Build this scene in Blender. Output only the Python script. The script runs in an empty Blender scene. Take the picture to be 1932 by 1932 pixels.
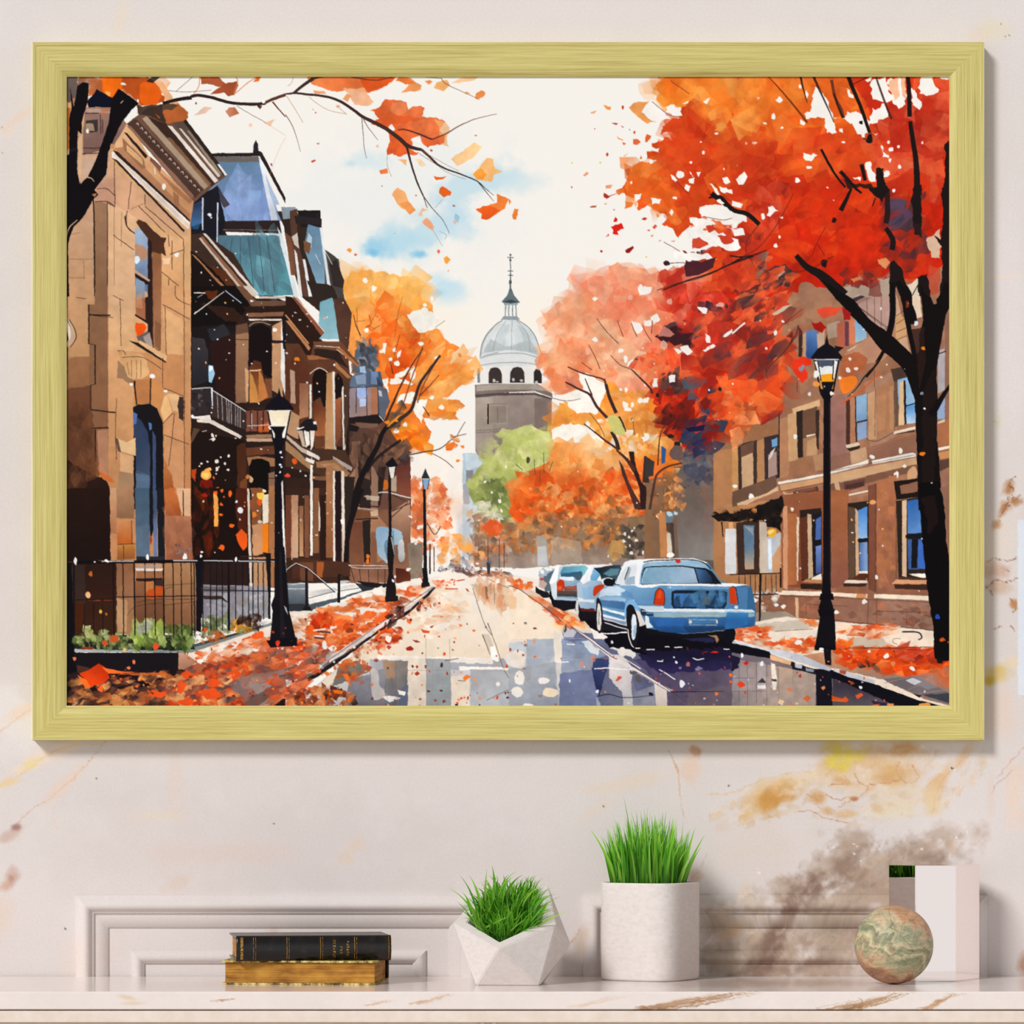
import bpy, bmesh, math, random
import numpy as np
from mathutils import Vector, Matrix, noise as mnoise
C = bpy.context.scene.collection
SC = bpy.context.scene
# ------------------------------------------------------------------ camera
D0 = 6.0            # camera distance from the wall (m)
K = 0.0008          # metres per photo pixel on the wall plane
HZ = 1450           # photo row of the eye level
ZC = (966-HZ)*K
def X(px, d=0.): return (px-966)*K*(D0-d)/D0
def Z(py, d=0.): return ZC+(HZ-py)*K*(D0-d)/D0
cam = bpy.data.cameras.new('camera'); co = bpy.data.objects.new('camera', cam); C.objects.link(co)
co.location = (0, -D0, ZC); co.rotation_euler = (math.pi/2, 0, 0)
cam.sensor_width = 36; cam.lens = 36*D0/(1932*K); cam.shift_y = (HZ-966)/1932; cam.clip_end = 60
SC.camera = co
# ------------------------------------------------------------------ light and exposure
w = bpy.data.worlds.new('world'); SC.world = w; w.use_nodes = True
# a bright band of room light around the horizon, dimmer ceiling and floor
wt = w.node_tree; bg = wt.nodes['Background']; tc = wt.nodes.new('ShaderNodeTexCoord'); sx = wt.nodes.new('ShaderNodeSeparateXYZ'); ab = wt.nodes.new('ShaderNodeMath'); ab.operation = 'ABSOLUTE'
mrg = wt.nodes.new('ShaderNodeMapRange'); mrg.interpolation_type = 'SMOOTHSTEP'
for i_, v_ in ((1, .06), (2, .42), (3, .86), (4, .27)): mrg.inputs[i_].default_value = v_
wt.links.new(tc.outputs['Generated'], sx.inputs[0]); wt.links.new(sx.outputs[2], ab.inputs[0]); wt.links.new(ab.outputs[0], mrg.inputs[0]); wt.links.new(mrg.outputs[0], bg.inputs[1])
bg.inputs[0].default_value = (1.0, .992, .988, 1)
sl = bpy.data.lights.new('sun', 'SUN'); sl.energy = 2.5; sl.angle = .24; sl.color = (1, .992, .985)
so = bpy.data.objects.new('sun', sl); C.objects.link(so)
so.rotation_euler = Vector((.74, 1, -.80)).to_track_quat('-Z', 'Y').to_euler(); so.location = (-2, -3, 2.5)
SC.view_settings.view_transform = 'Standard'; SC.view_settings.look = 'None'; SC.view_settings.gamma = 1
SC.view_settings.use_curve_mapping = False; SC.view_settings.exposure = 0.0
# ------------------------------------------------------------------ helpers
def lin(h):
    c = [int(h[i:i+2], 16)/255 for i in (0, 2, 4)] if isinstance(h, str) else h
    return tuple(((v+.055)/1.055)**2.4 if v > .04045 else v/12.92 for v in c)
def mat(name, col='808080', rough=.5, spec=.3, **kw):
    m = bpy.data.materials.new(name); m.use_nodes = True; b = m.node_tree.nodes['Principled BSDF']
    b.inputs['Base Color'].default_value = (*lin(col), 1); b.inputs['Roughness'].default_value = rough; b.inputs['Specular IOR Level'].default_value = spec
    for k, v in kw.items(): b.inputs[k].default_value = v
    return m
def nd(m, typ, **kw):
    n = m.node_tree.nodes.new(typ)
    for k, v in kw.items():
        if k[0] == '_': n.inputs[int(k[1:])].default_value = v
        elif k in n.inputs.keys(): n.inputs[k].default_value = v
        else: setattr(n, k, v)
    return n
def lk(m, a, b): m.node_tree.links.new(a, b)
def ramp(m, stops, fac):
    r = nd(m, 'ShaderNodeValToRGB'); e = r.color_ramp.elements
    while len(e) < len(stops): e.new(.5)
    for i, (p, c) in enumerate(stops): e[i].position = p; e[i].color = (*lin(c), 1)
    lk(m, fac, r.inputs[0]); return r
def coords(m, scale=(1, 1, 1), rot=(0, 0, 0), kind='Object'):
    t = nd(m, 'ShaderNodeTexCoord'); p = nd(m, 'ShaderNodeMapping'); p.inputs['Scale'].default_value = scale; p.inputs['Rotation'].default_value = rot
    lk(m, t.outputs[kind], p.inputs[0]); return p.outputs[0]
def bump(m, h, strength=.2, dist=.001):
    b = nd(m, 'ShaderNodeBump', Strength=strength, Distance=dist); lk(m, h, b.inputs['Height']); lk(m, b.outputs[0], m.node_tree.nodes['Principled BSDF'].inputs['Normal'])
def link(name, me, m=None, parent=None):
    o = bpy.data.objects.new(name, me); C.objects.link(o)
    if m: me.materials.append(m)
    if parent: o.parent = parent
    return o
def obj(name, bm, m=None, parent=None, smooth=False):
    me = bpy.data.meshes.new(name); bm.normal_update(); bm.to_mesh(me); bm.free()
    if smooth: me.polygons.foreach_set('use_smooth', [True]*len(me.polygons))
    return link(name, me, m, parent)
def thing(name, label, cat, loc=(0, 0, 0), rz=0., group=None):
    o = bpy.data.objects.new(name, None); C.objects.link(o); o.location = loc; o.rotation_euler = (0, 0, rz); o.empty_display_size = .05
    return tag(o, label, cat, group)
def tag(o, label, cat, group=None):
    o['label'] = label; o['category'] = cat
    if group: o['group'] = group
    return o
def box(bm, x0, x1, y0, y1, z0, z1, bev=0., seg=2):
    r = bmesh.ops.create_cube(bm, size=1.)['verts']
    for v in r: v.co = Vector(((x0+x1)/2+v.co.x*(x1-x0), (y0+y1)/2+v.co.y*(y1-y0), (z0+z1)/2+v.co.z*(z1-z0)))
    if bev: bmesh.ops.bevel(bm, geom=list({e for v in r for e in v.link_edges}), offset=bev, segments=seg, affect='EDGES', profile=.5)
    return r
def grid_mesh(name, xs, ys, f):
    """tensor grid; f(x array, y array) -> coordinates (n, 3)"""
    nx, ny = len(xs), len(ys); XX, YY = np.meshgrid(xs, ys); co_ = f(XX.ravel(), YY.ravel()).astype(np.float32)
    i = np.arange(nx*ny).reshape(ny, nx); q = np.stack([i[:-1, :-1], i[1:, :-1], i[1:, 1:], i[:-1, 1:]], -1).reshape(-1, 4)
    return co_, q
def np_mesh(name, co_, q, cols=None, smooth=False):
    me = bpy.data.meshes.new(name); n = len(co_); m = len(q)
    me.vertices.add(n); me.vertices.foreach_set('co', np.ascontiguousarray(co_, dtype=np.float32).ravel())
    me.loops.add(m*4); me.loops.foreach_set('vertex_index', np.ascontiguousarray(q, dtype=np.int32).ravel())
    me.polygons.add(m); me.polygons.foreach_set('loop_start', np.arange(m, dtype=np.int32)*4)
    if cols is not None: set_cols(me, cols)
    me.update(calc_edges=True); 
    if smooth: me.polygons.foreach_set('use_smooth', np.ones(m, dtype=bool))
    return me
def set_cols(me, srgb):
    a = me.color_attributes.new('paint', 'FLOAT_COLOR', 'POINT'); s = np.asarray(srgb, np.float32)
    l = np.where(s > .04045, ((s+.055)/1.055)**2.4, s/12.92); out = np.ones((len(s), 4), np.float32); out[:, :3] = l
    a.data.foreach_set('color', out.ravel())
def paint_mat(name, rough, spec, gain=1., grain=0., gscale=300., bmp=0.):
    m = mat(name, 'ffffff', rough, spec); b = m.node_tree.nodes['Principled BSDF']; a = nd(m, 'ShaderNodeVertexColor', layer_name='paint')
    out = a.outputs[0]; n = nd(m, 'ShaderNodeTexNoise', Scale=gscale, Detail=4., Roughness=.65); lk(m, coords(m), n.inputs['Vector'])
    r = nd(m, 'ShaderNodeMapRange'); r.inputs[1].default_value = .3; r.inputs[2].default_value = .7; r.inputs[3].default_value = gain*(1-grain); r.inputs[4].default_value = gain*(1+grain)
    lk(m, n.outputs[0], r.inputs[0]); v = nd(m, 'ShaderNodeVectorMath', operation='SCALE'); lk(m, out, v.inputs[0]); lk(m, r.outputs[0], v.inputs['Scale']); lk(m, v.outputs[0], b.inputs['Base Color'])
    if bmp: bump(m, n.outputs[0], bmp, .0006)
    return m
def sample(A, u, v):
    h, w_ = A.shape[:2]; u = np.clip(u, 0, w_-1.001); v = np.clip(v, 0, h-1.001); i, j = u.astype(int), v.astype(int); fu, fv = (u-i)[:, None], (v-j)[:, None]
    return A[j, i]*(1-fu)*(1-fv)+A[j, i+1]*fu*(1-fv)+A[j+1, i]*(1-fu)*fv+A[j+1, i+1]*fu*fv
# ------------------------------------------------------------------ brush kit (numpy only)
import numpy as np
import math, random
class Brush:
    """a small software brush: builds a grid of paint colours from hand-placed strokes"""
    def __init__(s, x0, y0, x1, y1, scale, bg, seed=3):
        s.x0, s.y0, s.S = x0, y0, scale
        s.W, s.H = int(round((x1-x0)*scale)), int(round((y1-y0)*scale))
        s.A = np.empty((s.H, s.W, 3), np.float32); s.A[:] = s.c(bg)
        s.rs = np.random.RandomState(seed); s.rnd = random.Random(seed)
        f = scale
        s.DX = s.fbm(9*f, 3, 11)*2-1; s.DY = s.fbm(9*f, 3, 12)*2-1
        s.N = (s.fbm(60*f, 5, 13)-.5)*2; s.N2 = (s.fbm(14*f, 3, 14)-.5)*2
        s.ox, s.oy, s.k = 0., 0., 1.
    def fbm(s, cell, octs, seed):
        r = np.zeros((s.H, s.W), np.float32); a = 1.; t = 0.
        for o in range(octs):
            r += a*vnoise(s.H, s.W, max(cell, 1.5), seed*17+o); t += a; a *= .55; cell /= 2.1
        return r/t
    def c(s, h):
        if not isinstance(h, str): return np.array(h, np.float32)
        return np.array([int(h[i:i+2], 16)/255 for i in (0, 2, 4)], np.float32)
    def T(s, t):                                   # frame the numbers are read in
        if t == 'P': s.ox, s.oy, s.k = 0., 0., 1.
        else:
            s.k = 4.6; s.ox = 120+420*(int(t[1])-1); s.oy = {'A': 140, 'B': 540, 'C': 920}[t[0]]
    def pt(s, p):
        if isinstance(p, str): p = [float(v) for v in p.replace(',', ' ').split()]
        q = np.array(p, np.float64).reshape(-1, 2)/s.k
        q[:, 0] = (q[:, 0]+s.ox-s.x0)*s.S; q[:, 1] = (q[:, 1]+s.oy-s.y0)*s.S
        return q
    def smooth(s, q, closed=True, n=6):
        m = len(q); out = []
        for i in range(m if closed else m-1):
            if closed: p0, p1, p2, p3 = q[i-1], q[i], q[(i+1) % m], q[(i+2) % m]
            else: p0, p1, p2, p3 = q[max(i-1, 0)], q[i], q[i+1], q[min(i+2, m-1)]
            for j in range(n):
                t = j/n
                out.append(.5*((2*p1)+(-p0+p2)*t+(2*p0-5*p1+4*p2-p3)*t*t+(-p0+3*p1-3*p2+p3)*t**3))
        if not closed: out.append(q[-1])
        return np.array(out)
    def jag(s, q, j, step=None):
        out = []; m = len(q); j *= s.S; step = 11*s.S if step is None else step/s.k*s.S
        for i in range(m):
            a, b = q[i], q[(i+1) % m]; d = b-a; ln = math.hypot(*d)
            n = max(1, int(ln/step)); out.append(a)
            if n > 1:
                nr = np.array([-d[1], d[0]])/ln
                for kk in range(1, n):
                    t = (kk+s.rnd.uniform(-.35, .35))/n
                    out.append(a+d*t+nr*s.rnd.uniform(-j, j))
        return np.array(out)
    def fill(s, q, col, e=1., t=.05, a=1., g=None, fd=None):
        x0, y0 = np.floor(q.min(0)-e*s.S-1).astype(int); x1, y1 = np.ceil(q.max(0)+e*s.S+2).astype(int)
        x0, y0 = max(x0, 0), max(y0, 0); x1, y1 = min(x1, s.W), min(y1, s.H)
        if x1 <= x0 or y1 <= y0: return
        X = np.arange(x0, x1, dtype=np.float32)[None, :]+.5; Y = np.arange(y0, y1, dtype=np.float32)[:, None]+.5
        if e > 0:
            X = X+s.DX[y0:y1, x0:x1]*(e*s.S); Y = Y+s.DY[y0:y1, x0:x1]*(e*s.S)
        M = np.zeros((y1-y0, x1-x0), bool); m = len(q)
        for i in range(m):
            ax, ay = q[i]; bx, by = q[(i+1) % m]
            if ay == by: continue
            r0, r1 = 0, y1-y0
            lo, hi = min(ay, by)-e*s.S-1-y0, max(ay, by)+e*s.S+1-y0
            r0, r1 = max(0, int(lo)), min(y1-y0, int(hi)+1)
            if r1 <= r0: continue
            Yr = Y[r0:r1]; Xr = X[r0:r1] if X.shape[0] > 1 else X
            cr = ((Yr >= ay) != (Yr >= by)) & (Xr < (bx-ax)*(Yr-ay)/(by-ay)+ax)
            M[r0:r1] ^= cr
        c1 = s.c(col)
        R = s.A[y0:y1, x0:x1]
        if g is not None:
            c2 = s.c(g[0]); p = s.pt(g[1])
            d = p[1]-p[0]; l2 = (d*d).sum()
            tt = ((np.arange(x0, x1)[None, :]-p[0, 0])*d[0]+(np.arange(y0, y1)[:, None]-p[0, 1])*d[1])/l2
            tt = np.clip(tt+.12*s.N[y0:y1, x0:x1], 0, 1)[..., None].astype(np.float32)
            C = c1*(1-tt)+c2*tt
        else: C = np.broadcast_to(c1, R.shape)
        if t: C = C*(1+t*(1.3*s.N[y0:y1, x0:x1]+1.0*s.N2[y0:y1, x0:x1]))[..., None]
        if fd is not None:                          # a wet stroke thins out towards one side
            c0 = (q.min(0)+q.max(0))/2; r0 = max(4., float((q.max(0)-q.min(0)).max())*.5)
            fx, fy = math.cos(fd)/r0, math.sin(fd)/r0
            u = (np.arange(x0, x1, dtype=np.float32)[None, :]-c0[0])*fx+(np.arange(y0, y1, dtype=np.float32)[:, None]-c0[1])*fy
            aa = (a*np.clip(.62+.55*u+.3*s.N2[y0:y1, x0:x1], .06, 1))[..., None]; C = R*(1-aa)+C*aa
        elif a < 1: C = R*(1-a)+C*a
        np.copyto(R, C.astype(np.float32), where=M[..., None])
    def P(s, col, p, e=.8, t=.07, a=1., g=None, sm=0, j=0, step=None):
        q = s.pt(p)
        if sm: q = s.smooth(q)
        if j: q = s.jag(q, j, step)
        s.fill(q, col, e, t, a, g)
    def L(s, col, w, p, w2=None, sm=1, e=.5, a=1., t=.04):
        q = s.pt(p)
        if sm and len(q) > 2: q = s.smooth(q, False, 5)
        w2 = w if w2 is None else w2
        w, w2 = max(w/s.k*s.S, .9*s.S), max(w2/s.k*s.S, .7*s.S)
        d = np.gradient(q, axis=0); d /= np.maximum(np.hypot(d[:, 0], d[:, 1])[:, None], 1e-6)
        nr = np.stack([-d[:, 1], d[:, 0]], 1); u = np.linspace(0, 1, len(q))[:, None]
        h = (w*(1-u)+w2*u)/2
        s.fill(np.concatenate([q+nr*h, (q-nr*h)[::-1]]), col, e, t, a)
    def LL(s, col, w, txt, **k):                    # many lines, one per ';'
        for l in txt.split(';'):
            if l.strip(): s.L(col, w, l, **k)
    def D(s, col, txt, e=.6, a=1., n=8, jit=.25, t=.05):
        v = [float(x) for x in txt.replace(',', ' ').split()]
        for i in range(0, len(v), 3):
            q = s.pt([v[i], v[i+1]])[0]; r = v[i+2]/s.k*s.S
            ph = s.rnd.uniform(0, 6.28); st = s.rnd.uniform(.75, 1.3)
            pts = []
            for kk in range(n):
                th = ph+kk*2*math.pi/n; rr = r*(1+s.rnd.uniform(-jit, jit))
                pts.append((q[0]+rr*math.cos(th)*st, q[1]+rr*math.sin(th)/st))
            s.fill(np.array(pts), col, e, t, a)
    def Wh(s, col, x, y, rx, ry, a=.5, rot=0., hard=1., nz=.6):  # soft wash
        c = s.pt([x, y])[0]; rx, ry = rx/s.k*s.S, ry/s.k*s.S; R = max(rx, ry)*1.9
        x0, x1 = max(0, int(c[0]-R)), min(s.W, int(c[0]+R)); y0, y1 = max(0, int(c[1]-R)), min(s.H, int(c[1]+R))
        if x1 <= x0 or y1 <= y0: return
        X = np.arange(x0, x1)[None, :]-c[0]; Y = np.arange(y0, y1)[:, None]-c[1]
        cr, sr = math.cos(rot), math.sin(rot)
        U = (X*cr+Y*sr)/rx; V = (-X*sr+Y*cr)/ry
        d = np.sqrt(U*U+V*V)+nz*s.N[y0:y1, x0:x1]+.35*nz*s.N2[y0:y1, x0:x1]
        m = np.clip((1-d)*1.3*hard+.25, 0, 1)**1.2*a
        A = s.A[y0:y1, x0:x1]; A[:] = A*(1-m[..., None])+s.c(col)*m[..., None]
    def F(s, p, pal, n, size, asp=1.6, ang=None, e=1., a=1., sp=.8, k=5, jc=.08, far=0.):
        q = s.pt(p); lo, hi = q.min(0), q.max(0); size = size/s.k*s.S; pal = pal.split()
        m = len(q); cnt = 0; tries = 0
        while cnt < n and tries < n*12:
            tries += 1
            x, y = s.rnd.uniform(lo[0], hi[0]), s.rnd.uniform(lo[1], hi[1]); ins = False
            for i in range(m):
                ax, ay = q[i]; bx, by = q[(i+1) % m]
                if (y >= ay) != (y >= by) and x < (bx-ax)*(y-ay)/(by-ay)+ax: ins = not ins
            if not ins: continue
            cnt += 1
            r = size*s.rnd.uniform(1-sp, 1+sp*.9)*.5
            th0 = s.rnd.uniform(0, math.pi) if ang is None else math.radians(ang)+s.rnd.gauss(0, .25)
            ct, st = math.cos(th0), math.sin(th0); pts = []
            ph = s.rnd.uniform(0, 6.28)
            for kk in range(k):
                th = ph+kk*2*math.pi/k+s.rnd.uniform(-.35, .35); rr = r*s.rnd.uniform(.55, 1.25)
                u, v = rr*math.cos(th)*asp, rr*math.sin(th)
                pts.append((x+u*ct-v*st, y+u*st+v*ct))
            col = s.c(s.rnd.choice(pal))*(1+s.rnd.uniform(-jc, jc))
            s.fill(np.array(pts), np.clip(col, 0, 1), e*1.5, .08, a, None, s.rnd.uniform(0, 6.28))
    def out(s, w, h):                               # area resample to w x h
        def rs(A, n, ax):
            A = np.moveaxis(A, ax, 0); m = A.shape[0]
            cs = np.concatenate([np.zeros((1,)+A.shape[1:], np.float64), np.cumsum(A, 0, dtype=np.float64)])
            ed = np.linspace(0, m, n+1); i = np.minimum(ed.astype(int), m-1); fr = (ed-i).reshape((-1,)+(1,)*(A.ndim-1))
            v = cs[i]*(1-fr)+cs[i+1]*fr
            r = (v[1:]-v[:-1])/(m/n)
            return np.moveaxis(r, 0, ax)
        return np.clip(rs(rs(s.A, h, 0), w, 1), 0, 1).astype(np.float32)
def vnoise(H, W, cell, seed):
    rs = np.random.RandomState(seed); gh, gw = int(H/cell)+3, int(W/cell)+3
    G = rs.rand(gh, gw).astype(np.float32)
    y = np.arange(H)/cell; x = np.arange(W)/cell
    yi, xi = y.astype(int), x.astype(int); fy, fx = y-yi, x-xi
    fy = (fy*fy*(3-2*fy)).astype(np.float32)[:, None]; fx = (fx*fx*(3-2*fx)).astype(np.float32)[None, :]
    G0 = G[yi]*(1-fy)+G[yi+1]*fy
    return G0[:, xi]*(1-fx)+G0[:, xi+1]*fx
# ------------------------------------------------------------------ the watercolour street on the canvas
def street_painting(w, h):
    b = Brush(126, 145, 1791, 1331, 2.0, 'f6f3ed'); T, P, L, D, F, Wh, LL = b.T, b.P, b.L, b.D, b.F, b.Wh, b.LL
    INK = '2a1c16'
    # --- sky
    T('P')
    Wh('e9eeee', 760, 380, 230, 150, .6); Wh('d6e7ec', 690, 305, 45, 22, .8); Wh('b9dcea', 664, 310, 14, 9, .6)
    Wh('cfe3ea', 800, 440, 95, 48, .95, -.35); Wh('c4deea', 905, 345, 95, 36, .8, -.3); Wh('d5e6ea', 985, 345, 60, 26, .8)
    Wh('cfe4ec', 770, 452, 110, 26, .8, -.1); Wh('b8dcec', 760, 458, 80, 30, .9, -.2); Wh('c2dfec', 850, 420, 60, 34, .8, -.5); Wh('c8e2ec', 930, 340, 60, 30, .8, -.3); Wh('9fd0e8', 712, 468, 30, 20, .9); Wh('7cc2e6', 703, 478, 14, 9, .9); Wh('86c6e6', 790, 480, 18, 9, .9)
    Wh('c4e2f0', 838, 545, 44, 30, .9, .5); Wh('a9d6ea', 825, 552, 18, 9, .7); Wh('fbf2e2', 830, 620, 90, 60, .6)
    Wh('fbf3e6', 1010, 600, 60, 70, .6)
    # --- distance: misty houses at the end of the street
    P('b5cbd8', '873 855 915 852 915 1050 873 1050', e=2, t=.1, g=('cfd6da', '890 860 890 1050')); P('c9d8e2', '878 856 912 853 908 880 880 886', e=1)
    P('8b8a92', '880 886 893 886 893 925 879 925'); P('a8a9b2', '872 915 886 905 886 950 875 950')
    P('f8f1e8', '775 850 873 850 873 1072 775 1072', e=2, t=.02)
    Wh('f0b48e', 860, 960, 40, 30, .3); Wh('b7bec8', 876, 1010, 22, 60, .6)
    F('775 930 830 900 850 960 850 1030 775 1050', 'e9763c f0905a f3a878 d8663a f6c3a0', 120, 13, jc=.05)
    F('776 905 800 905 800 1010 776 1010', 'e2703c e98850 b8603c', 50, 14, ang=90)
    F('815 940 850 945 848 1000 812 990', 'ee8a5a f2a27a e86f3c', 40, 9)
    F('835 1000 880 1010 900 1060 830 1065', 'f6c08a f0a868 f5a04a e8b48c', 40, 12)
    F('870 1040 1010 1040 1010 1072 820 1075', '9a98a4 7e7c88 b9b0b4 6e6a74', 70, 7)
    # --- clock tower
    P('9c8d84', '897 745 1040 745 1040 830 960 850 920 870 905 862 897 850', e=.5, g=('87776f', '1000 750 1040 800'))
    P('aa9c90', '897 750 930 750 930 862 905 862 897 840', e=.5); P('75655f', '1008 752 1041 748 1041 838 1010 838', e=.5, a=.7)
    P('a39689', '921 762 958 762 958 800 921 800', e=.4); P('94867b', '924 765 955 765 955 797 924 797', e=.4); L(INK, 3, '921 762 921 800'); LL('6f625b', 1, '921 762 958 762;939 765 939 798;897 812 958 808;897 816 955 812')
    P('7c6c64', '896 726 940 723 1012 723 1042 742 1042 750 1010 740 940 741 897 748', e=.5); P('a69a90', '899 727 960 724 1010 724 1036 738 1005 735 940 735 899 738', e=.4)
    P('54484a', '897 744 940 741 1010 741 1042 750 1041 754 1008 745 940 746 897 750', e=.5)
    LL('f0ece4', 1.6, '960 741 1008 738 1040 750', sm=0)
    P('ece9e4', '903 688 1024 686 1025 724 903 724', e=.4, t=.03)
    P('dfe2e2', '905 672 935 664 965 662 1000 665 1025 674 1024 690 903 692', e=.5, t=.04); LL('9aa0a2', 1.4, '903 690 940 685 985 684 1025 690;905 676 940 668 985 667 1024 678;905 673 940 665')
    P('3d3331', '922 723 922 703 926 695 933 693 940 694 945 700 947 706 947 723', e=.3); P('3b3231', '962 722 963 702 968 694 976 692 984 694 989 702 990 722', e=.3); P('2e2828', '1007 723 1007 702 1011 696 1018 698 1022 706 1022 723', e=.3)
    D('c8c4c0', '932 718 3 938 720 2 968 716 3 984 718 3 1012 721 3', jit=.3); P('7f858a', '901 695 906 693 906 722 901 722')
    P('dfe4e5', '906 672 908 655 915 636 930 617 945 606 960 602 975 604 995 616 1008 634 1018 655 1023 676 1000 666 965 662 930 665', sm=1, e=.6, g=('c5cdd0', '920 640 1020 660'))
    P('9fa9ac', '908 668 925 640 955 655 1000 642 1020 670 995 664 965 660 930 663', e=2, a=.5); P('b9c3c6', '930 660 938 635 952 612 962 612 950 660', e=1, a=.5); P('a9b3b6', '990 660 985 630 975 612 992 622 1006 650', e=1, a=.5)
    LL('8e989c', .9, '930 662 938 632 955 606;965 660 966 604;1000 664 995 630 975 606;908 668 915 640 932 617')
    LL('6d6f72', 1.3, '906 672 909 652 918 632 935 613 948 605;975 604 995 616 1010 636 1022 670')
    P('e6e6e2', '951 574 976 574 977 603 949 603', e=.4); LL('707a7e', 1.6, '954 576 953 600;960 576 960 600;967 576 967 600;973 576 974 600'); P('8f9a9e', '945 604 982 604 975 597 950 597')
    P('5f7276', '946 570 957 558 961 545 965 545 970 558 981 571 964 568', e=.4); P('8aa0a4', '952 576 976 576 979 570 948 570', e=.3); P('3b4448', '946 570 964 566 981 571 964 573')
    L('5a6468', 3.4, '963 552 963 500', 1.4); LL('4a5054', 1.4, '963 506 963 482;957 487 969 487;959 520 968 520;958 512 968 512'); D('4a5054', '963 492 2.4 963 482 2 963 533 3.6')
    # --- yellow-green tree
    P('c9cf7e', '888 905 905 880 922 865 945 838 968 808 995 803 1020 812 1040 812 1044 850 1060 905 1040 960 960 975 900 955 885 930', j=5, e=3, g=('8f9a52', '960 830 930 950'), t=.12)
    F('925 830 1000 803 1045 815 1045 900 960 930 890 925', 'd9dc93 c3cb72 e3e0a0 aab560 cdd184 b7bf6a', 130, 22, a=.75, jc=.04)
    F('885 905 950 905 1000 940 960 985 895 950', '8a9650 717d46 a4ac62 5e6a3c c2c98a', 90, 16, a=.85); D('f4f0e0', '943 944 4 915 908 3 946 962 3 928 928 2.5 955 880 3', jit=.3)
    F('900 945 935 955 960 985 905 990 890 970', 'd8d2b8 c9c79c e4dcc8 b9b890', 26, 14)
    # --- orange tree left of centre
    P('f6b45e', '648 530 665 512 700 508 745 520 790 528 792 560 818 575 822 600 800 598 830 625 838 640 868 655 850 690 878 690 886 715 862 728 850 745 800 790 815 815 802 850 770 830 740 870 690 800 652 650', j=6, e=3, g=('ee7d2e', '700 530 740 720'), t=.13)
    F('650 525 730 510 800 540 800 590 700 600 650 590', 'f8bd66 f6a94e f9cb85 f4a044', 60, 34, a=.7, jc=.03)
    F('660 580 760 570 800 620 835 640 790 700 690 680 655 640', 'f28a34 ee7224 f49a48 e8621c f7a95c', 130, 26, a=.8, jc=.05)
    F('740 640 800 630 815 690 795 740 730 700 720 660', 'e4541a d8480f ee6a20 ef7a2a', 60, 22, a=.85)
    F('790 650 870 670 884 715 855 730 805 735', 'f5a04c f28a34 f7b56c ee7a2c', 70, 22, ang=-35, asp=2.4, a=.8)
    F('770 750 870 760 845 785 800 770', 'f39a42 f6ad5e ef8430', 30, 16, ang=15, asp=2.2)
    F('700 800 760 790 808 815 800 845 740 850 700 860', 'f28018 ee6f12 f5962e e05a14', 60, 20, ang=10, asp=2)
    for hp in ('775 700 782 690 786 706 776 720', '768 594 800 580 832 600 820 622 790 628 778 612', '745 706 780 690 770 705 752 712 772 720 781 725 742 724', '757 745 790 738 775 762 748 760', '788 756 806 752 796 800 784 780 778 770', '720 715 733 712 732 745 726 730', '752 664 757 660 756 672 750 676', '723 648 730 648 727 668 720 660'):
        P('f7f2e8', hp, j=2, step=6, e=1.5)
    D('fbf6ea', '706 545 6 690 530 5 692 623 4.5 802 576 4 815 565 4 795 650 5 722 663 5 738 678 4 824 675 4 745 660 4 750 685 5 742 720 6 790 770 6 832 768 5 765 800 4 748 812 5 786 760 5 815 750 4', jit=.35)
    LL('8a4a2c', 2.4, '798 655 775 720 757 770 730 800;830 670 800 725 788 760;757 770 742 800 722 850')
    LL('6b4a38', 1.2, '674 580 676 620 683 640;710 590 700 612;672 607 690 605;840 605 822 618;760 560 750 600 745 640', a=.6)
    # thin far branch
    L('4c362c', 2.6, '771 858 800 852 830 846 850 830 862 822', 1.2); LL('5a4034', 1.3, '815 854 840 868 856 882;850 825 880 818;862 822 878 795'); F('843 825 862 820 868 838 850 848', 'ee7d2c e8691c', 10, 9); D('ee8a3c', '873 842 4 863 868 3 790 799 5 856 702 3 868 670 4', jit=.4)
    # --- reds and oranges right of centre: pale back trees
    P('f3ae8a', '1148 505 1165 495 1175 505 1215 508 1260 520 1330 505 1420 520 1420 760 1180 760 1120 770 1100 745 1060 735 1028 700 1022 680 1042 655 1060 648 1030 625 1022 612 1050 590 1052 568 1080 582 1105 570 1115 545 1110 525 1150 515', j=7, e=3.5, g=('ec7a5a', '1060 620 1330 600'), t=.12)
    F('1110 520 1260 520 1300 640 1160 660 1050 640 1060 590', 'f09878 f2ae8a ea7a58 f5bc9c ee8a64 e86a48', 200, 38, a=.55, jc=.03)
    F('1030 600 1110 560 1160 640 1100 680 1040 660', 'f4b088 f2a074 f6c09c ee8e62', 90, 30, a=.6, jc=.03)
    F('1022 670 1100 650 1150 700 1100 745 1040 730', 'f29a6c ee8450 f4b080 e8744c d0765c', 90, 24, a=.7, jc=.04)
    P('c9d6d2', '1160 595 1200 590 1200 640 1130 665 1120 650', e=3, a=.0)
    F('1130 600 1190 640 1240 700 1180 720 1130 680', 'f3c39c eeb48c e9a47c f2b088', 60, 24, a=.7)
    # orange middle
    P('f09a3c', '1055 760 1100 748 1140 720 1180 740 1230 740 1300 760 1320 860 1290 960 1200 960 1050 880 1042 800', j=6, e=3, g=('ee7a22', '1080 780 1200 900'), t=.13)
    F('1050 760 1130 740 1200 800 1150 830 1060 830 1045 800', 'eeaa4e e9943a f3b560 e88a3a d98a34', 100, 24, a=.75)
    F('1150 740 1290 745 1300 860 1180 860', 'ee8a34 f2a052 e9762a e8984a f5b870', 120, 26, a=.75)
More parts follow.
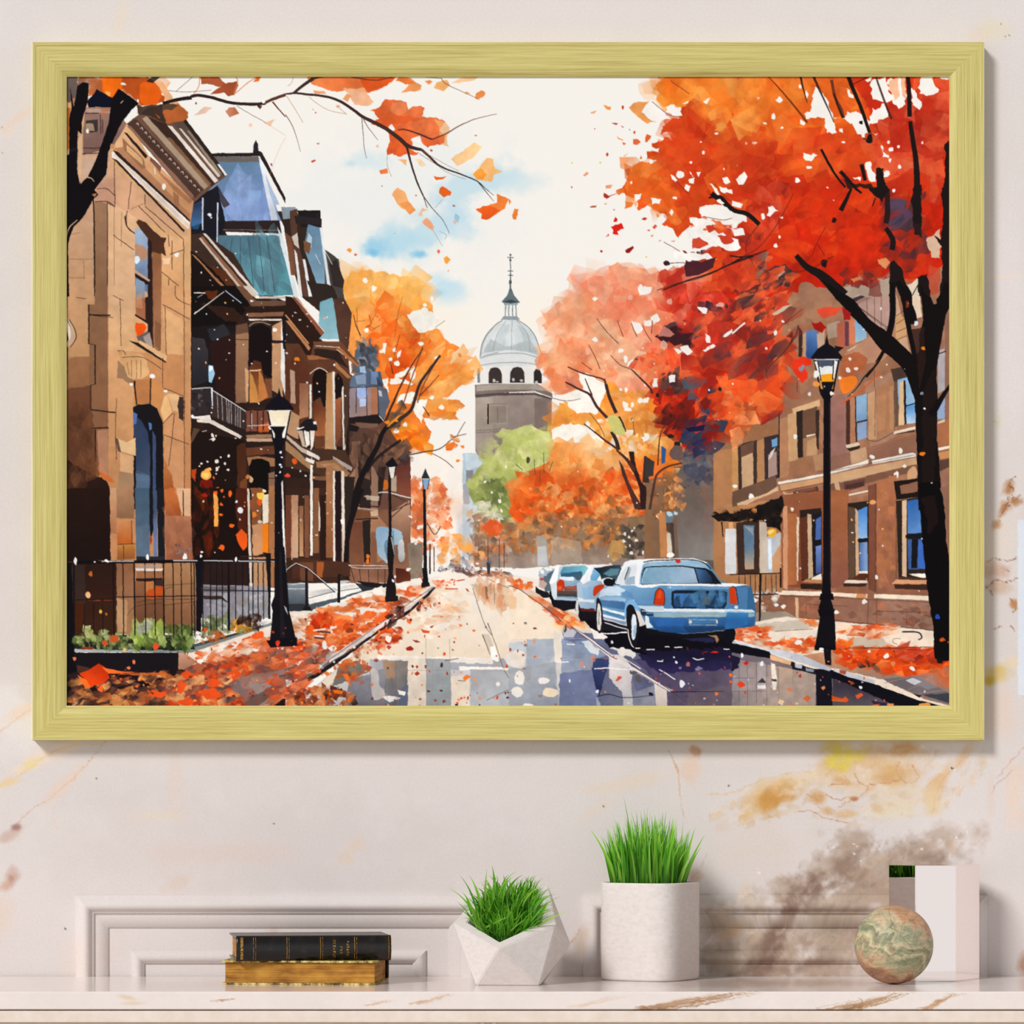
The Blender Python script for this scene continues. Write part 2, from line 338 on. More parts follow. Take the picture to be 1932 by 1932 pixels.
    for hp in ('1100 735 1145 722 1128 780 1088 780 1062 755 1040 745 1075 740', '1090 700 1115 708 1140 725 1130 745 1100 738', '1040 810 1062 800 1090 800 1120 810 1140 830 1130 855 1100 848 1070 835 1045 832', '1120 840 1150 845 1148 862 1122 858'):
        P('f8f2e8', hp, j=3, step=7, e=2)
    D('f8f3ea', '1204 617 9 1222 611 7 1236 603 8 1215 550 9 1208 547 7 1122 564 5 1171 661 5 1122 640 5 1180 680 6 1190 686 7 1216 712 6 1220 726 5 1236 722 6 1236 732 6 1265 714 8 1171 735 3 1180 735 4 1218 755 6 1206 755 5 1192 763 4 1178 763 6 1184 772 6 1222 748 5 1118 765 4 1108 800 5 1155 870 5 1240 905 5 1194 832 6 1218 825 7 1165 885 8 1168 887 6', jit=.35)
    F('1130 790 1250 830 1230 860 1150 850', 'f6b86a f09038 f8f0e0 f3a448', 60, 14)
    # lower orange mass
    P('ee8034', '985 905 1000 885 1030 872 1045 862 1080 850 1120 868 1170 860 1260 880 1260 1000 1180 980 1100 985 1000 1010 965 975 960 930', j=5, e=3, g=('d8521a', '1080 880 1090 960'), t=.14)
    F('1040 840 1160 850 1180 900 1100 920 1030 900', 'f6b06a f3a050 f8c088 ee8a3c', 90, 26, a=.75)
    F('970 900 1200 890 1250 930 1180 970 1000 990 960 960', 'e4581c ea6c26 d84a14 f08840 f5a860 c9481c', 190, 22, a=.8)
    F('1000 920 1200 920 1240 990 1000 1000', 'c64a1e e06a2c a8461f f0a060 8a5a34 d9793c e8a868', 160, 12, a=.9)
    # lower background between trees and cars
    P('8a6a4c', '895 1010 960 985 1000 985 1170 975 1330 965 1345 1070 1320 1075 1080 1062 990 1070 895 1068', e=2, t=.15, g=('9c8a80', '1000 980 1000 1070'))
    F('890 985 1180 960 1180 1030 960 1040 900 1050', 'b0642e c97a3c 8a5a38 7a5a44 d98a48 a8785a 9a6a4a e0a060 6a503e', 320, 12, a=.9)
    F('880 960 960 985 960 1060 895 1062', 'c06a3c 9a7460 e08a58 b8a090 8a6e62 d0a890', 80, 10)
    P('d9582a', '910 995 925 978 942 985 945 1000 925 1010', j=2, e=1.5); F('905 985 945 980 945 1010', 'd8501c e0683a', 14, 10)
    P('a39a90', '1012 1010 1030 1010 1036 1068 1014 1068', e=1); P('c2c6ca', '1014 1030 1030 1028 1034 1066 1014 1066', e=1, a=.8); P('b7a592', '1040 1010 1095 1020 1098 1060 1040 1062', e=2, a=.6)
    F('1170 990 1215 985 1215 1050 1175 1050', '4c4038 5c5046 6b5a4a 3c342e', 50, 11); D('e9e4dc', '1176 1020 4 1192 1000 2.5 1186 1012 3 1178 1006 3 1180 1030 2 1200 1018 3 1188 1028 2 1190 1042 3 1196 995 2 1212 1040 3', jit=.4)
    F('1150 1020 1175 1020 1172 1050 1155 1048', 'c99a5c b88a50', 12, 14)
    # dark grey-brown house behind the maple
    P('8a6446', '1215 905 1345 880 1345 1075 1215 1075', e=1, g=('5e5450', '1215 950 1345 950')); P('6d5f58', '1270 880 1345 870 1345 1055 1280 1055', e=1.5, g=('827c78', '1300 950 1300 1050'))
    F('1230 900 1280 880 1290 960 1235 980', 'b06a38 8f5e3c d98a4a 7c5236 e0a66c', 70, 13); P('484858', '1285 860 1345 842 1345 905 1315 915 1290 890', e=2); F('1285 860 1345 850 1345 910 1290 920', '4c4e5e 5c5a62 3a3c4c 6e625e', 40, 14)
    P('c08050', '1242 970 1262 970 1266 1050 1245 1050', e=.8); P('d7c9b4', '1257 1005 1266 1003 1270 1050 1258 1050'); P('6a7a86', '1254 965 1270 965 1268 985 1256 985'); D('b7d3dc', '1262 968 5 1274 967 4', jit=.3); P('3d3434', '1255 985 1270 985 1272 1050 1268 1050 1264 1005 1257 1000', a=.8)
    D('fdfaf2', '1265 1046 6')
    right_terrace(b); maple(b); left_houses(b); street(b); cars(b); front(b)
    # canvas weave
    H, W = b.A.shape[:2]; yy, xx = np.mgrid[0:H, 0:W].astype(np.float32)/b.S
    wv = np.sin((xx+yy)*2*np.pi/3.9)*.6+np.sin((xx-yy*.95)*2*np.pi/5.2)*.4
    b.A += (wv*.02)[..., None]
    return b.out(w, h)

def right_terrace(b):
    T, P, L, D, F, Wh, LL = b.T, b.P, b.L, b.D, b.F, b.Wh, b.LL
    T('P')
    # whole facade
    P('a9785a', '1345 560 1460 520 1560 440 1800 420 1800 1215 1560 1190 1345 1140', e=1, t=.1, g=('8e5c44', '1500 700 1560 1050'))
    F('1345 560 1790 480 1790 1130 1345 1100', 'b07c5a 9c6a4c a8765c 8f6048 bb8a68 946a5c', 260, 60, a=.35, ang=90, jc=.04)
    P('9c7468', '1560 760 1610 740 1610 900 1565 905', e=2, a=.8); P('a47c72', '1600 460 1690 450 1690 620 1650 640 1610 600', e=2, a=.9); P('b48a72', '1630 720 1685 700 1690 820 1640 850', e=2, a=.6)
    # distant bays at the left end
    P('b27c52', '1345 850 1385 845 1385 960 1345 965', e=1)
    T('B4')
    P('c09068', '0 1400 230 1340 400 1290 400 1660 280 1700 0 1900', e=1)
    P('9a6a48', '-130 1300 0 1230 220 1190 400 1180 410 1300 200 1350 0 1400', e=2)
    P('3e302c', '50 1370 215 1330 215 1720 60 1800'); P('c9a27c', '80 1430 180 1380 185 1720 85 1770', e=1); P('6a4a3a', '75 1380 190 1340 185 1440 80 1480')
    P('3a2e30', '275 1310 400 1280 400 1660 285 1700'); P('a98a80', '310 1460 385 1430 390 1630 315 1660'); P('6fa6d4', '340 1330 390 1310 390 1380 345 1395'); P('d8d2cc', '380 1390 340 1480 310 1510 330 1440')
    P('c48e58', '0 1400 50 1390 55 1800 0 1830'); P('b88458', '215 1340 275 1320 285 1700 215 1720'); L('2a2220', 6, '55 1400 60 1800', sm=0)
    P('6b4e3e', '0 1780 380 1640 390 1760 0 1920'); D('f3efe8', '165 1820 30 25 1730 18', jit=.3); P('d6b08a', '40 1880 300 1790 400 1730 400 1770 200 1850 60 1930')
    L('2a1d1a', 10, '408 1080 405 1660', 12, sm=0)
    P('b27e5c', '410 1150 480 1130 500 1640 415 1660', e=1); P('c99c70', '480 1110 560 1090 570 1500 490 1520', e=1)
    # first-floor window left of the lamp
    P('d8b084', '520 1060 760 980 760 1040 530 1110'); P('2c221f', '555 1090 615 1070 615 1480 570 1490'); P('6d4c3a', '610 1080 735 1040 735 1290 612 1320'); P('a87a58', '612 1320 735 1290 735 1460 615 1480'); P('3a2a24', '720 1080 755 1070 750 1420 730 1400')
    L('efe2cc', 16, '645 1300 720 1282', 10, sm=0); P('bf946c', '650 1340 730 1310 730 1460 640 1470', e=1)
    # window 2 (blue) right of lamp
    P('9a6c62', '850 960 980 930 985 1480 850 1500', e=1.5); P('4a2c26', '985 990 1020 980 1020 1370 985 1380'); P('b07a5a', '1020 975 1065 960 1070 1350 1022 1365'); P('2e2422', '1062 960 1080 955 1080 1350 1068 1350')
    P('8fb0cc', '1072 960 1170 930 1172 1160 1075 1180', g=('7d9fc4', '1120 950 1120 1150')); P('8fa4c6', '1080 1190 1170 1165 1172 1310 1085 1335'); L('1e1a1e', 11, '1078 1178 1172 1158', sm=0)
    P('d9c4ac', '980 1375 1090 1350 1110 1375 990 1405'); P('33241f', '985 1405 1110 1378 1100 1410 1040 1440')
    P('c99a72', '1170 940 1240 900 1250 1320 1180 1330', e=1); P('b07a58', '1250 880 1390 820 1395 1250 1260 1310', e=1.5); P('c08a60', '1250 960 1330 940 1330 1240 1260 1260', e=4, a=.6)
    LL('4a3028', 4, '1170 920 1165 1320;1240 890 1235 1300;1400 900 1405 1250;1230 880 1228 560', a=.8)
    # window 3 behind the tree
    P('4a3830', '1370 720 1480 700 1530 740 1500 800 1400 830'); P('6a5040', '1400 830 1480 810 1500 1180 1410 1220'); P('b8885f', '1360 870 1395 860 1395 1230 1362 1245')
    P('8fb6d8', '1430 810 1590 770 1600 1020 1440 1040'); P('5f9ad6', '1500 1040 1600 1020 1600 1180 1510 1195', g=('b4cce4', '1550 1050 1550 1180')); P('dfbc90', '1450 830 1485 820 1490 1200 1440 1205'); P('201a1c', '1483 820 1500 815 1508 1190 1490 1200'); L('1e1a1e', 9, '1500 1040 1600 1008', sm=0)
    P('e6d6c0', '1390 1260 1600 1210 1600 1235 1400 1280'); P('3a2a28', '1395 1285 1580 1245 1580 1262')
    # string course and cornice
    P('8e6250', '850 1480 1600 1280 1600 1480 850 1590', e=1, a=.7); P('c39a78', '1020 1430 1160 1390 1170 1500 1030 1540'); P('a06e50', '560 1500 790 1450 790 1590 480 1640', e=1)
    P('c9a07a', '700 1470 790 1440 790 1590 720 1600', e=1, a=.5); P('cf9a70', '410 1720 800 1630 800 1700 430 1770'); P('ece2d4', '395 1695 800 1620 800 1645 400 1720'); P('ece2d4', '850 1600 1180 1500 1180 1540 850 1625'); P('f1ece2', '1210 1510 1560 1440 1590 1450 1590 1475 1215 1540')
    P('cda27a', '850 1630 1600 1480 1600 1540 850 1710'); P('7c5442', '850 1720 1600 1550 1610 1600 860 1780', e=1)
    LL(INKC, 5, '850 1600 1580 1460;410 1780 800 1700;860 1715 1590 1545;395 1722 800 1645', sm=0, a=.7)
    # panels under cornice
    P('5c382c', '530 1780 740 1730 760 1800 540 1850'); P('7a4c3a', '540 1770 720 1735 720 1760 545 1800'); L('ecdfcf', 16, '450 1900 760 1840', 10, sm=0); L('cfae8c', 16, '440 1780 470 1800 530 1790', 8)
    P('63403a', '965 1700 1150 1665 1150 1730 970 1780'); P('4a2e28', '985 1725 1140 1690 1140 1730 985 1760'); L('c6a080', 18, '930 1690 1160 1640', 12, sm=0); L('eadccb', 16, '910 1830 1180 1770', 12, sm=0); P('cda684', '880 1690 920 1680 940 1780 900 1790')
    D('f4efe6', '1210 1480 20 1420 1635 26 1490 1560 18 548 1300 20 1455 1430 22 265 1130 14 180 1160 12 590 1330 0', jit=.3)
    P('d0a078', '1520 1600 1580 1560 1600 1640 1560 1680 1520 1670', sm=1)
    # ---- ground floor
    T('C4')
    P('94583c', '420 60 800 20 800 860 590 860 420 850', e=1, g=('8a4a30', '450 100 760 700')); P('a0603e', '850 20 1010 10 1000 820 860 870', e=1, g=('8a5444', '860 300 900 860'))
    P('7c4a38', '1180 -20 1250 -40 1250 900 1180 880', e=1); P('a86a48', '1250 -60 1420 -120 1420 700 1250 720', e=2, t=.12); F('1250 0 1420 0 1420 850 1250 860', 'b06c44 a0644a c07a4c 8a5444 98604e', 60, 60, ang=80, a=.5)
    P('cf9470', '440 160 480 150 480 880 440 860', e=1); P('e6d2ba', '560 250 580 250 572 800 558 800', e=1); P('b06a40', '480 220 560 220 560 830 480 840', e=1.5)
    # windows (C4)
    P('2c1f1c', '585 190 770 170 780 770 600 800', e=.6); P('5e3222', '585 260 650 240 655 780 600 790'); P('c8a888', '650 220 685 225 700 760 660 790'); P('1c1a22', '690 230 775 200 775 770 705 750')
    P('4a68a8', '725 270 770 240 770 480 720 470'); P('16141a', '700 450 775 440 775 500 700 490'); P('6a86c0', '722 500 772 490 772 730 726 740', g=('44588c', '745 500 745 740')); P('e8dccb', '690 770 775 735 775 790 680 790'); P('b67e54', '610 810 640 785 775 790 775 820'); P('2c1c18', '590 825 775 825 775 880 595 870')
    P('2a201c', '1000 130 1180 110 1180 770 1005 790', e=.6); P('5c4434', '1005 160 1065 170 1065 790 1005 780'); P('c9a684', '1065 170 1090 200 1100 740 1070 780'); P('4a86cc', '1090 190 1168 160 1170 440 1095 430', g=('8cb8e4', '1130 200 1130 430')); P('1c1818', '1085 440 1175 430 1175 470 1090 465'); P('4c6aa4', '1100 470 1170 465 1175 720 1105 730', g=('7d9ac8', '1100 600 1150 600')); P('f0e8dc', '1100 715 1175 715 1175 735 1100 735'); P('5a2e20', '1030 790 1100 735 1180 735 1180 800')
    P('e9dccb', '965 820 985 795 1170 797 1170 820'); P('3a2620', '960 825 1170 825 1150 850 965 850')
    P('2c221c', '1420 110 1650 70 1680 790 1440 780', e=.6); P('1c1614', '1400 -60 1660 -90 1660 70 1420 100', e=1); P('8a5e48', '1450 -20 1610 -60 1610 30 1460 50', e=1); P('d7b494', '1470 110 1510 100 1510 770 1470 760'); P('2a5ea8', '1515 110 1650 90 1650 390 1520 390', g=('5a88c4', '1520 100 1650 350')); P('16161e', '1500 400 1680 380 1680 440 1500 430')
    P('3c5c98', '1520 440 1680 440 1690 700 1525 700', e=1); P('14141c', '1555 440 1610 440 1600 690 1550 690'); P('3c68bc', '1610 450 1690 500 1690 700 1610 690', e=1.5); P('4a3026', '1440 770 1700 770 1700 800 1440 800'); P('f3ece0', '1530 740 1690 735 1700 770 1650 775 1560 755'); P('d39a70', '1380 825 1420 790 1690 793 1700 828'); P('3c241c', '1400 830 1700 832 1700 880 1410 870')
    # base course
    P('8a5a44', '380 925 1740 960 1760 1230 1500 1200 860 1140 560 1120 400 1050', e=1, t=.12, g=('97705e', '600 1000 1500 1180'))
    P('eeddc9', '375 900 410 882 780 895 780 930 400 918'); P('efd9c2', '860 900 1170 915 1170 950 860 932'); P('f0dfc8', '1230 912 1700 930 1700 970 1230 948'); P('d98a56', '1080 912 1160 915 1160 948 1070 945')
    F('640 960 1720 1000 1720 1190 870 1140 600 1100', 'a05c3c 7a4c3c 9a6c5c b8704c 6a443a 87604e', 60, 60, ang=0, asp=2, a=.7, k=4); LL(INKC, 4, '400 930 780 940 1170 960 1720 985;560 1120 860 1140 1200 1170 1740 1225;1250 1060 1740 1075;640 1000 780 1010 1000 1020;640 1000 640 1090;1180 -40 1185 880;1240 -40 1240 880;1420 100 1420 780;1180 960 1170 1170;1250 960 1250 1190;1510 1070 1510 1190', a=.7, sm=0)
    P('d4ac88', '545 940 575 945 575 1120 550 1115', e=1); D('f0e6da', '1145 980 22 905 1072 20 445 1022 20 520 180 16 1250 768 16', jit=.35); D('e8a060', '1220 122 24', jit=.2)
    # entrance with dark canopy at the left
    T('C4')
    P('a9764e', '-160 180 430 100 430 900 -160 900', e=1); P('d9a070', '-30 230 0 230 40 700 -30 700'); P('3e2a24', '35 300 235 270 235 740 50 740'); P('5f7c94', '100 320 190 320 190 700 110 700', g=('bfa080', '150 500 160 700')); P('b0b0b0', '110 330 170 390 185 420 180 340', a=.6)
    P('c9b9a6', '235 290 300 300 300 740 240 740'); P('d9d9da', '-60 350 35 350 35 740 -60 740'); P('b8bcc2', '300 420 420 380 420 740 300 740', e=1); P('dce6f0', '310 440 340 440 345 700 315 700'); P('c9946c', '345 600 420 480 420 740 350 740')
    P('1b1513', '-180 240 60 200 290 130 430 60 430 380 300 330 290 280 200 270 0 290 -120 290', j=4, e=1.5); F('-160 220 200 170 430 110 430 350 300 320 280 280 0 280', '140f0e 2a1d18 0e0c0c', 40, 40)
    P('c0855a', '60 160 240 110 330 110 200 150 80 180'); L('1a1412', 12, '-90 290 -80 420', 8); F('120 180 200 170 180 240', 'd98a4a', 3, 26)
    P('f4b02c', '300 380 330 350 375 355 380 390 350 425 320 415', sm=1); P('fbe08a', '310 370 360 360 350 385 320 400', sm=1)
    F('-60 900 400 880 420 1060 -20 1060', 'b8aca0 d8d0c8 8a7a6c 6a5a50 9c8c80', 70, 34); D('e9e6e0', '20 1020 26 120 1000 20 200 970 24 380 1010 20 445 1022 18 60 1080 20', jit=.3)
    P('9a8a7a', '60 1080 460 1060 560 1120 300 1190 100 1200 0 1200', e=1.5, t=.1); LL('1e1614', 9, '-20 745 420 735;-120 925 400 915', sm=0); L('1a1413', 22, '245 740 238 1160', 14, sm=0); L('1a1413', 14, '420 690 420 860', sm=0)
    LL('2a1f1c', 6, '60 750 60 920;110 750 115 920;160 750 160 920;200 750 200 920;290 750 290 900;340 750 345 900;380 750 382 890', sm=0)
    # upper right storeys behind the crown
    T('B4')
    P('2e4f8a', '640 390 735 380 735 600 660 640 640 600', g=('5c86c0', '650 600 720 400')); P('3c2a26', '575 350 610 400 605 620 575 610'); P('c49a78', '610 420 640 400 640 610 615 610'); P('c8a890', '735 420 800 380 800 560 740 560', e=1)
    P('b49a86', '820 330 930 300 930 440 830 460', e=2); P('b8624a', '905 330 975 300 975 560 910 540', e=1.5); P('6a3a4c', '975 310 1010 310 1010 520 975 520', e=1); P('d47a54', '1010 290 1060 290 1060 500 1015 500'); P('9ab8cc', '1060 270 1160 320 1165 460 1065 490', e=1, g=('7aa4cc', '1100 460 1100 300'))
    P('dcc4a8', '990 560 1150 470 1155 495 1000 565'); P('b8876c', '1180 440 1300 400 1370 560 1290 650 1000 700 960 600', e=2); P('b0603c', '960 600 1100 570 1170 620 1150 720 1000 800 930 780', e=3, t=.1)
    P('b89488', '1060 170 1360 40 1370 330 1300 380 1180 330', e=1); LL('5c3c38', 5, '1080 170 1350 360;1230 60 1235 350;1165 100 1170 320;1290 50 1290 350', a=.8, sm=0)
    P('d0b498', '1000 60 1150 10 1160 60 1040 110', e=1); P('3c3440', '1040 110 1160 70 1160 90 1060 140'); P('c8a084', '1420 60 1500 400 1560 680 1480 650 1420 400', e=1); P('e9d2b6', '1560 0 1620 0 1640 270 1590 280 1560 160', e=1); P('c99a6c', '1410 250 1500 280 1510 420 1420 500', e=1); LL(INKC, 4, '1420 260 1480 220;1420 330 1500 280;1420 400 1510 360;1420 470 1510 430')
    P('8f6654', '1840 240 1900 230 1900 1200 1840 1190', e=1); P('b0a8ac', '1780 560 1840 540 1840 900 1780 930'); P('8fa4c4', '1770 1000 1840 940 1840 1150 1775 1150'); P('d9c2a8', '1770 1180 1840 1150 1845 1175 1775 1190'); P('a86a48', '1770 1220 1900 1130 1900 1370 1790 1390', e=1.5); P('f0e6d6', '1780 1400 1900 1375 1900 1400 1790 1425'); P('c68c5c', '1785 1440 1900 1420 1900 1480 1790 1500'); P('5c4034', '1780 1510 1900 1490 1900 1600 1790 1600')
    P('9a6e5a', '1800 1600 1900 1560 1910 2300 1850 2300', e=1)
INKC = '3a2620'
def maple(b):
    T, P, L, D, F, Wh, LL = b.T, b.P, b.L, b.D, b.F, b.Wh, b.LL
    # ---- dark shadow masses under the crown
    T('P')
    P('4a3038', '1250 615 1300 600 1420 560 1420 700 1330 720 1240 690', e=3, j=4, a=.9); P('3c3d60', '1310 625 1390 600 1395 650 1320 650', e=3, j=3); P('3f1c22', '1235 635 1280 612 1330 640 1320 668 1270 655', e=3, j=3)
    # rear crown, pinkish red
    P('e05a40', '1240 515 1320 500 1440 510 1440 600 1330 625 1280 610 1250 560', e=4, j=5, g=('cf2e1c', '1240 540 1420 600'))
    F('1230 520 1420 510 1430 620 1330 640 1260 590', 'e8604a e24a34 d43420 c62a1a ee7a60 a8281e', 150, 26, a=.7)
    F('1300 590 1440 540 1440 680 1320 690', 'c02818 3a2838 8a2420 d43a20 2a3050 a82c20 e05030', 110, 20)
    # lower red masses
    P('cc3018', '1228 735 1255 715 1240 700 1210 690 1230 665 1300 665 1440 640 1480 700 1475 740 1450 780 1400 800 1345 815 1345 850 1325 845 1300 840 1270 815 1250 790 1232 760', e=4, j=7, g=('d93a1c', '1230 700 1400 760'), t=.16)
    F('1205 660 1330 660 1380 700 1220 720', 'e8502c ef6a3a dc3c1e f08858', 70, 26, a=.8, jc=.05); F('1230 720 1340 740 1320 850 1260 810', 'c8280f a81c10 8a1810 d83a1a 5e1a18', 100, 26, a=.8)
    F('1300 680 1480 640 1490 720 1440 790 1330 800', 'dc3a18 ef5a28 c42a14 e86030 9a2018 f07a40 b8301c', 170, 30, a=.85)
    F('1380 705 1470 700 1460 770 1390 770', 'f0602a ef4f1e f47a3c e8481c', 50, 34, a=.85); F('1345 740 1420 760 1400 830 1345 820', 'e8501e ef6c34 d83c18 b4502c f09058', 60, 22)
    F('1310 600 1480 560 1500 640 1450 720 1330 680', 'a82418 c43020 6a2420 e05a34 8a2c28 b8402c 4a3034', 110, 26, ang=-35, asp=2, a=.9)
    D('f0eae4', '1274 718 0 1352 590 0', n=6)
    for q in ('1233 713 1241 713 1240 730 1230 730', '1262 710 1273 706 1272 722 1262 722'): P('f4efe8', q, j=1.5, step=4)
    F('1245 705 1300 700 1290 740 1250 735', '5a3a34 4a2a2c 7a4a40 3a2c34', 30, 20)
    F('1300 720 1345 720 1345 790 1310 780', '3c4c72 4a5a6a 2c3454', 9, 18); F('1290 790 1345 800 1345 850 1300 850', '2a3050 3c3c50 8a1a14 c82c14', 26, 22, ang=-20, asp=2)
    D('7a1f16', '1260 740 10 1290 770 12 1330 760 12', jit=.4); F('1250 770 1290 770 1290 810 1255 800', '5a1c18 7a2018 4a1c1c', 14, 20)
    # ---- main crown
    T('A3')
    P('f5963e', '1190 20 1932 20 1932 700 1500 520 1490 300 1430 280 1330 290 1275 230 1265 105 1330 60', j=9, step=60, e=4, g=('f28222', '1300 60 1800 300'), t=.12)
    P('f3a058', '1035 300 1120 250 1220 240 1150 330 1200 390 1290 420 1200 445 1130 400', j=4, step=40, e=2); P('f8d8bc', '1120 100 1260 60 1270 240 1180 230 1130 180', e=3, a=.8)
    P('e2571c', '1490 300 1600 240 1800 230 1932 300 1932 1180 1700 1140 1650 1180 1700 1230 1640 1270 1540 1340 1460 1420 1410 1350 1320 1300 1370 1250 1340 1220 1250 1190 1220 1130 1120 1190 1115 1110 1150 1050 1120 1040 1060 1095 1000 1040 930 1030 1000 960 1040 870 1100 790 1280 760 1190 740 1190 680 1300 680 1235 640 1240 600 1420 590 1450 540 1310 530 1330 470 1400 400 1480 380', j=9, step=60, e=4, g=('c22c12', '1100 1000 1932 700'), t=.14)
    P('f0762a', '1100 790 1300 780 1420 880 1380 1100 1200 1060 1060 1095 1000 1000 1040 870', j=6, step=50, e=4, g=('e4581c', '1080 900 1400 1000'))
    F('1270 40 1932 20 1932 300 1600 260 1300 260', 'f59a40 f28a2c ef7420 f7a856 e8621a', 60, 190, a=.6, jc=.03)
    F('1480 300 1932 300 1932 1150 1450 1200 1300 800', 'e0541c d8441a cc3212 ea6422 b82a12 dc5020', 130, 170, a=.55, jc=.04)
    F('1050 800 1350 780 1500 1300 1250 1150 1050 1050', 'ef7426 ea6420 f28a40 dd5016', 60, 130, a=.6, jc=.03)
    P('dd4a2c', '1700 1390 1800 1340 1932 1330 1932 1800 1700 1700 1560 1640 1640 1560 1850 1530 1870 1480 1740 1460', j=7, step=50, e=3); F('1560 1560 1932 1540 1932 1650 1600 1700', '4a1c20 6a2020 3a1820 8a2820', 24, 80)
    P('4a2430', '1520 1660 1640 1620 1750 1580 1740 1660 1640 1730 1530 1740', e=2, j=4, step=40); D('3a222c', '1365 1645 26', jit=.2); LL('3a222c', 6, '1380 1645 1500 1640 1560 1660'); D('7a2420', '1505 1550 30 1590 1560 22', jit=.4)
    P('e89070', '1500 1740 1800 1640 1932 1620 1932 1760 1700 1800 1500 1820', e=3, a=.6); LL('6a3828', 7, '1932 1630 1790 1720 1600 1790 1450 1820 1280 1880'); LL('3a221c', 12, '1932 1625 1800 1710')
    T('A4')
    P('cf3414', '-60 200 300 20 1900 20 1900 1500 1840 1660 1700 1760 1520 1790 1370 1720 1240 1760 1100 1740 960 1840 840 1860 640 1800 560 1900 300 1932 -60 1932 -60 1600 0 1400', j=7, e=3, g=('c8240e', '600 300 900 1400'), t=.12)
    P('ef7a28', '-20 20 1000 20 1180 330 1180 560 900 640 400 560 100 350 -30 300', j=5, step=60, e=4, g=('e05018', '300 100 600 620'), t=.1)
    P('ee6420', '300 500 1250 620 1300 760 900 900 500 900 100 600', j=6, step=60, e=4, a=.8); P('e2643c', '1200 600 1560 780 1580 1080 1380 1080 1200 900', e=5, a=.7); P('e4583a', '1600 200 1900 150 1900 600 1620 330', e=4, g=('c42814', '1750 200 1850 600'))
    P('a82418', '1580 450 1880 440 1880 640 1760 740 1620 740', e=5, a=.85, sm=1); P('df5a34', '1610 760 1820 700 1850 1000 1640 1010', e=4, a=.85)
    F('0 60 1000 60 1150 500 700 560 0 560', 'f07e2a ea6a20 e4561a f28e3c dd4e16', 90, 170, a=.5, ang=35, jc=.03)
    F('0 600 1200 560 1300 1000 900 1300 0 1000', 'd8401a e85420 c62e12 ee6422 b42810 e04a1c f07030', 180, 180, a=.55, ang=-30, jc=.04)
    F('1200 200 1880 200 1880 1100 1250 1100', 'd23a1e c22a14 e05030 aa2216 e46a44', 110, 170, a=.5, jc=.03)
    F('100 1000 1600 900 1700 1800 900 1700 300 1600', 'cc2a0e da380f b8220e e24a1a a01e10 d42e10', 220, 180, a=.55, ang=-35, jc=.04)
    F('1300 1050 1650 1050 1700 1750 1300 1700', '7a2020 a82814 5a2428 c83014 3c2c3a 942418', 70, 110, a=.75, ang=-35)
    F('0 1000 500 1000 300 1500 0 1500', 'b82a14 d8442a 942018 e0583a c83820', 60, 110, a=.7)
    # white gaps
    W = 'f8f4ee'
    for q in ('690 200 720 120 770 170 820 230 850 330 890 440 900 520 820 520 800 390 740 380 670 390', '880 400 960 395 1000 335 1100 350 1190 420 1150 560 1080 530 1040 440 960 390 890 385', '1200 80 1330 25 1340 100 1390 230 1340 260 1220 230', '1180 440 1210 300 1240 320 1330 260 1350 380 1200 440', '1620 60 1640 20 1740 30 1780 170 1720 190 1620 180', '1800 20 1895 20 1895 50 1800 50', '1340 60 1500 40 1500 270 1440 310 1400 270', '1550 130 1600 180 1640 290 1620 320 1560 280', '1160 770 1200 765 1240 910 1240 945 1180 930', '30 920 110 850 135 900 100 965 60 970', '610 690 650 700 740 710 700 750 640 760', '1290 620 1310 680 1360 710 1360 730 1300 730', '310 1160 350 1150 400 1190 330 1245 300 1230', '0 1100 90 1130 70 1165 0 1150', '0 1270 60 1290 40 1350 0 1350', '1040 900 1120 900 1110 940 1060 920', '1310 860 1360 850 1350 900 1310 900', '590 400 640 430 620 455 590 440', '980 130 1020 150 1050 220 1010 210', '640 150 665 190 650 220 630 190', '625 350 680 340 670 400 640 400', '1150 60 1210 30 1200 70 1170 80', '0 1190 30 1180 20 1240 0 1240', '930 480 960 480 960 520 930 510', '1200 510 1265 520 1240 540'):
        P(W, q, j=3, step=25, e=1.5, t=.02)
    P('f29a60', '1350 70 1440 30 1450 200 1410 240 1370 150', e=3, a=.6); P('f4a878', '1460 30 1500 30 1500 230 1470 200', e=2, a=.8); P('e4562c', '1560 60 1640 20 1600 150 1560 150', e=2)
    D(W, '225 222 14 405 235 26 355 380 22 285 437 14 432 473 11 590 115 16 120 610 12 195 605 16 660 820 20 565 930 24 45 800 8 265 1240 22 430 1250 14 55 1400 26 40 1455 16 378 1492 18 408 1420 11 825 990 8 880 1100 5 1400 1017 14 1350 598 14 1375 660 20 1440 640 14 1365 755 18 1450 812 18 1645 605 10 130 1222 14 1860 1325 10 965 600 12', jit=.35)
    # houses seen through the bottom of the crown
    P('8a6a58', '100 1650 260 1560 330 1540 300 1640 260 1900 100 1900', e=2, j=5, step=40); P('3c3038', '270 1700 460 1650 560 1720 430 1830 280 1880', e=2, j=4, step=40); P('c8a890', '440 1700 460 1720 290 1860 280 1840'); P('a89078', '110 1700 160 1690 200 1850 120 1860', e=2, a=.8)
    F('0 1600 330 1580 560 1750 460 1932 0 1932', 'd85028 e4683a b83820 6a3030 c8482a 3a2c34', 60, 60, ang=-35, asp=2, a=.9)
    P('b09a88', '930 1860 1150 1760 1360 1770 1360 1932 950 1932', e=3, j=5, step=50); P('7a3a34', '1180 1760 1250 1740 1300 1932 1180 1932', e=3, a=.7); F('950 1720 1360 1720 1340 1800 980 1850', 'b83018 8a2820 6a2c28 d04424', 30, 60)
